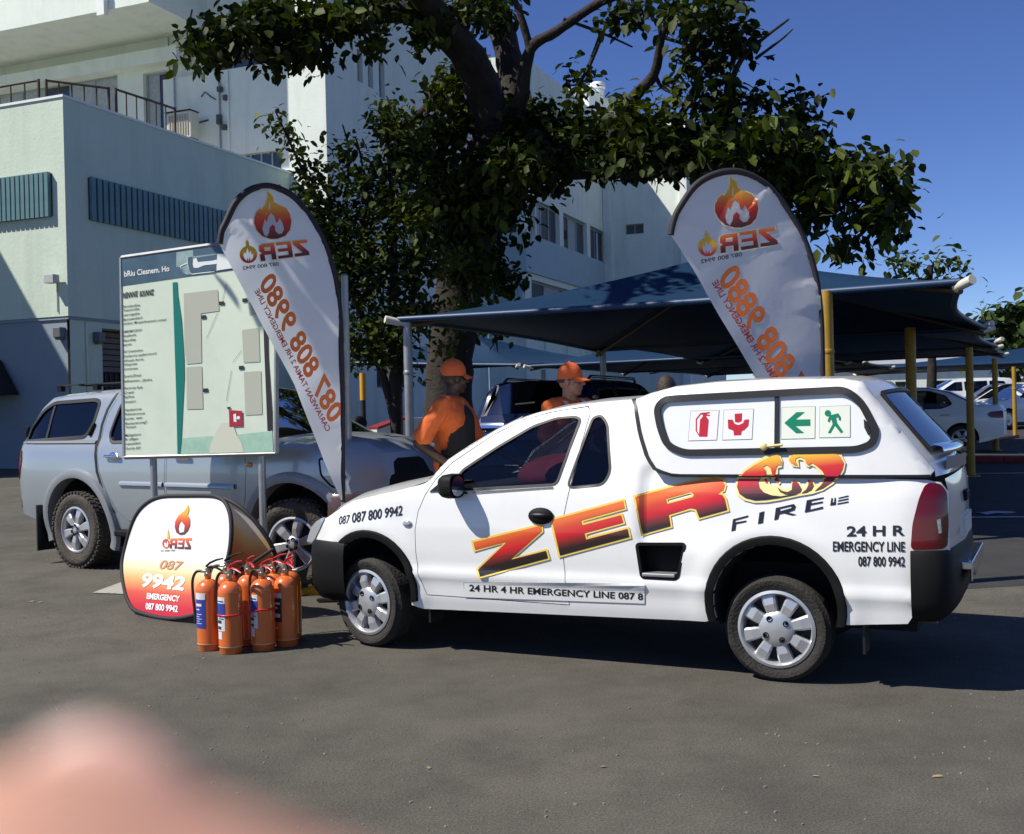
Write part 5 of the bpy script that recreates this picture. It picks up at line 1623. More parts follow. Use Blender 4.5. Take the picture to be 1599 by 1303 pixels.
# ------------------------------------------------------------------ other cars: one builder, several body shapes
def make_car(name, label, cat, loc, rz, top, belt, win, ws, rw, wb, wr, half, paint, group=None, detail=True, glass=None, lamps='rear', red=None, ylow=0.30):
    """top: edge profile front to back; ws, rw: index ranges of the profile that are glass; wb: wheel positions"""
    glass = glass or DARKGLASS
    c = thing(name, label, cat, tuple(loc), rz, group)
    zmax = max(z for _, z in top)
    s0, s1 = top[0][0], top[-1][0]
    def Y0(s, z):
        s, z = np.broadcast_arrays(np.atleast_1d(np.asarray(s, float)), np.atleast_1d(np.asarray(z, float)))
        y = np.interp(z, [ylow, 0.5, 0.72, belt - 0.08, belt, belt + 0.05, zmax], [half * 0.94, half * 0.99, half, half * 0.985, half * 0.95, half * 0.92, half * 0.72])
        y = y - 0.16 * np.clip((s - (s0 - 0.75)) / 0.75, 0, None) ** 2.2
        return y - 0.13 * np.clip(((s1 + 0.6) - s) / 0.6, 0, None) ** 2.2
    tp = spline(top, 3)
    Yc = rounded(Y0, tp, 0.07, 0.06)
    def y1(s, z):
        return float(Yc(s, z)[0])
    arr = arc_pts(wb[0], wr, wr + 0.055, 195, -15, 12)
    arf = arc_pts(wb[1], wr, wr + 0.055, 195, -15, 12)
    out = tp + [(s1, ylow + 0.08), (s1 + 0.12, ylow)] + arr + arf + [(s0 - 0.12, ylow), (s0, ylow + 0.08)]
    b = MB()
    for side in (1, -1):
        panel(b, out, list(win), Yc, side, h=0.10 if detail else 0.18, lip=0.04, extra=near_points(tp, False, out, (0.015, 0.045)) if detail else None)
    n = len(top)
    def rows(i0, i1):
        return [(s, z, y1(s, z), 0.03, 0.12 if s > (s0 + s1) / 2 + 0.6 else (-0.08 if s < (s0 + s1) / 2 - 1.0 else 0.03)) for s, z in top[i0:i1 + 1]]
    segs = [(0, ws[0]), (ws[1], rw[0]), (rw[1], n - 1)]
    for i0, i1 in segs:
        if i1 > i0:
            loft(b, rows(i0, i1), 11)
    lo = y1(s0, ylow + 0.2)
    loft(b, [(*top[0], y1(*top[0]), 0.0, 0.12), (s0, ylow + 0.08, y1(s0, ylow + 0.1), 0, 0.12)], 11)
    loft(b, [(*top[-1], y1(*top[-1]), 0.0, -0.08), (s1, ylow + 0.08, y1(s1, ylow + 0.1), 0, -0.08)], 11)
    b.build('body', paint, c, smooth=40)
    for i0, i1, nm in ((ws[0], ws[1], 'windscreen'), (rw[0], rw[1], 'rear_window')):
        if i1 > i0:
            g = MB(); loft(g, [(s, z + 0.004, y - 0.07, cr, bu) for s, z, y, cr, bu in rows(i0, i1)], 11); g.build(nm, glass, c, smooth=60)
            for side in (1, -1):
                g = MB(); g.grid([[(s, side * y, z), (s + bu * 0.02, side * (y - 0.04), z + 0.006), (s + bu * 0.05, side * (y - 0.085), z + 0.010)] for s, z, y, cr, bu in rows(i0, i1)])
                g.build('pillar', paint, c, smooth=60, recalc=True)
    for w_ in win:
        for side in (1, -1):
            g = MB(); panel(g, offset_poly(w_, -0.004), [], Yc, side, h=0.3, lip=0, off=-0.012); w0 = g.build('window', glass, c, smooth=60)
            if detail:
                g = MB(); panel(g, offset_poly(w_, 0.018), [offset_poly(w_, -0.006)], Yc, side, h=0.3, lip=0.02, off=0.004); g.build('window_seal', RUBBER, w0, smooth=60)
    for side in (1, -1):
        for sgn, lens, zz in ((1, CLEARLENS, 0.68), (-1, REDLENS, 0.82)):
            sa = s0 if sgn > 0 else s1
            zl = min(zz, (top[0][1] if sgn > 0 else top[-1][1]) - 0.03) if lamps != 'pod' else zz
            q = fillet([(sa - sgn * 0.015, zl + 0.08), (sa - sgn * 0.28, zl + 0.06), (sa - sgn * 0.34, zl), (sa - sgn * 0.26, zl - 0.07), (sa - sgn * 0.01, zl - 0.08)], 0.04)
            g = MB(); panel(g, q, [], Yc, side, h=0.08, lip=0.02, off=0.010); g.build('headlight' if sgn > 0 else 'tail_light', lens, c, smooth=60)
        for s in wb:
            wheel(c, Vector((s, side * (half - 0.11), wr)), wr, 0.2, wr * 0.68, side, 0, 'five', TYRE, detail=detail)
        if detail:
            g = MB(); g.capsule((top[ws[0]][0] - 0.35, side * (half - 0.04), belt + 0.03), (top[ws[0]][0] - 0.36, side * (half + 0.08), belt + 0.07), 0.04, 0.05, 8); g.ball((top[ws[0]][0] - 0.37, side * (half + 0.1), belt + 0.09), (0.06, 0.10, 0.08), 12, 8); g.build('mirror', paint, c, smooth=60)
            xs = sorted(w_[0][0] for w_ in win)
            for w_ in win[:2]:
                hsx = min(p[0] for p in w_) + 0.12
                g = MB(); g.capsule((hsx - 0.08, side * (y1(hsx, belt - 0.12) + 0.015), belt - 0.12), (hsx + 0.08, side * (y1(hsx, belt - 0.12) + 0.015), belt - 0.115), 0.014, 0.014, 8); g.build('handle', CHROME if red is None else paint, c, smooth=60)
    g = MB(); g.box2((s1 + 0.2, -half * 0.5, ylow - 0.05), (s0 - 0.2, half * 0.5, belt - 0.25)); g.box2((wb[0] + wr + 0.1, -half * 0.9, ylow + 0.02), (wb[1] - wr - 0.1, half * 0.9, ylow + 0.1)); g.build('underbody', DARKIN, c)
    liner(c, arc_pts(wb[0], wr, wr + 0.05, 200, -20), Yc); liner(c, arc_pts(wb[1], wr, wr + 0.05, 200, -20), Yc)
    if detail:
        g = MB()
        for s in ((wb[0] + wb[1]) / 2 - 0.55, (wb[0] + wb[1]) / 2 + 0.3):
            for y in (0.36, -0.36):
                g.box2((s, y - 0.24, 0.45), (s + 0.5, y + 0.24, 0.62)); g.box((s, y, 0.92), (0.13, 0.46, 0.6), Matrix.Rotation(R(-12), 3, 'Y')); g.box((s - 0.07, y, 1.26), (0.08, 0.24, 0.16))
        g.build('seat', GREYSEAT, c)
        for sa, nm, sg in ((s0 + 0.125, 'front_plate', 1), (s1 - 0.085, 'rear_plate', -1)):
            g = MB(); g.box((sa, 0, 0.62 if nm == 'rear_plate' else 0.45), (0.015, 0.5, 0.11)); g.build(nm, mat('plate_white', (0.7, 0.7, 0.66)), c)
        g = MB(); g.grid([[(s0 + 0.125 - 0.11 * abs(u) ** 2 + 0.004, u * 0.5, z) for u in np.linspace(-1, 1, 9)] for z in (0.55, 0.66, min(0.76, top[0][1] - 0.02))]); g.build('grille', BLACKPLASTIC, c)
    return c, Yc

NAVY = mat('dark_blue_car_paint', (0.006, 0.011, 0.040), rough=0.2, coat=1.0, spec=0.6)
SUVTOP = [(2.35, 0.95), (2.22, 1.05), (1.75, 1.12), (1.25, 1.16), (0.80, 1.42), (0.42, 1.64), (0.0, 1.70), (-0.9, 1.71), (-1.85, 1.67), (-2.13, 1.27), (-2.25, 0.95)]
suvwin = [fillet([(0.98, 1.20), (0.10, 1.19), (0.10, 1.58), (0.40, 1.57)], 0.04), fillet([(0.02, 1.19), (-0.90, 1.19), (-0.90, 1.60), (0.02, 1.585)], 0.04), fillet([(-0.98, 1.19), (-1.72, 1.22), (-1.58, 1.57), (-0.98, 1.60)], 0.06)]
sp_ = np.array([0.16, 13.6]) + 2.25 * np.array([0.42, 0.9075])
suv, Ysuv = make_car('blue_car', 'dark blue off-roader parked under the shade net behind the men', 'car', (sp_[0], sp_[1], gz(sp_[0], sp_[1])), math.atan2(0.9075, 0.42), SUVTOP, 1.16, suvwin, (3, 5), (8, 9), (-1.35, 1.38), 0.36, 0.90, NAVY, ylow=0.36, glass=glass_mat('black_car_glass', (0.03, 0.03, 0.035), refl=0.22, rough=0.12))
mb = MB()
for side in (1, -1):
    mb.grid([[(s, side * (float(Ysuv(s, 1.165)[0]) + o), z) for s in np.linspace(-1.75, 1.0, 10)] for o, z in ((0.0, 1.155), (0.014, 1.16), (0.014, 1.18), (0, 1.185))])
mb.grid([[(-2.335 + 0.09 * abs(u) ** 2 + 0.03 * k, u * 0.72, z) for u in np.linspace(-1, 1, 9)] for k, z in ((0, 1.13), (0.3, 1.17), (1.2, 1.20))])
mb.build('window_trim', CHROME, suv, smooth=60)
mb = MB()
for side in (1, -1):
    mb.tube([(0.25, side * 0.58, 1.70), (0.2, side * 0.58, 1.745), (-1.5, side * 0.58, 1.75), (-1.6, side * 0.58, 1.70)], 0.02, 8)
mb.build('roof_rail', NAVY, suv, smooth=60)

SEDTOP = [(2.15, 0.66), (2.02, 0.76), (1.6, 0.86), (1.12, 0.93), (0.62, 1.22), (0.25, 1.39), (-0.15, 1.435), (-0.65, 1.42), (-1.05, 1.31), (-1.50, 1.07), (-1.75, 1.03), (-2.08, 1.0), (-2.17, 0.88)]
sedwin = [fillet([(0.80, 0.96), (0.0, 0.96), (0.0, 1.34), (0.30, 1.315)], 0.04), fillet([(-0.07, 0.96), (-0.92, 0.98), (-1.13, 1.06), (-1.0, 1.24), (-0.66, 1.35), (-0.07, 1.355)], 0.05)]
PALEWHITE = mat('pale_white_car_paint', (0.80, 0.82, 0.78), rough=0.3, coat=0.5, var=0.03)
g0 = at(1404, 640, 25.5)
sed, _ = make_car('white_sedan', 'white sedan with an oval red tail lamp parked under the far shade net', 'car', (g0[0], g0[1], gz(g0[0], g0[1])), R(180 - 22), SEDTOP, 0.94, sedwin, (3, 5), (7, 9), (-1.32, 1.28), 0.30, 0.85, PALEWHITE, lamps='pod')

far = [('silver station wagon in the sun beyond the white sedan', (0.50, 0.53, 0.56), 1500, 47, 172, SUVTOP, suvwin, 1.16, (3, 5), (8, 9), 0.34),
       ('white hatchback with a dark nose behind the last yellow post', (0.75, 0.76, 0.76), 1592, 36, 200, SEDTOP, sedwin, 0.94, (3, 5), (7, 9), 0.30),
       ('small dark blue car far down the parking row', (0.05, 0.07, 0.14), 1552, 46, 165, SEDTOP, sedwin, 0.94, (3, 5), (7, 9), 0.30),
       ('pale grey saloon in the farthest row of cars', (0.42, 0.45, 0.47), 1497, 52, 175, SEDTOP, sedwin, 0.94, (3, 5), (7, 9), 0.30),
       ('red car far off at the right end of the parking row', (0.35, 0.03, 0.03), 1578, 58, 185, SEDTOP, sedwin, 0.94, (3, 5), (7, 9), 0.30),
       ('white minibus at the back of the parking row', (0.72, 0.73, 0.72), 1545, 66, 178, SUVTOP, suvwin, 1.16, (3, 5), (8, 9), 0.34)]
for i, (lab, colr, px, Y, rz, tp, wn_, blt, ws_, rw_, wr_) in enumerate(far):
    p = gp(px, Y)
    make_car('parked_car', lab, 'car', tuple(p), R(rz), tp, blt, wn_, ws_, rw_, (-1.32, 1.28), wr_, 0.86, mat('far_paint_%d' % i, colr, rough=0.3, coat=0.5), group='cars parked in the far rows', detail=False)
# ------------------------------------------------------------------ surfaces seen in the photo as tilted planes
class Plane:
    """plane through a point with horizontal direction u and 'up' direction v; f(px, py, off) lands pixels on it, off towards the camera"""
    def __init__(self, O, u, v, disp=None):
        self.O, self.u, self.v = np.array(O, float), np.array(u, float), np.array(v, float)
        self.u /= np.linalg.norm(self.u)
        self.v /= np.linalg.norm(self.v)
        self.n = np.cross(self.u, self.v)
        self.n /= np.linalg.norm(self.n)
        if self.n @ (CAM - self.O) < 0:
            self.n = -self.n
        self.disp = disp
    def uv(self, px, py):
        d = ray(px, py)
        t = ((self.O - CAM) @ self.n) / (d @ self.n)
        q = CAM + d * t - self.O
        return q @ self.u, q @ self.v
    def __call__(self, px, py, off=0.0):
        a, b = self.uv(px, py)
        o = off + (self.disp(a, b) if self.disp else 0.0)
        return self.u * a + self.v * b + self.n * o            # local to O

def flat(name, plane, poly, m, parent, off=0.0, holes=(), h=15, grad=None, thick=0.0, smooth=None):
    mb = MB()
    decal(mb, plane, poly, holes, off, h, grad)
    return mb.build(name, m, parent, grad=grad is not None, smooth=smooth)

# ------------------------------------------------------------------ map sign
SA, SB = at(188, 402, 9.62), at(430, 372, 9.02)
su = np.array([SB[0] - SA[0], SB[1] - SA[1], 0.0])
SO = at(190, 712, 9.62)
sgn = Plane(SO, su, (0, 0, 1))
board = thing('map_sign', 'large site map board on two steel posts with a dark blue header', 'sign', tuple(SO), 0)
SIGNWHITE = mat('sign_sheet', (0.62, 0.70, 0.56), rough=0.45, var=0.03, vscale=3, dirt=(0.5, 0.56, 0.46), dscale=2, damt=0.4)
corners = [(188.5, 403), (430, 369), (430, 708), (193.5, 714)]
c4 = [Vector(sgn(*p)) for p in corners]
nn = Vector(sgn.n)
mb = MB(); mb.add(c4 + [c - nn * 0.03 for c in c4], [(0, 3, 2, 1), (4, 5, 6, 7), (0, 1, 5, 4), (1, 2, 6, 5), (2, 3, 7, 6), (3, 0, 4, 7)]); mb.build('panel', SIGNWHITE, board)
mb = MB()
for a, b in ((0, 1), (1, 2), (2, 3), (3, 0)):
    mb.tube([c4[a] + nn * 0.004 - nn * 0.015, c4[b] + nn * 0.004 - nn * 0.015], 0.022, 4)
mb.build('frame', GALV, board)
HEAD = mat('header_blue', (0.06, 0.11, 0.15), rough=0.4, var=0.2, vscale=5)
HEAD2 = mat('header_grey_green', (0.26, 0.36, 0.34), rough=0.4, var=0.2, vscale=9)
MAPGREY = mat('map_grey', (0.43, 0.44, 0.35), rough=0.5)
MAPBLACK = mat('map_black', (0.02, 0.02, 0.02), rough=0.5)
MAPTEAL = mat('map_teal', (0.0, 0.17, 0.13), rough=0.45)
MAPMINT = mat('map_mint', (0.33, 0.52, 0.40), rough=0.5, var=0.1, vscale=12)
MAPPATH = mat('map_path', (0.58, 0.60, 0.47), rough=0.5)
MAPWHITE = mat('map_white', (0.75, 0.78, 0.74), rough=0.5)
MAPRED = mat('map_red', (0.36, 0.02, 0.04), rough=0.45)
s1 = lambda pts: zm(pts, 6.15, 180, 370)
s2 = lambda pts: zm(pts, 6.15, 180, 540)
flat('header_band', sgn, s1([(50, 216), (1010, 82), (1500, 20), (1530, 18), (1530, 262), (1150, 318), (62, 474)]), HEAD, board, 0.003)
flat('header_picture', sgn, s1([(590, 150), (750, 128), (755, 190), (985, 160), (1065, 165), (1155, 305), (960, 332), (690, 365), (640, 300), (590, 290)]), HEAD2, board, 0.005)
mb = MB()
decal(mb, sgn, s1([(755, 205), (790, 200), (985, 170), (985, 215), (930, 228), (800, 245), (790, 225)]), [], 0.007, 15)
decal(mb, sgn, s1([(775, 290), (970, 270), (972, 328), (740, 352), (710, 330), (705, 200), (745, 190), (750, 300)]), [], 0.007, 15)
mb.build('header_picture_dark', HEAD, board)
mb = MB()
decal(mb, sgn, s1([(755, 215), (785, 205), (800, 245), (930, 232), (985, 220), (980, 262), (860, 275), (800, 300), (760, 300), (750, 265)]), [], 0.009, 15)
decal(mb, sgn, s1([(985, 168), (1065, 165), (1150, 300), (980, 325)]), [], 0.009, 15)
for arc in ([(630, 285), (660, 268), (700, 255)], [(630, 285), (650, 330), (700, 362)], [(695, 190), (700, 260), (720, 330), (740, 358), (800, 352), (960, 335)]):
    q = spline(arc, 5)
    for (x0, y0), (x1, y1) in zip(q[:-1], q[1:]):
        decal(mb, sgn, s1([(x0 - 2, y0 - 3), (x1 - 2, y1 - 3), (x1 + 3, y1 + 4), (x0 + 3, y0 + 4)]), [], 0.009, 30)
decal_text(mb, sgn, 'bRiu Ciesnem. Ho', s1([(92, 385)])[0], s1([(525, 330)])[0], (-0.4, -8.5), 0.006, 0.02)
mb.build('header_lettering', MAPWHITE, board)
mb = MB()
decal_text(mb, sgn, 'NENNNIE', s1([(78, 592)])[0], s1([(216, 572)])[0], (0.3, -8.2), 0.004, 0.04)
decal_text(mb, sgn, 'ROUNNIZ', s1([(236, 575)])[0], s1([(372, 556)])[0], (0.3, -8.2), 0.004, 0.04)
rows1 = [((78, 682), (240, 665), 'Eemderyftea'), ((78, 720), (232, 700), 'Teemicrabe'), ((78, 763), (235, 745), 'Leerurgeabie'), ((80, 808), (258, 785), 'Bertnewntberd'), ((80, 845), (488, 805), 'Lenbun, Mruperthverareh cunted'),
         ((78, 925), (254, 905), 'AMRRMTCIDUH'), ((80, 965), (200, 950), 'Suebuhi'), ((80, 1008), (200, 995), 'Saunfey'), ((80, 1050), (158, 1040), 'berstt'), ((82, 1115), (265, 1098), 'Stl Cexemters'), ((82, 1160), (395, 1128), 'Denborica qupbercorurd')]
rows2 = [((84, 158), (272, 138), 'Whoeln Actrte'), ((86, 195), (212, 182), 'Wiuprtein'), ((88, 236), (218, 226), 'lornntmens'), ((86, 306), (252, 292), 'Suenti,Ehaut'), ((88, 352), (354, 336), 'befiuemert , Jibtdre'), ((90, 420), (264, 408), 'Rernrcty fiptp'), ((90, 464), (178, 456), 'Cratti'), ((92, 504), (182, 498), 'Epifme'), ((94, 552), (196, 542), 'Smenjorn'),
         ((95, 630), (254, 616), 'Nieobtsnrcse'), ((96, 668), (286, 658), 'Ruktcutrunnces'), ((98, 712), (264, 700), 'Lurtes  wetr'), ((100, 760), (312, 742), 'Rerteonsrureg7.'), ((100, 795), (200, 786), 'Tortuam'), ((98, 872), (248, 860), 'Mabbgobsnrz'), ((100, 912), (222, 902), 'R uffigsn'), ((102, 955), (240, 944), 'rweutttbul'), ((104, 998), (244, 990), 'Gurntp dt01')]
for rws, fn in ((rows1, s1), (rows2, s2)):
    for a, b, s in rws:
        decal_text(mb, sgn, s, fn([a])[0], fn([b])[0], (0.1, -3.6), 0.004, 0.01)
mb.build('lettering', MAPBLACK, board)
flat('teal_strip', sgn, s1([(553, 440), (598, 435), (605, 560), (640, 800)]) + s2([(665, 130), (668, 300), (655, 560), (640, 870), (626, 1040), (600, 1040), (590, 560)]), MAPTEAL, board, 0.004)
for q in (s1([(660, 545), (985, 508), (1000, 712), (822, 738), (832, 985), (875, 975)]) [:4] + s1([(825, 740)]) + s2([(832, 165), (690, 178), (668, 30)]),
          s2([(685, 208), (834, 198), (845, 608), (690, 612)]), s1([(1220, 895), (1380, 876)]) + s2([(1392, 155), (1235, 165)]), s2([(1238, 255), (1402, 243), (1414, 660), (1252, 668)]), s1([(1280, 640), (1380, 560), (1390, 740), (1290, 752)])):
    flat('map_block', sgn, q, MAPGREY, board, 0.004)
for cx, cy, fn in ((1026, 640, s1), (1248, 611, s1), (852, 773, s1), (1215, 213, s2), (871, 430, s2)):
    flat('map_label', sgn, fn([(cx - 24, cy - 17), (cx + 24, cy - 21), (cx + 24, cy + 15), (cx - 24, cy + 19)]), MAPBLACK, board, 0.006)
flat('map_label', sgn, s2([(1076, 592), (1112, 586), (1110, 604), (1078, 608)]), MAPBLACK, board, 0.006)
flat('map_ground', sgn, s2([(650, 888), (945, 868), (1170, 855), (1510, 818), (1520, 1020), (630, 1045)]), MAPMINT, board, 0.004)
flat('map_path', sgn, s2([(1020, 740), (1130, 740), (1170, 860), (1215, 930), (1240, 1025), (903, 1035), (915, 960), (950, 870)]), MAPPATH, board, 0.006)
flat('map_marker', sgn, s2([(1097, 618), (1225, 628), (1228, 772), (1102, 780)]), MAPRED, board, 0.008)
mb = MB(); decal(mb, sgn, s2(circle(1188, 692, 17, 12)), [], 0.010, 30); decal(mb, sgn, s2([(1140, 662), (1165, 650), (1172, 735), (1145, 730)]), [], 0.010, 30); mb.build('map_marker_figure', MAPWHITE, board)
mb = MB()
for fn, pts in ((s1, [(1072, 450), (1030, 610)]), (s1, [(985, 730), (880, 975)]), (s2, [(1215, 45), (1130, 160)]), (s2, [(1118, 240), (1070, 530)])):
    (x0, y0), (x1, y1) = pts
    decal(mb, sgn, fn([(x0 - 1.5, y0), (x0 + 1.5, y0), (x1 + 1.5, y1), (x1 - 1.5, y1)]), [], 0.005, 40)
mb.build('map_line', MAPBLACK, board)
flat('dark_strip', sgn, s1([(1425, 850), (1470, 900), (1475, 1168)]) + s2([(1510, 640), (1512, 815), (1465, 820), (1432, 0)]), BLACKM, board, 0.005)
for px0, px1 in ((232, 228), (402, 397)):
    a, b = sgn.uv(px0, 716)
    p = Vector(sgn.u * a)
    zg = gz(SO[0] + p.x, SO[1] + p.y) - SO[2]
    mb = MB(); mb.tube([p - nn * 0.06 + Vector((0, 0, zg)), p - nn * 0.06 + Vector((0, 0, 1.3))], 0.03, 10); mb.build('post', GALV, board, smooth=60)

# ------------------------------------------------------------------ feather flags
FLAGCLOTH = fabric_mat('white_flag_cloth', (0.88, 0.89, 0.90), trans=0.6, rough=0.5, bump=0.12, bscale=14)
ORANGEINK = mat('orange_ink', (0.72, 0.16, 0.025), rough=0.6)
GREYINK = mat('grey_ink', (0.10, 0.08, 0.08), rough=0.6)
PALEINK = mat('pale_yellow_ink', (0.85, 0.70, 0.48), rough=0.6)
FLAMEINK = grad_mat('flame_ink', [(0.0, (0.62, 0.38, 0.02)), (0.30, (0.72, 0.36, 0.03)), (0.48, (0.66, 0.13, 0.02)), (0.66, (0.52, 0.03, 0.02)), (0.86, (0.20, 0.025, 0.02)), (1.0, (0.06, 0.02, 0.02))], rough=0.6)
ZERINK = grad_mat('zer_ink', [(0.0, (0.80, 0.22, 0.04)), (0.35, (0.62, 0.06, 0.03)), (0.7, (0.16, 0.02, 0.02)), (1.0, (0.04, 0.015, 0.02))], rough=0.6)
SLEEVE = mat('black_sleeve', (0.015, 0.012, 0.016), rough=0.7)
Lflame = [(720, 120), (790, 180), (805, 250), (870, 285), (960, 320), (1010, 390), (1030, 480), (1010, 590), (950, 660), (850, 695), (760, 695), (660, 660), (590, 590), (555, 510), (555, 430), (590, 360), (638, 320), (650, 345), (700, 270), (725, 190)]
Lhole = [(765, 380), (815, 420), (832, 490), (850, 500), (880, 440), (920, 510), (935, 580), (910, 630), (860, 635), (825, 600), (820, 545), (790, 520), (752, 560), (745, 620), (715, 670), (680, 640), (660, 570), (690, 450), (715, 490), (738, 420)]
Llick = [(750, 230), (762, 260), (755, 350), (738, 330)]
ZER = [[(0.0, 1.0), (0.30, 1.0), (0.30, 0.80), (0.13, 0.20), (0.30, 0.20), (0.30, 0.0), (0.0, 0.0), (0.0, 0.22), (0.17, 0.80), (0.0, 0.80)],
       [(0.34, 0), (0.34, 1), (0.64, 1), (0.64, 0.82), (0.42, 0.82), (0.42, 0.60), (0.62, 0.60), (0.62, 0.42), (0.42, 0.42), (0.42, 0.18), (0.64, 0.18), (0.64, 0)],
       [(0.68, 0), (0.68, 1), (0.92, 1), (0.99, 0.90), (1.0, 0.60), (0.95, 0.46), (1.0, 0.40), (1.0, 0), (0.91, 0), (0.91, 0.34), (0.77, 0.34), (0.77, 0)]]
ZERH = [(0.77, 0.55), (0.77, 0.80), (0.89, 0.80), (0.90, 0.58)]

def zero_logo(parent, plane, fl, zq_, oc, num, num_h, off=0.003):
    """flame badge (affine map fl of the traced shape), word ZER mirrored on the quad zq_, small flame ring oc, small number line"""
    fx = lambda pts: [(fl[0] + (x - 792) / 475 * fl[2], fl[1] + (y - 120) / 575 * fl[3]) for x, y in pts]
    mb = MB(); decal(mb, plane, offset_poly(fx(Lflame), fl[2] * 0.035), [], off, 6); mb.build('badge_outline', PALEINK, parent)
    g = lambda px, py: float(np.clip((py - fl[1]) / fl[3], 0, 1))
    mb = MB(); decal(mb, plane, fx(Lflame), [fx(Lhole), fx(Llick)], off * 2, 4, g); mb.build('flame_badge', FLAMEINK, parent, grad=True)
    mb = MB(); decal(mb, plane, fx(Lhole), [], off * 1.6, 6); mb.build('badge_centre', FLAGINK, parent)
    bl, br, tr, tl = [np.array(p, float) for p in zq_]           # Z end first
    q = lambda u, v: tuple((bl * (1 - u) + br * u) * (1 - v) + (tl * (1 - u) + tr * u) * v)
    mb = MB(); bk = MB()
    for k, L in enumerate(ZER):
        P, F, _ = tri_region(L, [ZERH] if k == 2 else [], 0.2)
        mb.add([plane(*q(*p), off * 2) for p in P], [tuple(f) for f in F], [1 - p[1] for p in P])
        e = offset_poly(L, 0.016)
        P, F, _ = tri_region([(x, 0.5 + (y - 0.5) * 1.10) for x, y in e], [], 0.3)
        bk.add([plane(*q(*p), off) for p in P], [tuple(f) for f in F])
    bk.build('word_outline', PALEINK, parent); mb.build('word', ZERINK, parent, grad=True)
    cx, cy, r = oc
    ring = circle(cx, cy, r, 22)
    flm = [(cx - r * 0.30, cy - r * 0.9), (cx - r * 0.32, cy - r * 1.35), (cx - r * 0.20, cy - r * 1.75), (cx + r * 0.05, cy - r * 1.40), (cx + r * 0.12, cy - r * 0.9)]
    hole = [(cx - r * .45, cy + r * .45), (cx - r * .58, cy + r * .1), (cx - r * .42, cy - r * .3), (cx - r * .30, cy - r * .05), (cx - r * .1, cy - r * .75), (cx + r * .08, cy - r * .1), (cx + r * .25, cy - r * .45), (cx + r * .38, cy), (cx + r * .55, cy - r * .1), (cx + r * .55, cy + r * .4), (cx + r * .25, cy + r * .75), (cx + r * .15, cy + r * .3), (cx, cy + r * .8), (cx - r * .12, cy + r * .35), (cx - r * .2, cy + r * .75)]
    g2 = lambda px, py: float(np.clip(0.35 + (py - cy) / r * 0.5, 0, 1))
    mb = MB(); decal(mb, plane, ring, [hole], off * 2, 5, g2); decal(mb, plane, flm, [], off * 2.4, 5, lambda px, py: 0.1); mb.build('flame_ring', FLAMEINK, parent, grad=True)
    mb = MB(); decal_text(mb, plane, '087 800 9942', num[0], num[1], num_h, off, 0.02); mb.build('small_number', GREYINK, parent)
FLAGINK = fabric_mat('badge_white', (0.62, 0.64, 0.66), trans=0.3)

def feather_flag(label, O, u, edge, cloth_px, pole_bottom, seed):
    ph = rng.uniform(0, 6, 4)
    def disp(a, b):
        return 0.009 * math.sin(5.5 * a + 2.2 * b + ph[0]) + 0.0035 * math.sin(11 * a - 7 * b + ph[1]) + 0.007 * math.sin(3.1 * b + ph[2]) * math.cos(4.4 * a)
    pl = Plane(O, u, (0, 0, 1), disp)
    pt = Plane(O, u, (0, 0, 1))
    f = thing('feather_flag', label, 'banner flag', tuple(O), 0, 'teardrop advertising flags')
    # folds that run in from the pole sleeve
    e = np.array(edge)
    rr = np.random.default_rng(seed)
    base = pl.disp
    euv = np.array([pt.uv(*p) for p in edge])
    sl = np.r_[0, np.cumsum(np.hypot(*np.diff(euv, axis=0).T))]
    def disp2(a, b):
        d = np.hypot(euv[:, 0] - a, euv[:, 1] - b)
        i = int(d.argmin())
        w = max(0.0, 1 - d[i] / 0.34) ** 1.5 * min(1, d[i] / 0.03)
        return base(a, b) + w * 0.014 * math.sin(sl[i] * 42 + 3 * math.sin(sl[i] * 9))
    pl.disp = disp2
    P, F, _ = tri_region(cloth_px, (), 5.5)
    mb = MB(); mb.add([pl(p[0], p[1]) for p in P], [(a, c, b) for a, b, c in F])
    mb.build('cloth', FLAGCLOTH, f, smooth=80)
    eg = spline(edge, 4)
    mb = MB(); mb.tube([pt(*p) for p in eg], list(np.interp(np.linspace(0, 1, len(eg)), [0, 0.2, 0.8, 1], [0.024, 0.027, 0.022, 0.018])), 10); mb.build('pole_sleeve', SLEEVE, f, smooth=70)
    b0 = pt(*edge[-1])
    gx, gy = O[0] + b0[0], O[1] + b0[1]
    zg = gz(gx, gy) - O[2]
    mb = MB(); mb.tube([b0, (b0[0], b0[1], zg + 0.05)], 0.016, 10); mb.build('pole', GALV, f, smooth=70)
    mb = MB(); mb.box((b0[0], b0[1], zg + 0.02), (0.45, 0.06, 0.02)); mb.box((b0[0], b0[1], zg + 0.0201), (0.06, 0.45, 0.02)); mb.build('foot', BLACKM, f)
    return f, pl

# left flag, by the nose of the van
q5 = lambda pts: zm(pts, 6.515, 360, 280)
LO = at(535, 650, 8.95)
edgeL = [(343, 381), (346, 362), (353.5, 346), (367, 318), (388, 298), (415.6, 290.5), (443, 298), (464, 313), (484.7, 340), (505.4, 378), (522.7, 430), (531, 495), (533, 564), (534.8, 633), (535, 700), (535.5, 784)]
clothL = edgeL[:15] + [(534.5, 781), (532, 781), (505.4, 719), (483, 660), (460.5, 601.6), (436, 556), (412, 512), (388, 466), (367, 425), (352, 398)]
flagL, plL = feather_flag('white teardrop flag with a mirrored flame badge by the bonnet of the van', LO, (0.86, 0.5, 0), edgeL, clothL, None, 3)
zero_logo(flagL, plL, (425.5, 299.5, 57, 74), (q5([(795, 775)])[0], q5([(310, 835)])[0], q5([(285, 665)])[0], q5([(765, 620)])[0]), (*q5([(185, 765)])[0], 13.6), (q5([(490, 880)])[0], q5([(130, 922)])[0]), (-0.6, -5.5))
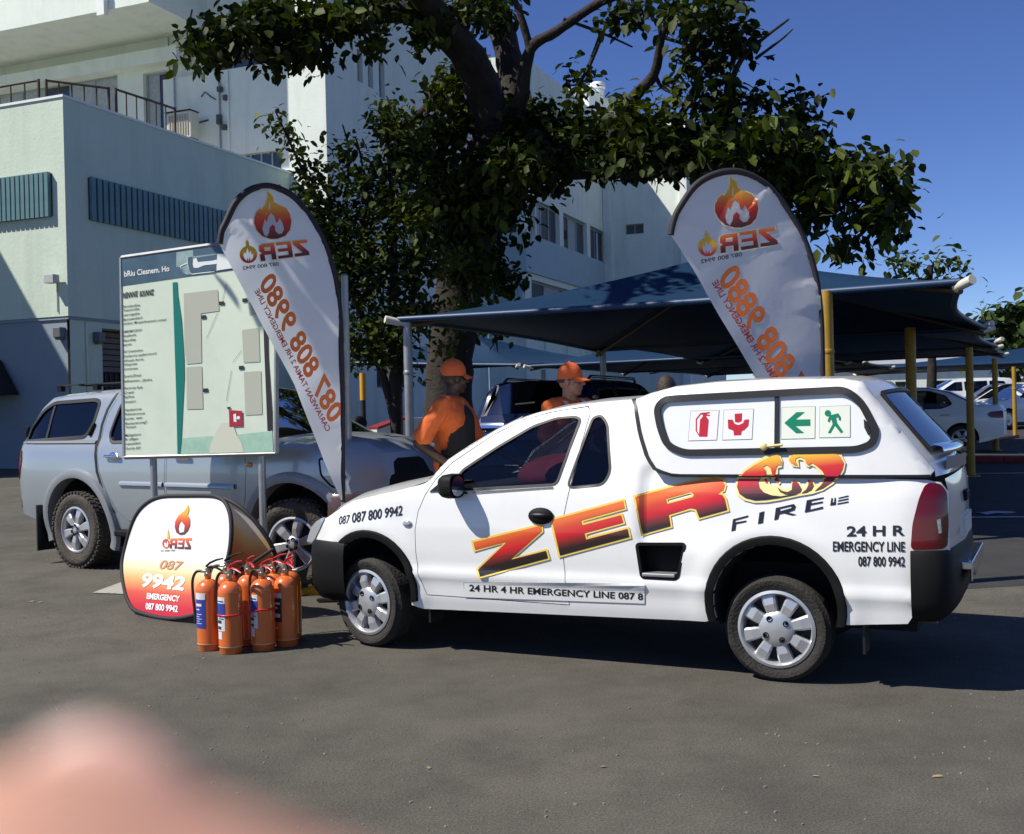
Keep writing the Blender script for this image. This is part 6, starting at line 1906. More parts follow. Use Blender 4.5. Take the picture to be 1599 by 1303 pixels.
mb = MB(); z6 = lambda p: zm([p], 4.341, 390, 400)[0]
decal_text(mb, plL, '087 808 9980', z6((550, 1145)), z6((62, 190)), (20, -21), 0.003, 0.028); mb.build('phone_number', ORANGEINK, flagL)
mb = MB(); decal_text(mb, plL, 'CAR?AWEAN TAMIA 2 HR EMERGENCY LINE', z6((520, 1195)), z6((33, 238)), (6.5, -4.6), 0.003, 0.02); mb.build('small_lettering', mat('red_ink', (0.45, 0.05, 0.03), rough=0.6), flagL)
# right flag, behind the load bed
RO = at(1285, 600, 8.75)
q7 = lambda pts: zm(pts, 7.24, 1040, 260)
edgeR = [(1047.5, 367), (1052, 345), (1061, 325), (1086, 290), (1117.5, 272), (1151, 268), (1183, 279.5), (1209, 300), (1235, 335), (1256, 374), (1271, 418), (1278.5, 458), (1283, 508), (1285, 592), (1286.5, 690), (1288, 790)]
clothR = edgeR[:15] + [(1287.5, 788), (1284, 788), (1262, 745), (1222, 665), (1184, 593), (1154, 543), (1125, 495), (1104, 459), (1086, 427), (1062, 388)]
flagR, plR = feather_flag('white teardrop flag with a mirrored flame badge rising over the canopy roof', RO, (0.985, 0.17, 0), edgeR, clothR, None, 5)
zero_logo(flagR, plR, (1149.4, 276.6, 65.7, 79.4), (q7([(1258, 885)])[0], q7([(618, 985)])[0], q7([(598, 785)])[0], q7([(1225, 690)])[0]), (*q7([(470, 912)])[0], 14.8), (q7([(862, 1015)])[0], q7([(395, 1098)])[0]), (-0.6, -6.2))
z4 = lambda p: zm([p], 3.831, 1000, 260)[0]
mb = MB(); decal_text(mb, plR, '087 808 9880', z4((1010, 1570)), z4((466, 672)), (25.5, -26), 0.003, 0.028); mb.build('phone_number', ORANGEINK, flagR)
mb = MB(); decal_text(mb, plR, 'CAR?AWEAN TAMIA 2 HR EMERGENCY LINE', z4((990, 1600)), z4((428, 697)), (8.5, -5.6), 0.003, 0.02); mb.build('small_lettering', MATS['red_ink'], flagR)

# ------------------------------------------------------------------ pop-up banner
BA, BB = gnd(203, 958), gnd(318, 979)
bu = np.array([BB[0] - BA[0], BB[1] - BA[1], 0.0])
bu /= np.linalg.norm(bu)
bn = np.array([bu[1], -bu[0], 0.0])
if bn[1] > 0: bn = -bn
front = Plane(BA, bu, np.array([0, 0, 1.0]) - bn * 0.30, lambda a, b: 0.012 * math.sin(5 * a + 3 * b) + 0.01 * math.sin(9 * b))
pop = thing('popup_banner', 'white to red oval pop-up banner standing on the tarmac by the extinguishers', 'banner', tuple(BA), 0)
z6b = lambda pts: zm(pts, 5.667, 180, 760)
outl = spline([(60, 640), (75, 560), (120, 420), (200, 260), (300, 150), (420, 92), (600, 82), (800, 82), (910, 95), (985, 140), (1030, 230), (1040, 340), (1025, 480), (995, 620), (950, 780), (880, 980), (800, 1100), (690, 1140), (540, 1170), (390, 1160), (240, 1120), (160, 1080), (110, 980), (75, 830), (58, 720)], 3, True)
outl = z6b(outl)
BANNERINK = grad_mat('banner_ink', [(0.0, (0.80, 0.80, 0.78)), (0.50, (0.80, 0.79, 0.74)), (0.60, (0.82, 0.70, 0.42)), (0.68, (0.80, 0.46, 0.16)), (0.80, (0.70, 0.10, 0.06)), (0.92, (0.62, 0.025, 0.045)), (1.0, (0.60, 0.02, 0.05))], rough=0.5, translucent=0.15)
gb = lambda px, py: float(np.clip((py + (px - 270) * -0.07 - 776) / 190, 0, 1))
mb = MB(); P, F, _ = tri_region(outl, (), 6); mb.add([front(p[0], p[1]) for p in P], [(a, c, b) for a, b, c in F], [gb(*p) for p in P]); mb.build('front_cloth', BANNERINK, pop, smooth=80, grad=True)
mb = MB(); mb.tube([front(*p) for p in outl] + [front(*outl[0])], 0.017, 8, cap=False); mb.build('hoop', SLEEVE, pop, smooth=70)
zb_ = lambda x, y: z6b([(x, y)])[0]
fx = lambda pts: [(zb_(590, 0)[0] + (x - 792) / 475 * 22.5 + (395 / 5.667 + 760 - (788 + (y - 120) / 575 * 46)) * -0.02, 787.5 + (y - 120) / 575 * 47) for x, y in pts]
flame_pts = z6b([(650, 160), (655, 210), (640, 250), (658, 290), (655, 340), (632, 390), (600, 420), (565, 425), (535, 405), (525, 360), (532, 310), (560, 260), (590, 235), (620, 210)])
mb = MB(); decal(mb, front, flame_pts, [z6b([(580, 300), (600, 330), (610, 345), (600, 400), (560, 410), (552, 370), (562, 330)])], 0.005, 4, lambda px, py: float(np.clip((py - 788) / 46, 0, 1))); mb.build('flame_badge', FLAMEINK, pop, grad=True)
bl, br, tr, tl = [np.array(zb_(*p)) for p in ((650, 552), (475, 545), (480, 458), (662, 452))]
mb = MB()
for k, L in enumerate(ZER):
    P, F, _ = tri_region(L, [ZERH] if k == 2 else [], 0.3)
    mb.add([front(*((bl * (1 - p[0]) + br * p[0]) * (1 - p[1]) + (tl * (1 - p[0]) + tr * p[0]) * p[1]), 0.004) for p in P], F, [1 - p[1] for p in P])
mb.build('word', ZERINK, pop, grad=True)
mb = MB(); decal(mb, front, z6b(circle(445, 505, 30, 16, 42)), [z6b([(425, 500), (435, 480), (445, 505), (455, 470), (465, 500), (458, 535), (432, 535)])], 0.004, 5, lambda px, py: 0.62); decal(mb, front, z6b([(455, 465), (468, 375), (478, 460)]), [], 0.004, 5, lambda px, py: 0.1); mb.build('flame_ring', FLAMEINK, pop, grad=True)
mb = MB(); decal_text(mb, front, '087', zb_(395, 728), zb_(578, 740), (3.0, -13.5), 0.004, 0.02, 0.1); mb.build('lettering', mat('tan_ink', (0.48, 0.22, 0.09), rough=0.6), pop)
mb = MB(); decal_text(mb, front, '087 800 99', zb_(520, 570), zb_(402, 577), (0, -2.6), 0.004, 0.01); mb.build('small_number', GREYINK, pop)
mb = MB(); decal_text(mb, front, '9942', zb_(252, 885), zb_(610, 918), (2.0, -20), 0.004, 0.035, 0.1)
decal_text(mb, front, 'EMERGENCY', zb_(300, 996), zb_(578, 1020), (1, -8.5), 0.004, 0.035)
decal_text(mb, front, '087 800 9942', zb_(286, 1088), zb_(560, 1112), (1, -9.5), 0.004, 0.03)
mb.build('white_lettering', mat('white_ink', (0.82, 0.80, 0.78), rough=0.5), pop)
# the rear leaf leans the other way and its inner side shows at the right
BC = BA - bn * 0.62
rear = Plane(BC, bu, np.array([0, 0, 1.0]) + bn * 0.36, lambda a, b: 0.012 * math.sin(4 * a + 3 * b))
rl = z6b(spline([(860, 88), (940, 100), (1060, 150), (1180, 240), (1290, 370), (1370, 490), (1405, 570), (1412, 620), (1380, 760), (1200, 900), (1000, 960), (800, 960), (720, 880), (760, 600), (880, 330), (880, 180)], 3, True))
RORIG = np.array(BC) - np.array(BA)
rp = lambda px, py, off=0.0: rear(px, py, off) + RORIG
RINK = grad_mat('banner_back_ink', [(0.0, (0.62, 0.58, 0.55)), (0.30, (0.62, 0.57, 0.52)), (0.42, (0.58, 0.40, 0.18)), (0.56, (0.55, 0.20, 0.07)), (1.0, (0.40, 0.03, 0.03))], rough=0.6, translucent=0.25)
mb = MB(); P, F, _ = tri_region(rl, (), 8); mb.add([rp(p[0], p[1]) for p in P], F, [float(np.clip((p[1] - 776 + max(0, 385 - p[0]) * 0.9) / 170, 0, 1)) for p in P]); mb.build('rear_cloth', RINK, pop, smooth=80, grad=True)
mb = MB(); mb.tube([rp(*p) for p in rl] + [rp(*rl[0])], 0.017, 8, cap=False); mb.build('hoop', SLEEVE, pop, smooth=70)
mb = MB(); mb.tube([rp(*zb_(1405, 548)), Vector(rp(*zb_(1405, 548))) * 0.45 + Vector(front(*zb_(930, 860))) * 0.55, front(*zb_(930, 860))], 0.013, 8); mb.build('strap', SLEEVE, pop)

# ------------------------------------------------------------------ fire extinguishers
EXO = mat('orange_enamel', (0.66, 0.145, 0.025), rough=0.28, coat=0.7, var=0.05, vscale=8)
EXRED = mat('red_plastic', (0.42, 0.01, 0.02), rough=0.35)
BRASS = mat('valve_metal', (0.50, 0.46, 0.38), rough=0.3, metal=0.9)
LABBLUE = mat('label_blue', (0.03, 0.05, 0.30), rough=0.4)
LABWHITE = mat('label_white', (0.62, 0.65, 0.68), rough=0.4)
LABDARK = mat('label_dark', (0.03, 0.03, 0.035), rough=0.4)
def extinguisher(label, x, y, rz, style, red, tilt=0.0):
    t = thing('fire_extinguisher', label, 'fire extinguisher', (x, y, gz(x, y)), rz, 'orange fire extinguishers standing in a cluster')
    r = 0.079
    mb = MB(); mb.lathe([(0, 0.0), (r - 0.008, 0.0), (r - 0.004, 0.006), (r - 0.004, 0.045), (r, 0.05), (r, 0.053), (r, 0.40)] + [(r * math.cos(a) if a < 1.45 else 0.022, 0.40 + 0.075 * math.sin(a)) for a in np.linspace(0.1, 1.5, 9)] + [(0.022, 0.488), (0, 0.488)], 36)
    mb.build('cylinder', EXO, t, smooth=50)
    mb = MB(); mb.lathe([(r + 0.0008, 0.046), (r + 0.0012, 0.048), (r + 0.0008, 0.051)], 36); mb.build('base_ring', mat('worn_ring', (0.7, 0.45, 0.3), rough=0.5), t, smooth=50)
    mb = MB(); mb.lathe([(0.020, 0.486), (0.024, 0.492), (0.024, 0.512), (0.016, 0.516), (0.016, 0.545), (0, 0.547)], 16); mb.capsule((0.0, 0, 0.525), (0.052, 0, 0.52), 0.012, 0.009, 10); mb.build('valve', BRASS, t, smooth=45)
    mb = MB(); mb.lathe([(0, 0), (0.019, 0), (0.019, 0.012), (0.016, 0.016), (0, 0.016)], 16, Matrix.Translation((0.0, -0.018, 0.527)) @ Matrix.Rotation(R(90), 4, 'X')); mb.build('gauge', CHROME, t, smooth=45)
    hm = EXRED if red else BLACKPLASTIC
    mb = MB(); mb.tube([(0.0, 0.0, 0.548), (-0.03, 0, 0.556), (-0.075, 0, 0.548), (-0.115, 0, 0.530)], [0.011, 0.012, 0.011, 0.008], 8, ell=0.7); mb.build('carry_handle', hm, t, smooth=50)
    mb = MB(); mb.tube([(0.012, 0.0, 0.556), (-0.02, 0, 0.580), (-0.07, 0, 0.600), (-0.125, 0, 0.612)], [0.010, 0.011, 0.010, 0.007], 8, ell=0.7); mb.build('squeeze_lever', hm, t, smooth=50)
    hose = spline([(0.045, 0, 0.522), (0.095, 0.0, 0.515), (0.122, 0.005, 0.46), (0.118, 0.01, 0.36), (0.102, 0.015, 0.25), (0.092, 0.02, 0.17)], 5)
    mb = MB(); mb.tube(hose, [0.0095] * (len(hose) - 6) + [0.0105, 0.011, 0.0115, 0.012, 0.012, 0.012], 8); mb.build('hose', RUBBER, t, smooth=70)
    def patch(name, a0, a1, z0, z1, m, off):
        mb = MB(); mb.grid([[((r + off) * math.cos(a), (r + off) * math.sin(a), z) for a in np.linspace(a0, a1, 9)] for z in (z0, z1)]); return mb.build(name, m, t, smooth=60)
    c = R(-126) - rz if style != 'back' else R(90)
    if style == 'blue':
        patch('label', c - 0.62, c + 0.62, 0.155, 0.385, LABBLUE, 0.0012); patch('label_head', c - 0.62, c + 0.62, 0.345, 0.388, LABWHITE, 0.0022)
        ink, bands = LABWHITE, [(0.30, 0.318), (0.275, 0.283), (0.245, 0.25), (0.23, 0.234), (0.215, 0.219), (0.20, 0.204), (0.185, 0.189)]
    elif style == 'white':
        patch('label', c - 0.5, c + 0.42, 0.155, 0.375, LABWHITE, 0.0012); patch('label_band', c - 0.5, c + 0.42, 0.262, 0.335, LABBLUE, 0.0022); patch('label_block', c - 0.42, c + 0.1, 0.10, 0.15, LABWHITE, 0.0012); patch('label_block', c - 0.4, c + 0.05, 0.165, 0.185, LABDARK, 0.0022)
        ink, bands = LABDARK, [(0.345, 0.352), (0.245, 0.25), (0.232, 0.238), (0.205, 0.225)]
    elif style == 'dark':
        patch('label', c - 0.45, c + 0.45, 0.17, 0.36, LABDARK, 0.0012); patch('label_head', c - 0.45, c + 0.45, 0.33, 0.362, LABWHITE, 0.0022)
        ink, bands = LABWHITE, [(0.285, 0.30), (0.255, 0.27), (0.20, 0.225), (0.12, 0.135)]
    else:
        ink, bands = LABWHITE, []
    for k, (z0, z1) in enumerate(bands):
        patch('label_print', c - 0.38 + 0.05 * (k % 3), c + 0.30 - 0.11 * ((k * 2) % 4), z0, z1, ink, 0.003)
    return t
E = gnd
ex_specs = [('orange extinguisher with a tall blue label at the left front of the cluster', 323, 1018, 2.75, 'blue', False),
            ('orange extinguisher with a white and blue label, foremost in the cluster', 357, 1023, 2.55, 'white', True),
            ('orange extinguisher with a torn white label, third in the front row', 408, 1018, 2.45, 'white', True),
            ('orange extinguisher with a black label at the right end of the cluster', 445, 1011, 2.3, 'dark', True)]
for lab, px, py, rz, st, red in ex_specs:
    p = gnd(px, py)
    extinguisher(lab, p[0], p[1] + 0.07, rz, st, red)
for lab, dx, dy, rz, red in (('rear orange extinguisher half hidden behind the one with the blue label', -1.99, 7.66, 2.9, False), ('rear orange extinguisher with a red lever behind the foremost one', -1.82, 7.57, 2.2, True),
                             ('rear orange extinguisher with a red lever right of the strap', -1.655, 7.60, 2.6, True), ('rear orange extinguisher at the back right, nearest the van', -1.565, 7.69, 2.0, True)):
    extinguisher(lab, dx, dy, rz, 'back', red)
# red strap tied round the front bottles
cs = []
for lab, px, py, rz, st, red in ex_specs[1:3]:
    p = gnd(px, py); cs.append((p[0], p[1] + 0.07))
strap = MB()
pts = []
rr = 0.0815
for a in np.linspace(R(200), R(290), 8):
    pts.append((cs[0][0] + rr * math.cos(a), cs[0][1] + rr * math.sin(a), 0.255 + 0.0))
for a in np.linspace(R(275), R(350), 8):
    pts.append((cs[1][0] + rr * math.cos(a), cs[1][1] + rr * math.sin(a), 0.275))
strap.tube(pts, 0.0045, 6, ell=1.5)
tag(strap.build('red_strap', mat('red_strap_plastic', (0.55, 0.01, 0.02), rough=0.4), None, smooth=70), 'thin red strap tied around the front extinguishers', 'strap')

# ------------------------------------------------------------------ shade nets over the parking bays
NET = fabric_mat('blue_shade_cloth', (0.005, 0.027, 0.066), trans=0.02, rough=0.55, bump=0.3, bscale=60)
NETHEM = mat('shade_cloth_hem', (0.012, 0.04, 0.10), rough=0.45)
YPOST = mat('yellow_post_paint', (0.38, 0.22, 0.015), rough=0.5, var=0.1, dirt=(0.2, 0.13, 0.04), dscale=5, damt=0.6)
BROWNST = mat('brown_steel', (0.07, 0.05, 0.025), rough=0.5)
def shade_net(label, c, apex_h, sag=0.22, posts=(), group='shade nets over the parking bays', rafter=BROWNST):
    """four corner points (front left, front right, back right, back left) and a raised middle"""
    c = [np.array(p, float) for p in c]
    O = sum(c) / 4
    t = thing('shade_net', label, 'shade net', (O[0], O[1], 0), 0, group)
    O2 = np.array([O[0], O[1], 0])
    A = np.array([0, 0, apex_h])
    mb = MB()
    n = 14
    for i in range(4):
        p, q = c[i] - O2, c[(i + 1) % 4] - O2
        rows_ = []
        for a in range(n + 1):
            u = a / n
            row = []
            for b in range(n + 1):
                w_ = b / n
                e = p * (1 - w_) + q * w_
                inward = -(e * np.array([1, 1, 0])) / (np.hypot(e[0], e[1]) + 1e-6) * 4 * w_ * (1 - w_) * 0.22 * (1 - u)
                x = e * (1 - u) + A * u + inward
                x = x - np.array([0, 0, sag * 4 * u * (1 - u) * (0.35 + 2.6 * w_ * (1 - w_))])
                row.append(x)
            rows_.append(row)
        mb.grid(rows_)
    mb.build('cloth', NET, t, smooth=50, merge=1e-4)
    for i in range(4):
        p, q = c[i] - O2, c[(i + 1) % 4] - O2
        pts = []
        for w_ in np.linspace(0, 1, 15):
            e = p * (1 - w_) + q * w_
            pts.append(e - (e * np.array([1, 1, 0])) / (np.hypot(e[0], e[1]) + 1e-6) * 4 * w_ * (1 - w_) * 0.22)
        mb = MB(); mb.tube(pts, 0.035, 8); mb.build('hem', NETHEM, t, smooth=70)
        mb = MB(); mb.tube([p - np.array([0, 0, 0.09]), A - np.array([0, 0, 0.24])], 0.03, 8); mb.build('rafter', rafter, t, smooth=70)
        mb = MB(); mb.tube([p * 0.985 - np.array([0, 0, 0.01]), p + p * np.array([1, 1, 0]) / np.hypot(p[0], p[1]) * 0.16], 0.045, 10); mb.build('corner_cap', CREAM, t, smooth=70)
    return t
def post(label, p, z1, r, m, group, name='shade_net_post', foot=0.0):
    z0 = gz(p[0], p[1])
    t = thing(name, label, 'post', (p[0], p[1], z0), 0, group)
    mb = MB(); mb.tube([(0, 0, 0), (0, 0, z1 - z0)], r, 14); mb.build('tube', m, t, smooth=60)
    mb = MB(); mb.lathe([(0, 0), (r * 2.2, 0), (r * 2.2, 0.02), (r * 1.2, 0.03), (r, 0.06)], 16); mb.build('base_flange', m, t, smooth=40)
    mb = MB(); mb.lathe([(r + 0.001, z1 - z0 - 0.62), (r + 0.006, z1 - z0 - 0.61), (r + 0.006, z1 - z0 - 0.58), (r + 0.001, z1 - z0 - 0.57)], 14); mb.build('clamp', m, t, smooth=40)
    return t
hn = 2.62
A1 = np.append(at(622, 499, 13.0)[:2], at(622, 499, 13.0)[2])
A2 = at(1500, 440, 10.3)
dv_ = np.array([0.42, 0.9075]) * 6.6
A3 = np.array([A2[0] + dv_[0], A2[1] + dv_[1], A2[2] - 0.05]); A4 = np.array([A1[0] + dv_[0], A1[1] + dv_[1], A1[2] - 0.10])
ap = at(1085, 401, (A1[1] + A2[1] + A3[1] + A4[1]) / 4)[2]
shade_net('nearest blue shade net, dappled by the tree, in front of the white building', (A1, A2, A3, A4), ap + 0.05)
def shift(p, k, dz=0.0):
    return np.array([p[0] + dv_[0] * k, p[1] + dv_[1] * k, p[2] + dz])
shade_net('second blue shade net in the row, directly behind the nearest', [shift(p, 1.0, 0.02) + np.array([0.05, 0.12, 0]) for p in (A1, A2, A3, A4)], ap)
shade_net('third blue shade net in the row, low at the right edge', [shift(p, 2.02, 0.12) + np.array([0.1, 0.2, 0]) for p in (A1, A2, A3, A4)], ap + 0.05)
B1 = at(828, 572, 26.0)
shade_net('far blue shade net whose pale corner bracket hangs left of the man in the cap', [B1, B1 + np.array([5.6, -2.7, 0.05]), B1 + np.array([8.4, 3.4, 0.05]), B1 + np.array([2.8, 6.1, 0.0])], B1[2] + 1.0)
B0 = B1 + np.array([-2.8 - 0.2, -6.1 + 6.2, 0])
C1 = at(1015, 579, 33.5)
shade_net('far blue shade net whose corner hangs above the dark haired head', [C1, C1 + np.array([5.6, -2.7, 0.05]), C1 + np.array([8.4, 3.4, 0.05]), C1 + np.array([2.8, 6.1, 0])], C1[2] + 1.0)
D1 = B1 + np.array([-5.4, 3.2, 0.35])
shade_net('far blue shade net reaching left towards the tree trunk', [D1, D1 + np.array([5.1, -2.9, -0.3]), D1 + np.array([7.9, 3.3, 0]), D1 + np.array([2.8, 6.2, 0])], D1[2] + 0.75)
G1 = at(1300, 578, 38.0)
shade_net('long far blue shade net seen low between the yellow posts', [G1, G1 + np.array([12, -3.0, 0.15]), G1 + np.array([15, 4, 0.15]), G1 + np.array([3, 7, 0])], G1[2] + 0.7)
gl = 'posts that carry the shade nets'
post('grey steel post at the front left corner of the nearest net', A1 + np.array([0.10, 0.03, 0]), A1[2] - 0.03, 0.052, GALV, gl)
p = at(941, 540, 19.0); post('grey steel post with a bracket right of the man in the cap', p, p[2], 0.055, GALV, gl)
p = at(1290, 458, 10.95); post('thick yellow post beside the right flag', p, p[2] + 0.02, 0.062, YPOST, gl)
p = at(1421, 512, 16.2); post('yellow post rising behind the canopy roof', p, p[2], 0.075, YPOST, gl)
p = at(1513, 543, 18.6); post('yellow post standing in front of the white sedan', p, p[2], 0.062, YPOST, gl)
p = at(1553, 560, 25.0); post('yellow post between the sedan and the far cars', p, p[2], 0.06, YPOST, gl)
p = at(1583, 573, 30.0); post('thin yellow post at the right, by the far cars', p, p[2], 0.055, YPOST, gl)
p = at(622, 508, 24.5); post('brownish yellow post just left of the grey corner post', p, p[2], 0.055, BROWNST, gl)
p = at(848, 578, 28.0); post('thin dark post under the far net left of the capped man', p, p[2], 0.05, FRAME, gl)
# plain grey pole behind the left flag
pp = at(538, 432, 9.6)
gp_ = thing('grey_pole', 'plain grey steel pole right behind the left flag', 'pole', (pp[0], pp[1], gz(pp[0], pp[1])))
mb = MB(); mb.tube([(0, 0, 0), (0, 0, pp[2] - gz(pp[0], pp[1]))], 0.03, 14); mb.build('tube', GALV, gp_, smooth=60)
mb = MB(); mb.lathe([(0.031, 0), (0.034, 0.003), (0.02, 0.02), (0, 0.024)], 14, Matrix.Translation((0, 0, pp[2] - gz(pp[0], pp[1])))); mb.build('cap', GALV, gp_, smooth=60)
# yellow and black bollard post beyond the silver truck
pp = at(566, 583, 15.2)
bo = thing('marker_post', 'post with a yellow top and a black lower half beyond the truck bonnet', 'post', (pp[0], pp[1], gz(pp[0], pp[1])))
hh = pp[2] - gz(pp[0], pp[1])
mb = MB(); mb.tube([(0, 0, hh - 0.37), (0, 0, hh)], 0.042, 14); mb.build('yellow_sleeve', mat('yellow_sleeve_paint', (0.60, 0.30, 0.02), rough=0.45), bo, smooth=60)
mb = MB(); mb.tube([(0, 0, 0), (0, 0, hh - 0.371)], 0.034, 14); mb.build('shaft', BLACKM, bo, smooth=60)
mb = MB(); mb.lathe([(0, 0), (0.12, 0), (0.12, 0.03), (0.034, 0.05)], 14); mb.build('base', mat('brass_base', (0.35, 0.25, 0.08), rough=0.4), bo, smooth=40)

# kerbs
kb = thing('yellow_kerb', 'yellow painted kerb stone block beneath the map sign behind the van nose', 'kerb', (*gnd(492, 925)[:2], gz(*gnd(492, 925)[:2])), R(-10))
KY = mat('kerb_yellow', (0.60, 0.36, 0.02), rough=0.8, var=0.1, dirt=(0.25, 0.19, 0.09), dscale=8, damt=0.8, bump=0.5, bscale=40)
for k in range(3):
    mb = MB(); mb.box2((-0.75 + k * 0.62, -0.12, -0.02), (-0.75 + k * 0.62 + 0.61, 0.14, 0.135)); mb.build('kerb_stone', KY, kb, bevel=0.02)
mb = MB(); mb.box2((-0.75, 0.142, -0.02), (1.1, 0.9, 0.115)); mb.build('infill', mat('pale_concrete', (0.38, 0.36, 0.31), rough=0.9, var=0.15, bump=0.4, bscale=30), kb, bevel=0.02)
r0 = gnd(1480, 722)
rk = thing('red_kerb', 'low red painted kerb under the yellow post by the sedan', 'kerb', tuple(r0), R(-24))
KR = mat('kerb_red', (0.20, 0.008, 0.008), rough=0.6, var=0.15)
for k in range(4):
    mb = MB(); mb.box2((0.0 + k * 0.5, -0.1, -0.02), (0.49 + k * 0.5, 0.15, 0.11)); mb.build('kerb_stone', KR, rk, bevel=0.03)
mb = MB(); a, b = gnd(1486, 706) - r0, gnd(1590, 689) - r0
rc = Matrix.Rotation(R(24), 3, 'Z')
mb.tube([rc @ Vector(a) + Vector((0, 0, 0.12)), rc @ Vector(b) + Vector((0, 0, 0.12))], 0.04, 8); mb.build('rail', KR, rk, smooth=60)
# ------------------------------------------------------------------ trees
BARK = mat('tree_bark', (0.020, 0.014, 0.010), rough=0.9, var=0.35, vscale=6, dirt=(0.04, 0.031, 0.024), dscale=3, damt=0.6, bump=1.0, bscale=18)
BIGLEAF = leaf_mat('big_leaf', (0.008, 0.016, 0.004), (0.10, 0.13, 0.015), 0.16)
SMALLLEAF = leaf_mat('small_leaf', (0.010, 0.024, 0.006), (0.12, 0.14, 0.022), 0.2)
FARLEAF = leaf_mat('far_leaf', (0.02, 0.045, 0.012), (0.09, 0.12, 0.03), 0.2)

def leaf_arrays(C, size, droop=0.4, rs=None, up=0.5):
    """leaf-shaped blades (6 points, 4 faces) at the points C"""
    n = len(C)
    rs = rs or rng
    a = rs.uniform(0, 2 * np.pi, n)
    tilt = rs.uniform(-1.1, 0.6, n) - droop * 0.5
    d = np.c_[np.cos(a) * np.cos(tilt), np.sin(a) * np.cos(tilt), np.sin(tilt)]
    ref = np.c_[rs.normal(0, 0.5, n), rs.normal(0, 0.5, n), np.full(n, up) + rs.uniform(0, 1, n)]
    s = np.cross(d, ref)
    s /= np.linalg.norm(s, axis=1)[:, None] + 1e-9
    nn_ = np.cross(s, d)
    L = size * rs.uniform(0.65, 1.3, n)[:, None]
    W = L * rs.uniform(0.26, 0.36, n)[:, None]
    fold = 0.22
    P = np.stack([C, C + d * L * 0.35 + s * W + nn_ * W * fold, C + d * L * 0.75 + s * W * 0.8 + nn_ * W * fold - np.array([0, 0, 1]) * L * 0.06,
                  C + d * L - np.array([0, 0, 1]) * L * 0.14, C + d * L * 0.75 - s * W * 0.8 + nn_ * W * fold - np.array([0, 0, 1]) * L * 0.06, C + d * L * 0.35 - s * W + nn_ * W * fold, C + d * L * 0.5], 1)
    F = np.array([(0, 1, 6), (1, 2, 6), (2, 3, 6), (3, 4, 6), (4, 5, 6), (5, 0, 6)])
    return P, F

def leaf_object(name, C, size, m, parent, tone, rs=None, droop=0.4, kind='stuff'):
    P, F = leaf_arrays(C, size, droop, rs)
    n = len(C)
    V = P.reshape(-1, 3)
    faces = (F[None] + (np.arange(n) * 7)[:, None, None]).reshape(-1, 3)
    me = bpy.data.meshes.new(name)
    me.from_pydata(V.tolist(), [], faces.tolist())
    at_ = me.attributes.new('grad', 'FLOAT', 'POINT')
    at_.data.foreach_set('value', np.repeat(tone, 7).astype(np.float32))
    me.shade_smooth()
    o = link(name, me, m, parent)
    if kind: o['kind'] = kind
    return o

def cluster_points(ells, Y0, dens, spread, origin, rs, clump=0.32, per=9, dy=None):
    """leaf clumps through the crown: every ellipse (px, py, rx, ry[, depth offset]) of the photo becomes a lobe with depth"""
    out = []
    for e in ells:
        cx, cy, rx, ry = e[:4]
        dY = e[4] if len(e) > 4 else 0.0
        k = e[5] if len(e) > 5 else 1.0
        n = max(3, int(dens * k * rx * ry / 1000.0))
        for _ in range(n):
            while True:
                q = rs.uniform(-1, 1, 3)
                if q @ q <= 1: break
            q = q * (0.75 + 0.25 * rs.random())
            Y = Y0 + dY + q[1] * spread * max(0.5, rx / 60)
            c = at(cx + q[0] * rx, cy + q[2] * ry, Y)
            m_ = int(per * rs.uniform(0.5, 1.5))
            out.append(c + rs.normal(0, clump, (m_, 3)) * np.array([1, 1, 0.75]))
    return np.concatenate(out) - origin

def limb(mb, pts, Y0, origin, n=10):
    """limb traced in the photo: (px, py, radius in px, depth offset)"""
    P, r = [], []
    for p in pts:
        dY = p[3] if len(p) > 3 else 0.0
        P.append(tuple(at(p[0], p[1], Y0 + dY) - origin)); r.append(p[2] * (Y0 + dY) / FPX)
    k = 5
    Q = spline(P, k)
    rr = np.interp(np.linspace(0, len(P) - 1, len(Q)), range(len(P)), r)
    rr = rr * (1 + 0.06 * np.sin(np.arange(len(Q)) * 2.3))
    mb.tube(Q, list(rr), n)

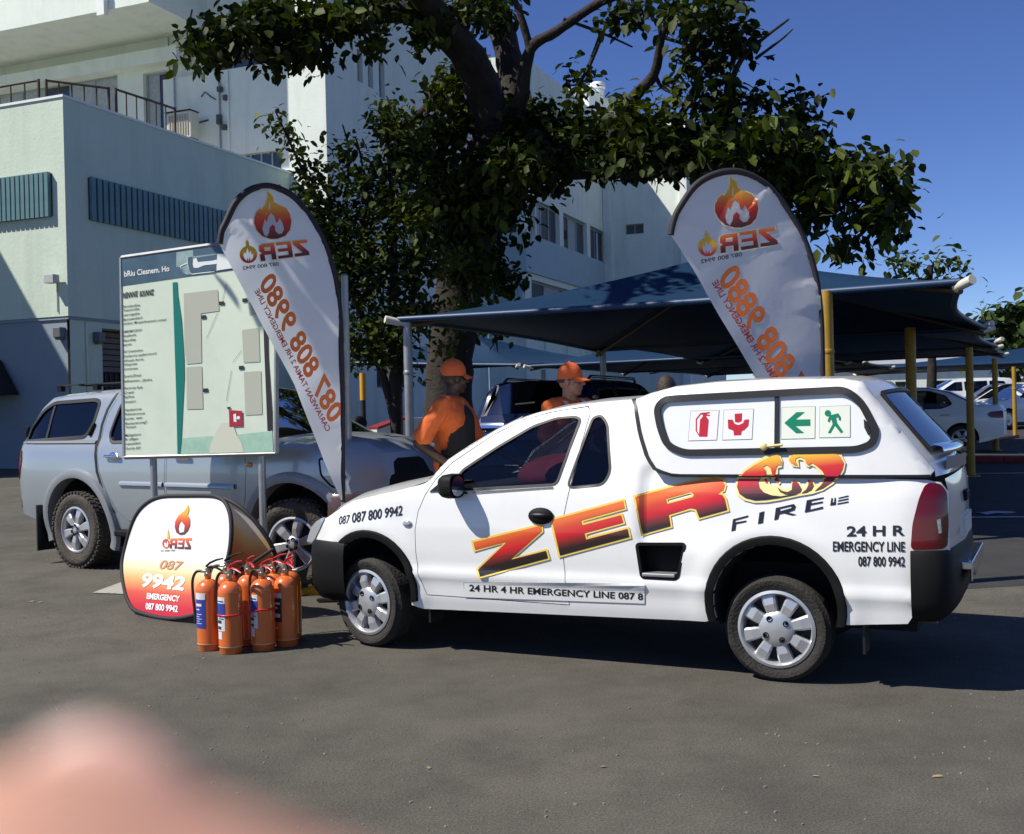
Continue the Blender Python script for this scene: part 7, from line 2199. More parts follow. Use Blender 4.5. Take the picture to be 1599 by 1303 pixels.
TY = 19.3
tb0 = gp(702, TY)
tree = thing('large_tree', 'large spreading tree with a dark leaning trunk and big leathery leaves behind the men', 'tree', tuple(tb0))
mb = MB()
limb(mb, [(698, 720, 44), (700, 660, 38), (703, 560, 36), (714, 470, 37), (728, 400, 39), (744, 330, 40), (760, 270, 42), (772, 225, 38), (778, 200, 30)], TY, tb0, 16)
mb.build('trunk', BARK, tree, smooth=70)
limbs = [[(772, 235, 33), (758, 150, 29, -0.3), (724, 80, 27, -0.8), (670, 30, 23, -1.3), (612, 20, 15, -1.6), (540, 42, 12, -1.9), (470, 44, 9, -2.2), (400, 66, 6, -2.4), (330, 92, 3, -2.5)],
         [(774, 225, 30), (800, 150, 24, 0.4), (792, 80, 21, 0.6), (768, -10, 19, 0.8)],
         [(790, 245, 18), (812, 160, 12, -0.6), (828, 78, 9, -0.9), (868, 50, 8, -1.1), (930, 8, 7, -1.3), (965, -6, 6, -1.4)],
         [(829, 80, 8, -0.9), (812, 22, 6, -1.0), (800, -8, 5, -1.0)],
         [(775, 265, 30), (880, 262, 20, -1.0), (1000, 264, 14, -2.0), (1080, 266, 11, -2.5), (1180, 252, 8, -3.0), (1300, 290, 6, -3.4), (1390, 332, 4, -3.6)],
         [(940, 250, 14, -1.5), (985, 160, 10, -2.0), (1022, 115, 8, -2.3), (1034, 55, 6, -2.6), (1058, 10, 4, -2.7)],
         [(1080, 230, 8, -2.6), (1130, 160, 6, -3.0), (1160, 90, 4, -3.2), (1232, 30, 1.5, -3.3)],
         [(1180, 92, 3, -3.2), (1220, 62, 2, -3.2), (1238, 46, 1, -3.2)],
         [(880, 30, 3, -1.2), (940, 52, 2.2, -1.2), (988, 74, 1.2, -1.2)],
         [(690, 150, 10, 0.3), (640, 190, 7, 0.0), (600, 205, 4, -0.3)],
         [(735, 360, 16, 0.2), (690, 330, 9, -0.2), (650, 300, 5, -0.5)],
         [(300, 15, 1.5, -2.4), (292, 60, 1.2, -2.4), (300, 88, 2, -2.4), (345, 86, 4, -2.4)]]
limb_pts = []
for L in limbs:
    limb_pts += [tuple(at(x[0], x[1], TY + (x[3] if len(x) > 3 else 0)) - tb0) for x in spline([(*q[:2], q[2], q[3] if len(q) > 3 else 0.0) for q in L], 5)]
    mb = MB(); limb(mb, L, TY, tb0, 9 if L[0][2] > 12 else 6); mb.build('limb', BARK, tree, smooth=70)
rs = np.random.default_rng(21)
bigs = [(335, 72, 42, 24, -2.5), (375, 40, 50, 34, -2.4), (420, 28, 60, 34, -2.3), (470, 60, 50, 30, -2.2), (520, 25, 55, 26, -2.0), (490, 88, 30, 16, -2.2, .8), (430, 78, 45, 22, -2.3), (560, 15, 45, 20, -1.9), (620, 8, 45, 16, -1.6), (575, 62, 22, 18, -1.9, .8), (655, 52, 22, 14, -1.5, .7), (308, 78, 14, 16, -2.5, .7),
        (700, 18, 50, 24, -1), (770, 20, 50, 30, 0), (725, 110, 30, 30, 0.5), (690, 195, 45, 36), (760, 170, 60, 46, .5), (700, 145, 40, 24, .4), (820, 190, 65, 50), (860, 225, 70, 45), (920, 215, 65, 40, -.8), (980, 235, 70, 38, -1.5), (860, 262, 40, 18, -.8), (805, 345, 18, 24, .2, .9), (868, 284, 20, 9, -.8, .8), (760, 300, 46, 46, .4), (740, 370, 40, 42, .4), (690, 300, 48, 50), (650, 240, 40, 44, -.2), (735, 500, 20, 20, .4, .6), (780, 420, 30, 50, .3, .8), (770, 505, 26, 22, .4, .8),
        (1050, 245, 70, 30, -2.2), (1030, 205, 50, 26, -2.2), (985, 178, 36, 22, -2), (905, 135, 14, 26, -1.2, .7), (1060, 150, 26, 22, -2.4, .6),
        (1000, 12, 34, 16, -1.5), (1060, 22, 60, 34, -2.7), (1115, 18, 40, 30, -3), (1090, 75, 42, 34, -2.8), (1130, 60, 34, 40, -3), (1105, 120, 44, 34, -2.8), (1140, 150, 44, 26, -3), (1170, 60, 26, 18, -3.2, .8), (1195, 150, 22, 18, -3.1), (1160, 185, 30, 22, -3, .8), (1060, 190, 40, 26, -2.4), (965, 30, 16, 14, -1.4, .7),
        (1120, 225, 66, 34, -2.8), (1195, 215, 66, 44, -3.1), (1265, 225, 60, 42, -3.3), (1252, 170, 26, 18, -3.3), (1310, 260, 60, 36, -3.4), (1365, 275, 44, 36, -3.6), (1400, 305, 26, 24, -3.6), (1370, 330, 46, 28, -3.6), (1290, 310, 50, 30, -3.4), (1245, 290, 44, 34, -3.2), (1395, 362, 22, 22, -3.6, .8), (1250, 345, 26, 24, -3.3, .7), (1318, 385, 30, 22, -3.4, 1.1), (1225, 262, 40, 30, -3.2), (1170, 250, 40, 26, -3)]
bigs = [(e[0], e[1], e[2] * (0.92 if e[0] < 1000 else 0.86), e[3] * (0.90 if e[0] < 1000 else 0.82), e[4] if len(e) > 4 else 0.0, (e[5] if len(e) > 5 else 1.0) * (0.5 if e[0] > 1000 and e[1] < 195 else 0.72 if e[0] > 1080 else 1.0)) for e in bigs]
bigs += [(748, 330, 32, 36, -1.0), (735, 420, 26, 34, -0.9), (790, 300, 36, 36, -1.0), (715, 270, 36, 36, -0.8), (790, 240, 50, 40, -1.2), (730, 480, 26, 24, -0.6, .7), (850, 240, 50, 34, -1.6), (700, 360, 24, 34, -0.6)]
C = cluster_points(bigs, TY, 12.5, 1.7, tb0, rs, clump=0.17, per=26)
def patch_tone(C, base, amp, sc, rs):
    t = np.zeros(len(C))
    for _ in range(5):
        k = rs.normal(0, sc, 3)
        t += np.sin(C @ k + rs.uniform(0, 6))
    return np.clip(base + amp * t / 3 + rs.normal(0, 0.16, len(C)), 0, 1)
# a bough that reaches forward over the top of the picture (its leaf shade lies on the silver truck and on the man by the trunk)
mb = MB(); q_ = spline([tuple(at(724, 80, 18.5) - tb0), tuple(np.array([-2.4, 14.5, 8.8]) - tb0), tuple(np.array([-3.2, 10.8, 7.4]) - tb0), tuple(np.array([-4.2, 8.6, 6.5]) - tb0)], 6)
mb.tube(q_, list(np.linspace(0.22, 0.04, len(q_))), 8); mb.build('limb', BARK, tree, smooth=70)
for cx_, cy_, cz_, rr_, n_ in ((-3.75, 8.6, 6.05, 0.75, 62), (-3.4, 10.4, 7.4, 0.9, 40), (-2.7, 13.2, 8.7, 1.0, 40)):
    for _ in range(n_):
        d_ = rs.normal(0, 1, 3); d_ = d_ / np.linalg.norm(d_) * rr_ * rs.random() ** 0.33
        C = np.r_[C, np.array([cx_, cy_, cz_]) + d_ + rs.normal(0, 0.16, (16, 3)) - tb0]
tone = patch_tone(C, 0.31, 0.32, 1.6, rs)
# the 300 leaves that show largest are parts of their own
depth = (C + tb0) @ _fw
px_all = np.array([(IW / 2 + FPX * (d @ _rt) / (d @ _fw), IH / 2 - FPX * (d @ _up) / (d @ _fw)) for d in (C + tb0 - CAM)])
inpic = (px_all[:, 1] > -5) & (px_all[:, 0] > 0)
order = np.argsort(np.where(inpic, depth, 1e9))
pick = order[:300]
rest = np.setdiff1d(np.arange(len(C)), pick)
leaf_object('crown', C[rest], 0.175, BIGLEAF, tree, tone[rest], rs)
variants = []
for k in range(10):
    P, F = leaf_arrays(np.zeros((1, 3)), 0.175, 0.4, rs)
    me = bpy.data.meshes.new('leaf')
    me.from_pydata(P[0].tolist(), [], F.tolist())
    at_ = me.attributes.new('grad', 'FLOAT', 'POINT')
    at_.data.foreach_set('value', np.full(7, 0.12 + 0.08 * k, dtype=np.float32))
    me.shade_smooth()
    variants.append(me)
for i in pick:
    o = link('leaf', variants[int(rs.integers(0, 10))], BIGLEAF, tree)
    o.location = C[i]
    o.rotation_euler = (0, 0, rs.uniform(0, 6.28))
# thin branches from the limbs into the leaf lobes
LP = np.array(limb_pts)
for e in bigs:
    c_ = np.array(at(e[0], e[1], TY + (e[4] if len(e) > 4 else 0.0))) - tb0
    i_ = int(np.hypot(*((LP - c_).T)[:2]).argmin()) if False else int(np.linalg.norm(LP - c_, axis=1).argmin())
    a_ = LP[i_]
    L_ = np.linalg.norm(c_ - a_)
    if L_ < 0.25:
        continue
    m1 = a_ * 0.6 + c_ * 0.4 + rs.normal(0, 0.12 * L_, 3)
    mb = MB(); q_ = spline([tuple(a_), tuple(m1), tuple(c_), tuple(c_ + (c_ - m1) * 0.5 + rs.normal(0, 0.1, 3))], 4)
    mb.tube(q_, list(np.linspace(min(0.07, 0.03 + 0.02 * L_), 0.010, len(q_))), 5); mb.build('branch', BARK, tree, smooth=70)

SY = 16.6
sb0 = gp(618, SY)
shrub = thing('small_tree', 'bushy small-leaved tree with light sprays, between the left flag and the trunk', 'tree', tuple(sb0))
mb = MB()
stems = [[(618, 700, 9), (617, 620, 8), (612, 520, 7), (615, 420, 6), (612, 300, 4), (600, 190, 2)], [(617, 660, 7), (590, 560, 6), (548, 450, 5), (500, 330, 4), (465, 250, 2.5), (432, 178, 1.2)],
         [(618, 640, 7), (628, 540, 6, .3), (650, 440, 5, .4), (670, 340, 3, .4)], [(535, 430, 4), (540, 320, 3), (545, 240, 2), (535, 195, 1)], [(540, 440, 3), (575, 330, 3), (562, 240, 1.5), (555, 215, 1)]]
for L in stems:
    limb(mb, L, SY, sb0, 8)
mb.build('stem', BARK, shrub, smooth=70)
smalls = [(610, 190, 26, 34, 0, 1.2), (640, 215, 30, 30), (600, 165, 14, 14, 0, 1.2), (625, 260, 46, 44), (570, 300, 44, 44), (640, 330, 52, 52), (570, 370, 56, 46), (520, 340, 40, 36), (500, 300, 26, 24), (478, 270, 20, 22), (460, 238, 15, 18), (447, 210, 13, 16), (435, 185, 9, 12), (520, 255, 16, 20), (540, 215, 11, 22), (560, 245, 14, 18), (470, 310, 20, 20), (600, 420, 60, 46), (540, 420, 40, 44), (655, 410, 40, 44), (560, 480, 44, 44), (615, 500, 46, 40), (570, 540, 36, 34), (610, 555, 40, 24), (545, 560, 16, 26), (660, 480, 30, 34), (700, 400, 20, 30, .5, .7), (700, 545, 16, 18, .5, .6), (480, 350, 26, 26), (500, 400, 26, 30), (640, 585, 20, 14, .2, .7)]
Cs = cluster_points(smalls, SY, 17, 0.9, sb0, rs, clump=0.14, per=15)
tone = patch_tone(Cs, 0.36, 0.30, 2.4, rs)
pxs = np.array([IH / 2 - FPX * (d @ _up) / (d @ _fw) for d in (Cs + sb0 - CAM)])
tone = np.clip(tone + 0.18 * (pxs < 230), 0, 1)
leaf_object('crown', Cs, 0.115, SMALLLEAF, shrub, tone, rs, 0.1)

def far_tree(label, ells, Y, spread, seed, leafsize=0.35, trunk_px=None):
    r_ = np.random.default_rng(seed)
    cx = np.mean([e[0] for e in ells])
    b0 = gp(cx, Y)
    t = thing('background_tree', label, 'tree', tuple(b0), 0, 'trees behind the shade nets')
    Cc = cluster_points(ells, Y, 16, spread, b0, r_, clump=leafsize * 1.1, per=10)
    leaf_object('crown', Cc, leafsize, FARLEAF, t, patch_tone(Cc, 0.45, 0.35, 0.8, r_), r_, 0.2)
    mb = MB()
    ey = np.mean([e[1] for e in ells])
    limb(mb, [(cx, 640, 9), (cx + 2, 560, 7), (cx - 3, 480, 6), (cx, ey, 4)], Y, b0, 8)
    mb.build('trunk', BARK, t, smooth=70)
far_tree('pale green tree top peeping over the nearest shade net', [(1400, 402, 30, 14), (1430, 408, 24, 16), (1480, 412, 22, 14), (1470, 400, 14, 10), (1500, 425, 14, 10), (1440, 440, 50, 20)], 34, 1.0, 5, 0.26)
far_tree('dense dark tree beyond the far end of the nets at the right edge', [(1560, 500, 34, 26), (1590, 505, 34, 30), (1620, 520, 40, 44), (1550, 530, 30, 26), (1590, 550, 44, 34)], 60, 2.5, 6, 0.6)
far_tree('rounded dark tree behind the yellow posts', [(1650, 520, 40, 46), (1690, 530, 40, 50), (1650, 560, 60, 30)], 64, 2.5, 8, 0.6)
# distant white buildings beyond the car park
for lab, px, Y, w_, d_, h_, wm in (('long low white building beyond the parked cars', 1440, 88, 26, 8, 4.6, WALLPAINT), ('grey roofed shed at the far right behind the cars', 1585, 95, 14, 8, 4.0, WALLDARK)):
    p = gp(px, Y)
    b = thing('distant_building', lab, 'building', tuple(p), R(-12))
    mb = MB(); facade(mb, rect(-w_ / 2, 0, w_ / 2, h_ - 0.8), [rect(-w_ / 2 + 2 + 3 * k, 1.1, -w_ / 2 + 3.6 + 3 * k, 2.4) for k in range(int((w_ - 4) / 3))], lambda u, v, d: (u, d, v), 0.2)
    mb.box2((-w_ / 2, 0.25, 0), (w_ / 2, d_, h_ - 0.8)); mb.build('wall', wm, b)
    for k in range(int((w_ - 4) / 3)):
        window(b, lambda u, v, d: (u, d, v), -w_ / 2 + 2 + 3 * k, 1.1, -w_ / 2 + 3.6 + 3 * k, 2.4, 0.15, nx=2)
    mb = MB(); mb.prism([(-0.5, h_ - 0.8), (d_ / 2, h_ + 0.3), (d_ + 0.5, h_ - 0.8)], lambda u, v, d: (-w_ / 2 - 0.4 + d, u, v), w_ + 0.8); mb.build('roof', mat('grey_roof', (0.30, 0.31, 0.33), rough=0.6), b)
sp0 = at(1507, 604, 70.0)
fs = thing('white_sign_panel', 'small white sign panel on a pole above the far cars', 'sign', (sp0[0], sp0[1], gz(sp0[0], sp0[1])))
mb = MB(); mb.box2((-0.45, -0.03, sp0[2] - fs.location.z), (0.45, 0.03, sp0[2] - fs.location.z + 0.55)); mb.build('panel', TRIM, fs)
mb = MB(); mb.tube([(0, 0, 0), (0, 0, sp0[2] - fs.location.z)], 0.05, 8); mb.build('pole', GALV, fs)

# ------------------------------------------------------------------ people
SKIN = mat('tan_skin', (0.33, 0.17, 0.105), rough=0.5, var=0.06, vscale=20)
SKIND = mat('dark_skin', (0.050, 0.024, 0.014), rough=0.5, var=0.06, vscale=20)
ORSHIRT = mat('orange_shirt', (0.60, 0.115, 0.018), rough=0.8, var=0.06, bump=0.5, bscale=9)
ORCAP = mat('orange_cap', (0.62, 0.11, 0.02), rough=0.75, bump=0.2, bscale=60)
KHAKI = mat('khaki_trousers', (0.12, 0.105, 0.07), rough=0.85, var=0.1, bump=0.4, bscale=10)
DARKHAIR = mat('dark_hair', (0.030, 0.019, 0.012), rough=0.6, bump=0.6, bscale=80)
EYEW = mat('eye_white', (0.6, 0.58, 0.55), rough=0.3)
EYED = mat('dark_iris', (0.02, 0.012, 0.01), rough=0.2)
LIPM = mat('lip', (0.20, 0.07, 0.06), rough=0.5)

def hand_shape(mb, wrist, dirv, palmn, side):
    """palm, four curled fingers of different length and a thumb from the side"""
    w = Vector(wrist); d = Vector(dirv).normalized(); n = Vector(palmn).normalized(); s = d.cross(n).normalized() * side
    for k in range(4):
        o = (k - 1.5) * 0.020
        mb.capsule(w + s * o * 0.5, w + d * 0.085 + s * o, 0.017, 0.013, 10)
        L = (0.036, 0.042, 0.039, 0.031)[k]
        a = w + d * 0.088 + s * o
        b = a + (d * 0.95 + n * 0.25).normalized() * L
        c = b + (d * 0.7 + n * 0.7).normalized() * L * 0.75
        e = c + (d * 0.35 + n * 0.95).normalized() * L * 0.6
        mb.capsule(a, b, 0.0092, 0.0088, 8); mb.capsule(b, c, 0.0088, 0.0082, 8); mb.capsule(c, e, 0.0082, 0.0075, 8)
    a = w + d * 0.025 - s * 0.026
    b = a + (d * 0.7 - s * 0.6 + n * 0.3).normalized() * 0.042
    c = b + (d * 0.95 + n * 0.35).normalized() * 0.032
    mb.capsule(w + d * 0.01 - s * 0.012, a, 0.015, 0.013, 8); mb.capsule(a, b, 0.0125, 0.0105, 8); mb.capsule(b, c, 0.0105, 0.009, 8)

def person(label, x, y, rz, h, skin, head_turn=0.0, lean=0.0, cap=True, shirt=ORSHIRT, arms=((0.1, -0.1), (0.1, -0.1)), sleeve_out=0.0, glasses=False, collar=False, group=None, shade_front=False, strips=False):
    """standing figure facing local +x; height h to the crown of the head"""
    k = h / 1.80
    t = thing('person', label, 'person', (x, y, gz(x, y)), rz, group)
    V3 = lambda *p: Vector(p) * k
    def joint(z, fx=0.0):
        return Vector((fx + lean * max(0, z - 0.95), 0, z)) * k
    neck, chest, waist, hip = joint(1.50), joint(1.32, 0.01), joint(1.08), joint(0.95)
    hc = joint(1.655, 0.035)
    rt = Matrix.Rotation(head_turn, 3, 'Z')
    b = MB()
    for sd in (1, -1):
        hp = hip + V3(0, sd * 0.095, -0.02)
        kn = V3(0.02, sd * 0.105, 0.50); an = V3(-0.02, sd * 0.11, 0.09)
        b.capsule(hp, kn, 0.088 * k, 0.058 * k); b.capsule(kn, an, 0.056 * k, 0.040 * k); b.capsule(an + V3(-0.03, 0, -0.04), an + V3(0.17, sd * 0.02, -0.055), 0.042 * k, 0.032 * k)
    b.capsule(hip + V3(0, -0.07, 0), hip + V3(0, 0.07, 0), 0.115 * k, 0.115 * k); b.capsule(hip, waist, 0.135 * k, 0.125 * k); b.capsule(waist, chest, 0.125 * k, 0.13 * k)
    b.capsule(chest + V3(0, -0.08, 0.03), chest + V3(0, 0.08, 0.03), 0.115 * k, 0.115 * k); b.capsule(chest + V3(-0.01, -0.15, 0.125), chest + V3(-0.01, 0.15, 0.125), 0.065 * k, 0.065 * k)
    b.capsule(neck + V3(-0.005, 0, -0.08), hc + V3(-0.02, 0, -0.05), 0.062 * k, 0.056 * k)
    arm_pts = []
    for sd, (fwd, el) in zip((1, -1), arms):
        sh = chest + V3(-0.01, sd * 0.195, 0.12)
        e = sh + V3(fwd * 0.6 - 0.03, sd * (0.05 + sleeve_out), -0.27)
        w = e + V3(0.10 + el * 0.9, -sd * max(0, el) * 0.30, -0.23 + max(0, el) * 0.32)
        b.capsule(sh, e, 0.056 * k, 0.043 * k); b.capsule(e, w, 0.043 * k, 0.030 * k)
        hand_shape(b, w, w - e, V3(0, -sd, 0), sd)
        arm_pts.append((sh, e, w))
    # head: skull, jaw, brow, nose, ears
    def H(x_, y_, z_):
        return hc + rt @ V3(x_, y_, z_)
    b.ball(H(-0.015, 0, 0.02), (0.092 * k, 0.073 * k, 0.103 * k), 24, 16, rt); b.ball(H(0.02, 0, -0.045), (0.072 * k, 0.060 * k, 0.075 * k), 20, 12, rt)
    b.capsule(H(0.055, -0.018, -0.098), H(0.055, 0.018, -0.098), 0.020 * k, 0.020 * k, 10); b.capsule(H(0.076, -0.028, 0.022), H(0.076, 0.028, 0.022), 0.013 * k, 0.013 * k, 10)
    b.capsule(H(0.084, 0, 0.012), H(0.108, 0, -0.026), 0.009 * k, 0.014 * k, 10); b.capsule(H(0.084, -0.014, -0.030), H(0.084, 0.014, -0.030), 0.012 * k, 0.012 * k, 8)
    b.capsule(H(0.070, -0.022, -0.062), H(0.070, 0.022, -0.062), 0.014 * k, 0.014 * k, 8)
    for sd in (1, -1):
        b.ball(H(-0.01, sd * 0.078, -0.01), (0.022 * k, 0.010 * k, 0.034 * k), 10, 8, rt); b.ball(H(0.055, sd * 0.045, -0.03), (0.028 * k, 0.024 * k, 0.026 * k), 12, 8, rt)
    me = remesh(b, 0.0085, 3)
    link('body', me, skin, t)
    for sd in (1, -1):
        m = MB(); m.ball(H(0.072, sd * 0.031, 0.004), (0.014 * k, 0.016 * k, 0.009 * k), 12, 8, rt); ey = m.build('eye', EYEW, t, smooth=80)
        m = MB(); m.ball(H(0.082, sd * 0.032, 0.004), (0.006 * k, 0.007 * k, 0.007 * k), 10, 6, rt); m.build('iris', EYED, ey, smooth=80)
    m = MB(); m.capsule(H(0.0815, -0.020, -0.066), H(0.0815, 0.020, -0.066), 0.006 * k, 0.006 * k, 8); m.build('lips', LIPM, t, smooth=80)
    # hair
    m = MB()
    for i in range(40 if not cap else 0):
        pass
    rows_ = []
    for i in range(11):
        ph = math.pi * 0.60 * i / 10
        row = []
        for j in range(29):
            th = 2 * math.pi * j / 28
            front_cut = 1.0 if math.cos(th) < 0.35 else 0.80 - 0.25 * (math.cos(th) - 0.35)
            p = ph * front_cut
            wob = 1 + 0.02 * math.sin(7 * th + 3 * i)
            row.append(hc + rt @ (V3(-0.018 + 0.098 * wob * math.sin(p) * math.cos(th), 0.080 * wob * math.sin(p) * math.sin(th), 0.022 + 0.115 * wob * math.cos(p))))
        rows_.append(row)
    m.grid(rows_)
    m.build('hair', DARKHAIR, t, smooth=80)
    if cap:
        m = MB(); rows_ = []
        for i in range(9):
            ph = math.pi * 0.5 * i / 8
            rows_.append([hc + rt @ V3(-0.012 + 0.103 * math.sin(ph) * math.cos(a), 0.086 * math.sin(ph) * math.sin(a), 0.032 + 0.118 * math.cos(ph) ** 0.85) for a in np.linspace(0, 2 * math.pi, 29)])
        rows_.append([p - Vector((0, 0, 0.018)) * k for p in rows_[-1]])
        m.grid(rows_); m.ball(hc + rt @ V3(-0.012, 0, 0.150), (0.009 * k,) * 3, 8, 6)
        cp = m.build('cap', ORCAP, t, smooth=70)
        m = MB(); rows_ = []
        for u in np.linspace(0, 1, 6):
            row = []
            for a in np.linspace(-1.15, 1.15, 15):
                ext = 0.070 * u * (math.cos(a) ** 0.7 if math.cos(a) > 0 else 0)
                row.append(hc + rt @ V3(-0.012 + 0.103 * math.cos(a) + ext, 0.086 * math.sin(a) * (1 - 0.06 * u), 0.026 - 0.022 * u - 0.018 * (math.sin(a) ** 2) * u))
            rows_.append(row)
        m.grid(rows_); m.grid([[p - Vector((0, 0, 0.004)) for p in r_] for r_ in rows_])
        m.build('cap_peak', ORCAP, t, smooth=70)
    if glasses:
        m = MB()
        for sd in (1, -1):
            m.ball(H(0.097, sd * 0.034, 0.004), (0.004 * k, 0.024 * k, 0.015 * k), 14, 8, rt)
            m.tube([H(0.09, sd * 0.056, 0.008), H(0.0, sd * 0.084, 0.008)], 0.003, 5)
        m.tube([H(0.098, -0.012, 0.008), H(0.098, 0.012, 0.008)], 0.003, 5)
        m.build('glasses', EYED, t, smooth=60)
    # clothes: slightly larger shells over the body
    c = MB()
    g = 0.018
    c.capsule(hip + V3(0, -0.07, 0.02), hip + V3(0, 0.07, 0.02), (0.115 + g) * k, (0.115 + g) * k); c.capsule(hip + V3(0, 0, 0.02), waist, (0.135 + g) * k, (0.130 + g) * k); c.capsule(waist, chest, (0.130 + g) * k, (0.132 + g) * k)
    c.capsule(chest + V3(0, -0.08, 0.03), chest + V3(0, 0.08, 0.03), (0.115 + g) * k, (0.115 + g) * k); c.capsule(chest + V3(-0.01, -0.15, 0.125), chest + V3(-0.01, 0.15, 0.125), (0.065 + g) * k, (0.065 + g) * k)
    c.capsule(chest + V3(-0.012, 0, 0.125), neck + V3(-0.01, 0, -0.035), 0.105 * k, 0.068 * k)
    for sh, e, w in arm_pts:
        c.capsule(sh, sh.lerp(e, 0.80), (0.056 + g) * k, (0.060 + g) * k)
    me = remesh(c, 0.011, 3)
    vv = np.empty(len(me.vertices) * 3); me.vertices.foreach_get('co', vv); vv = vv.reshape(-1, 3)
    nv = np.empty(len(me.vertices) * 3); me.vertices.foreach_get('normal', nv); nv = nv.reshape(-1, 3)
    wr_ = 0
    for f_, a_ in ((9, 1.0), (17, 0.8), (31, 0.5)):
        d_ = rng.normal(0, f_, 3) + np.array([0, 0, f_ * 1.2])
        d2 = rng.normal(0, f_, 3)
        wr_ = wr_ + a_ * np.sin(vv @ d_ + 2.0 * np.sin(vv @ d2 * 0.6))
    vv = vv + nv * (wr_ * 0.0055)[:, None]
    me.vertices.foreach_set('co', vv.ravel()); me.update()
    sh_ = link('shirt', me, shirt, t)
    if collar:
        m = MB(); nb_ = neck + V3(-0.008, 0, -0.02)
        m.grid([[nb_ + V3(r0 * math.cos(a) - 0.004 + dz * 0.1, r0 * math.sin(a), dz - 0.03 * max(0, math.cos(a))) for a in np.linspace(0.35, 2 * math.pi - 0.35, 24)] for r0, dz in ((0.128, -0.080), (0.112, -0.03), (0.086, 0.030), (0.078, 0.005))])
        m.build('collar', mat('dark_brown_collar', (0.05, 0.022, 0.02), rough=0.8), t, smooth=70)
    if shade_front:  # added black half shell puts shade on the front of the torso
        c = MB()
        g2 = 0.034
        c.capsule(hip + V3(0.01, -0.07, 0.0), hip + V3(0.01, 0.07, 0.0), (0.115 + g2) * k, (0.115 + g2) * k); c.capsule(hip + V3(0.01, 0, 0.02), waist + V3(0.01, 0, 0), (0.135 + g2) * k, (0.130 + g2) * k)
        c.capsule(waist + V3(0.01, 0, 0), chest + V3(0.015, 0, 0.0), (0.130 + g2) * k, (0.118 + g2) * k)
        me = remesh(c, 0.012, 3)
        bm = bmesh.new(); bm.from_mesh(me)
        bmesh.ops.delete(bm, geom=[v for v in bm.verts if v.co.x < (0.055 - 0.25 * max(0, v.co.z / k - 1.12)) * k * -1 + (0.0 if v.co.z / k < 1.12 else 0.05)], context='VERTS')
        bm.to_mesh(me); bm.free()
        link('front_shade_shell', me, mat('front_shade_cloth', (0.012, 0.011, 0.011), rough=0.9, var=0.2), t)
    if strips:
        for sd in (1, -1):
            m = MB()
            Q_ = [chest + V3(0.158, sd * 0.085, -0.18), chest + V3(0.162, sd * 0.085, -0.02), chest + V3(0.13, sd * 0.09, 0.10), chest + V3(0.03, sd * 0.095, 0.185), chest + V3(-0.07, sd * 0.09, 0.165), chest + V3(-0.145, sd * 0.085, 0.06), chest + V3(-0.16, sd * 0.085, -0.18)]
            Q_ = [Vector(q) for q in spline([tuple(q) for q in Q_], 4)]
            m.grid([[q + V3(0, o_, 0.004) for o_ in (-0.022, 0.022)] for q in Q_]); m.build('reflective_strip', mat('reflective_tape', (0.62, 0.60, 0.48), rough=0.4), t, smooth=80)
    c = MB()
    for sd in (1, -1):
        hp = hip + V3(0, sd * 0.095, -0.02)
        c.capsule(hp, V3(0.02, sd * 0.105, 0.50), 0.102 * k, 0.078 * k); c.capsule(V3(0.02, sd * 0.105, 0.50), V3(-0.02, sd * 0.11, 0.13), 0.078 * k, 0.070 * k)
    c.capsule(hip + V3(0, -0.07, 0), hip + V3(0, 0.07, 0), 0.128 * k, 0.128 * k)
    link('trousers', remesh(c, 0.012, 2), KHAKI, t)
    m = MB()
    for sd in (1, -1):
        m.capsule(V3(-0.055, sd * 0.11, 0.048), V3(0.155, sd * 0.13, 0.042), 0.050 * k, 0.044 * k)
    link('shoes', remesh(m, 0.012, 2), BLACKPLASTIC, t)
    return t, H, k

p1 = at(706, 600, 9.15)
ph1 = (at(712, 557, 9.15)[2] - gz(p1[0], p1[1])) - 0.02
man1, H1, k1 = person('dark skinned man in orange cap and shirt with added black front shade standing by the trunk', p1[0], p1[1], R(-16), ph1, SKIND, head_turn=R(42), lean=-0.02, arms=((0.25, 0.25), (-0.25, 0.15)), sleeve_out=0.015, shade_front=True)
p2 = at(888, 600, 9.25)
ph2 = (at(895, 563, 9.25)[2] - gz(p2[0], p2[1])) - 0.02
man2, H2, k2 = person('man in a bright orange cap, glasses and an orange shirt with a dark collar', p2[0], p2[1], R(-56), ph2, SKIN, head_turn=R(34), glasses=True, collar=True, strips=True, arms=((0.15, 0.2), (0.1, 0.2)))
m = MB(); q = Vector((0.135, 0.085, 1.36)) * k2
m.box(q, (0.012, 0.075, 0.055), Matrix.Rotation(R(25), 3, 'Z')); m.build('white_badge', mat('badge_cloth', (0.7, 0.68, 0.64), rough=0.8), man2)
p3 = at(1040, 600, 8.75)
ph3 = (at(1041, 583, 8.75)[2] - gz(p3[0], p3[1])) - 0.005
person('person with short dark hair seen from behind over the canopy', p3[0], p3[1], R(75), ph3, SKIN, cap=False, shirt=mat('red_orange_shirt', (0.55, 0.06, 0.03), rough=0.8), arms=((0.1, 0.1), (0.1, 0.1)))
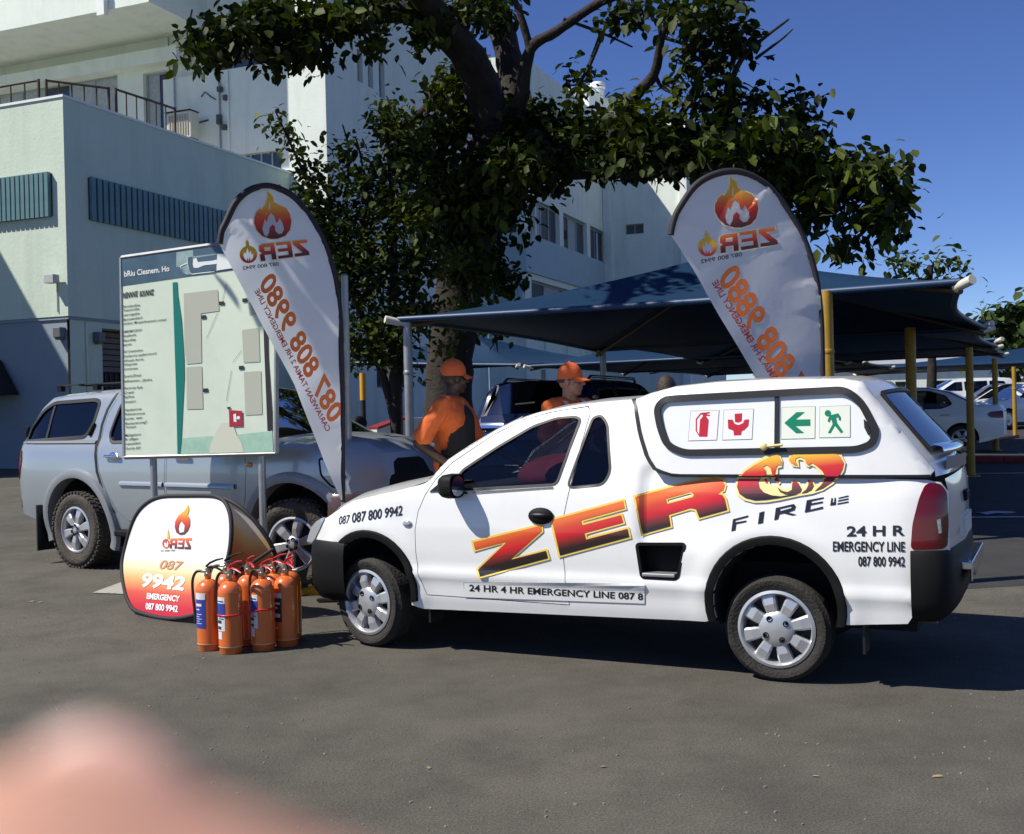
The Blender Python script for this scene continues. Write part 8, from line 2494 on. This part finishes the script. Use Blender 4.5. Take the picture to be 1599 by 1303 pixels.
# red bar leaning beside the first man
ra, rb = at(668, 668, 10.2), at(652, 708, 10.2)
rbz = gz(ra[0], ra[1])
lean_ = thing('red_board', 'narrow red board leaning on edge to the left of the man in shade', 'board', (rb[0], rb[1], rbz))
dxl = (ra[0] - rb[0]); zt, zb = ra[2] + 0.02 - rbz, rb[2] - rbz
sl = dxl / (zt - zb)
mb = MB(); mb.prism([(0 - sl * zb, 0.0), (0.075 - sl * zb, 0.0), (dxl + 0.055, zt), (dxl, zt)], lambda u, v, d: (u, d, v), 0.03); mb.build('panel', mat('crimson_board', (0.42, 0.01, 0.06), rough=0.5), lean_)
mb = MB(); mb.prism([(0.012 - sl * zb, 0.2), (0.06 - sl * zb, 0.2), (0.05 - sl * zb + sl * 0.3, 0.3), (0.015 - sl * zb + sl * 0.3, 0.3)], lambda u, v, d: (u, d - 0.004, v), 0.003); mb.build('foot_plate', BLACKM, lean_)

# ------------------------------------------------------------------ the photographer's hand, a finger over the corner of the lens
FSKIN = mat('pink_skin', (0.54, 0.29, 0.205), rough=0.5, var=0.05, vscale=60)
FSKIN.node_tree.nodes['Principled BSDF'].inputs['Subsurface Weight'].default_value = 0.25
FSKIN.node_tree.nodes['Principled BSDF'].inputs['Subsurface Radius'].default_value = (0.006, 0.002, 0.001)
hb = MB()
def cp(px, py, dist):
    return Vector(tuple(CAM + ray(px, py) * dist))
hd = thing('hand', 'blurred pink fingertips of the photographer close to the lens, bottom left corner', 'hand', tuple(CAM), 0)
o0 = Vector(tuple(CAM))
def fing(pts, radii):
    for (a, ra_), (b, rb_) in zip(zip(pts[:-1], radii[:-1]), zip(pts[1:], radii[1:])):
        hb.capsule(a - o0, b - o0, ra_, rb_, 14)
tip = cp(40, 1568, 0.038)
FD = (cp(1040, 2040, 0.038) - cp(40, 1568, 0.038)).normalized()
fing([tip, tip + FD * 0.022, tip + FD * 0.045 + Vector((0.0, -0.002, -0.004)), tip + FD * 0.078 + Vector((0, -0.02, -0.012))], [0.0085, 0.0100, 0.0106, 0.0110])
tip2 = cp(-560, 1560, 0.044)
fing([tip2, tip2 + FD * 0.024, tip2 + FD * 0.05 + Vector((0, -0.006, 0)), tip2 + FD * 0.082 + Vector((0, -0.02, 0))], [0.0080, 0.0090, 0.0098, 0.0105])
base = tip + FD * 0.078 + Vector((0, -0.02, 0))
for i, (dx, L) in enumerate(((-0.042, 0.92), (-0.061, 0.75))):
    b_ = base + Vector((dx, 0, 0.002))
    t_ = b_ - FD * 0.045 * L + Vector((0, -0.012, -0.004))
    fing([t_ + Vector((0, -0.018, -0.016)), t_ + Vector((0, -0.010, 0)), b_ ], [0.0070, 0.0082, 0.0100])
for dx in (0.0, -0.02, -0.041, -0.060):
    hb.capsule(base + Vector((dx, 0, 0)) - o0, base + FD * 0.075 + Vector((dx * 0.72 - 0.005, -0.02, -0.02)) - o0, 0.012, 0.014, 12)
wr = base + FD * 0.09 + Vector((-0.027, -0.026, -0.026))
hb.capsule(wr - o0 + Vector((0.012, 0, 0)), wr - o0 + Vector((-0.012, -0.10, -0.09)), 0.024, 0.026, 14)
th0 = base + FD * 0.06 + Vector((0.014, -0.012, -0.01))
fing([th0, th0 + Vector((0.020, -0.016, 0.022)), th0 + Vector((0.024, -0.022, 0.048)), th0 + Vector((0.022, -0.016, 0.068))], [0.015, 0.0115, 0.0100, 0.0085])
link('skin', remesh(hb, 0.0016, 4), FSKIN, hd)
nail = MB(); nc = tip - o0 + Vector((0, 0.0068, 0.001)); nail.ball(nc, (0.0052, 0.0012, 0.0066), 14, 8); nail.build('nail', mat('nail', (0.70, 0.45, 0.38), rough=0.3), hd, smooth=80)

# ------------------------------------------------------------------ litter on the tarmac
LEAFDRY = mat('dry_leaf', (0.30, 0.22, 0.10), rough=0.8, var=0.3)
rs = np.random.default_rng(4)
k = 0
spots = [(45, 940, 'yellowish dry leaf lying alone on the tarmac near the silver truck', 0.07), (60, 942, 'small dry leaf beside the yellowish one at the left', 0.05), (1455, 1215, 'dark dry leaf on the tarmac low at the right', 0.05), (1268, 1213, 'small dark leaf fragment on the tarmac right of centre', 0.03), (672, 1202, 'tiny dark leaf on the tarmac in front of the van', 0.03), (937, 1198, 'tiny brown leaf on the tarmac below the sill', 0.03)]
for px, py, lab, sz_ in spots:
    g_ = gnd(px, py)
    P, F = leaf_arrays(np.zeros((1, 3)), sz_, 0, rs)
    P = P[0]; P[:, 2] = np.abs(P[:, 2]) * 0.25 + 0.004
    mb = MB(); mb.add(P.tolist(), F.tolist())
    o = tag(mb.build('fallen_leaf', LEAFDRY), lab, 'leaf', 'fallen leaves on the tarmac'); o.location = g_
def slab(label, px, py, w_, d_, rz, name='paper_scrap', col=(0.55, 0.56, 0.58)):
    g_ = gnd(px, py)
    mb = MB(); rows_ = [[(u, v, 0.006 + 0.012 * math.sin(u * 9 + v * 7) ** 2) for u in np.linspace(-w_ / 2, w_ / 2, 7)] for v in np.linspace(-d_ / 2, d_ / 2, 5)]
    mb.grid(rows_)
    o = tag(mb.build(name, mat('paper_%d' % int(col[0] * 100), col, rough=0.8), None, smooth=60), label, 'litter'); o.location = g_; o.rotation_euler = (0, 0, rz)
slab('crumpled pale paper scrap on the shaded tarmac right of the tail light', 1553, 802, 0.42, 0.25, 0.3)
pale = mat('pale_chip', (0.22, 0.21, 0.18), rough=0.9)
mb = MB()
for _ in range(260):
    px, py = rs.uniform(20, 1590), rs.uniform(900, 1300)
    g_ = gnd(px, py)
    if np.hypot(g_[0] - 1.4, g_[1] - 6.6) < 1.2: continue
    s_ = rs.uniform(0.002, 0.007) * (0.6 + 0.1 * g_[1])
    a = rs.uniform(0, 3.1)
    mb.box((g_[0], g_[1], 0.002 + gz(g_[0], g_[1])), (s_ * rs.uniform(1, 2.2), s_, 0.006), Matrix.Rotation(a, 3, 'Z'))
o = mb.build('grit', pale); o['kind'] = 'stuff'
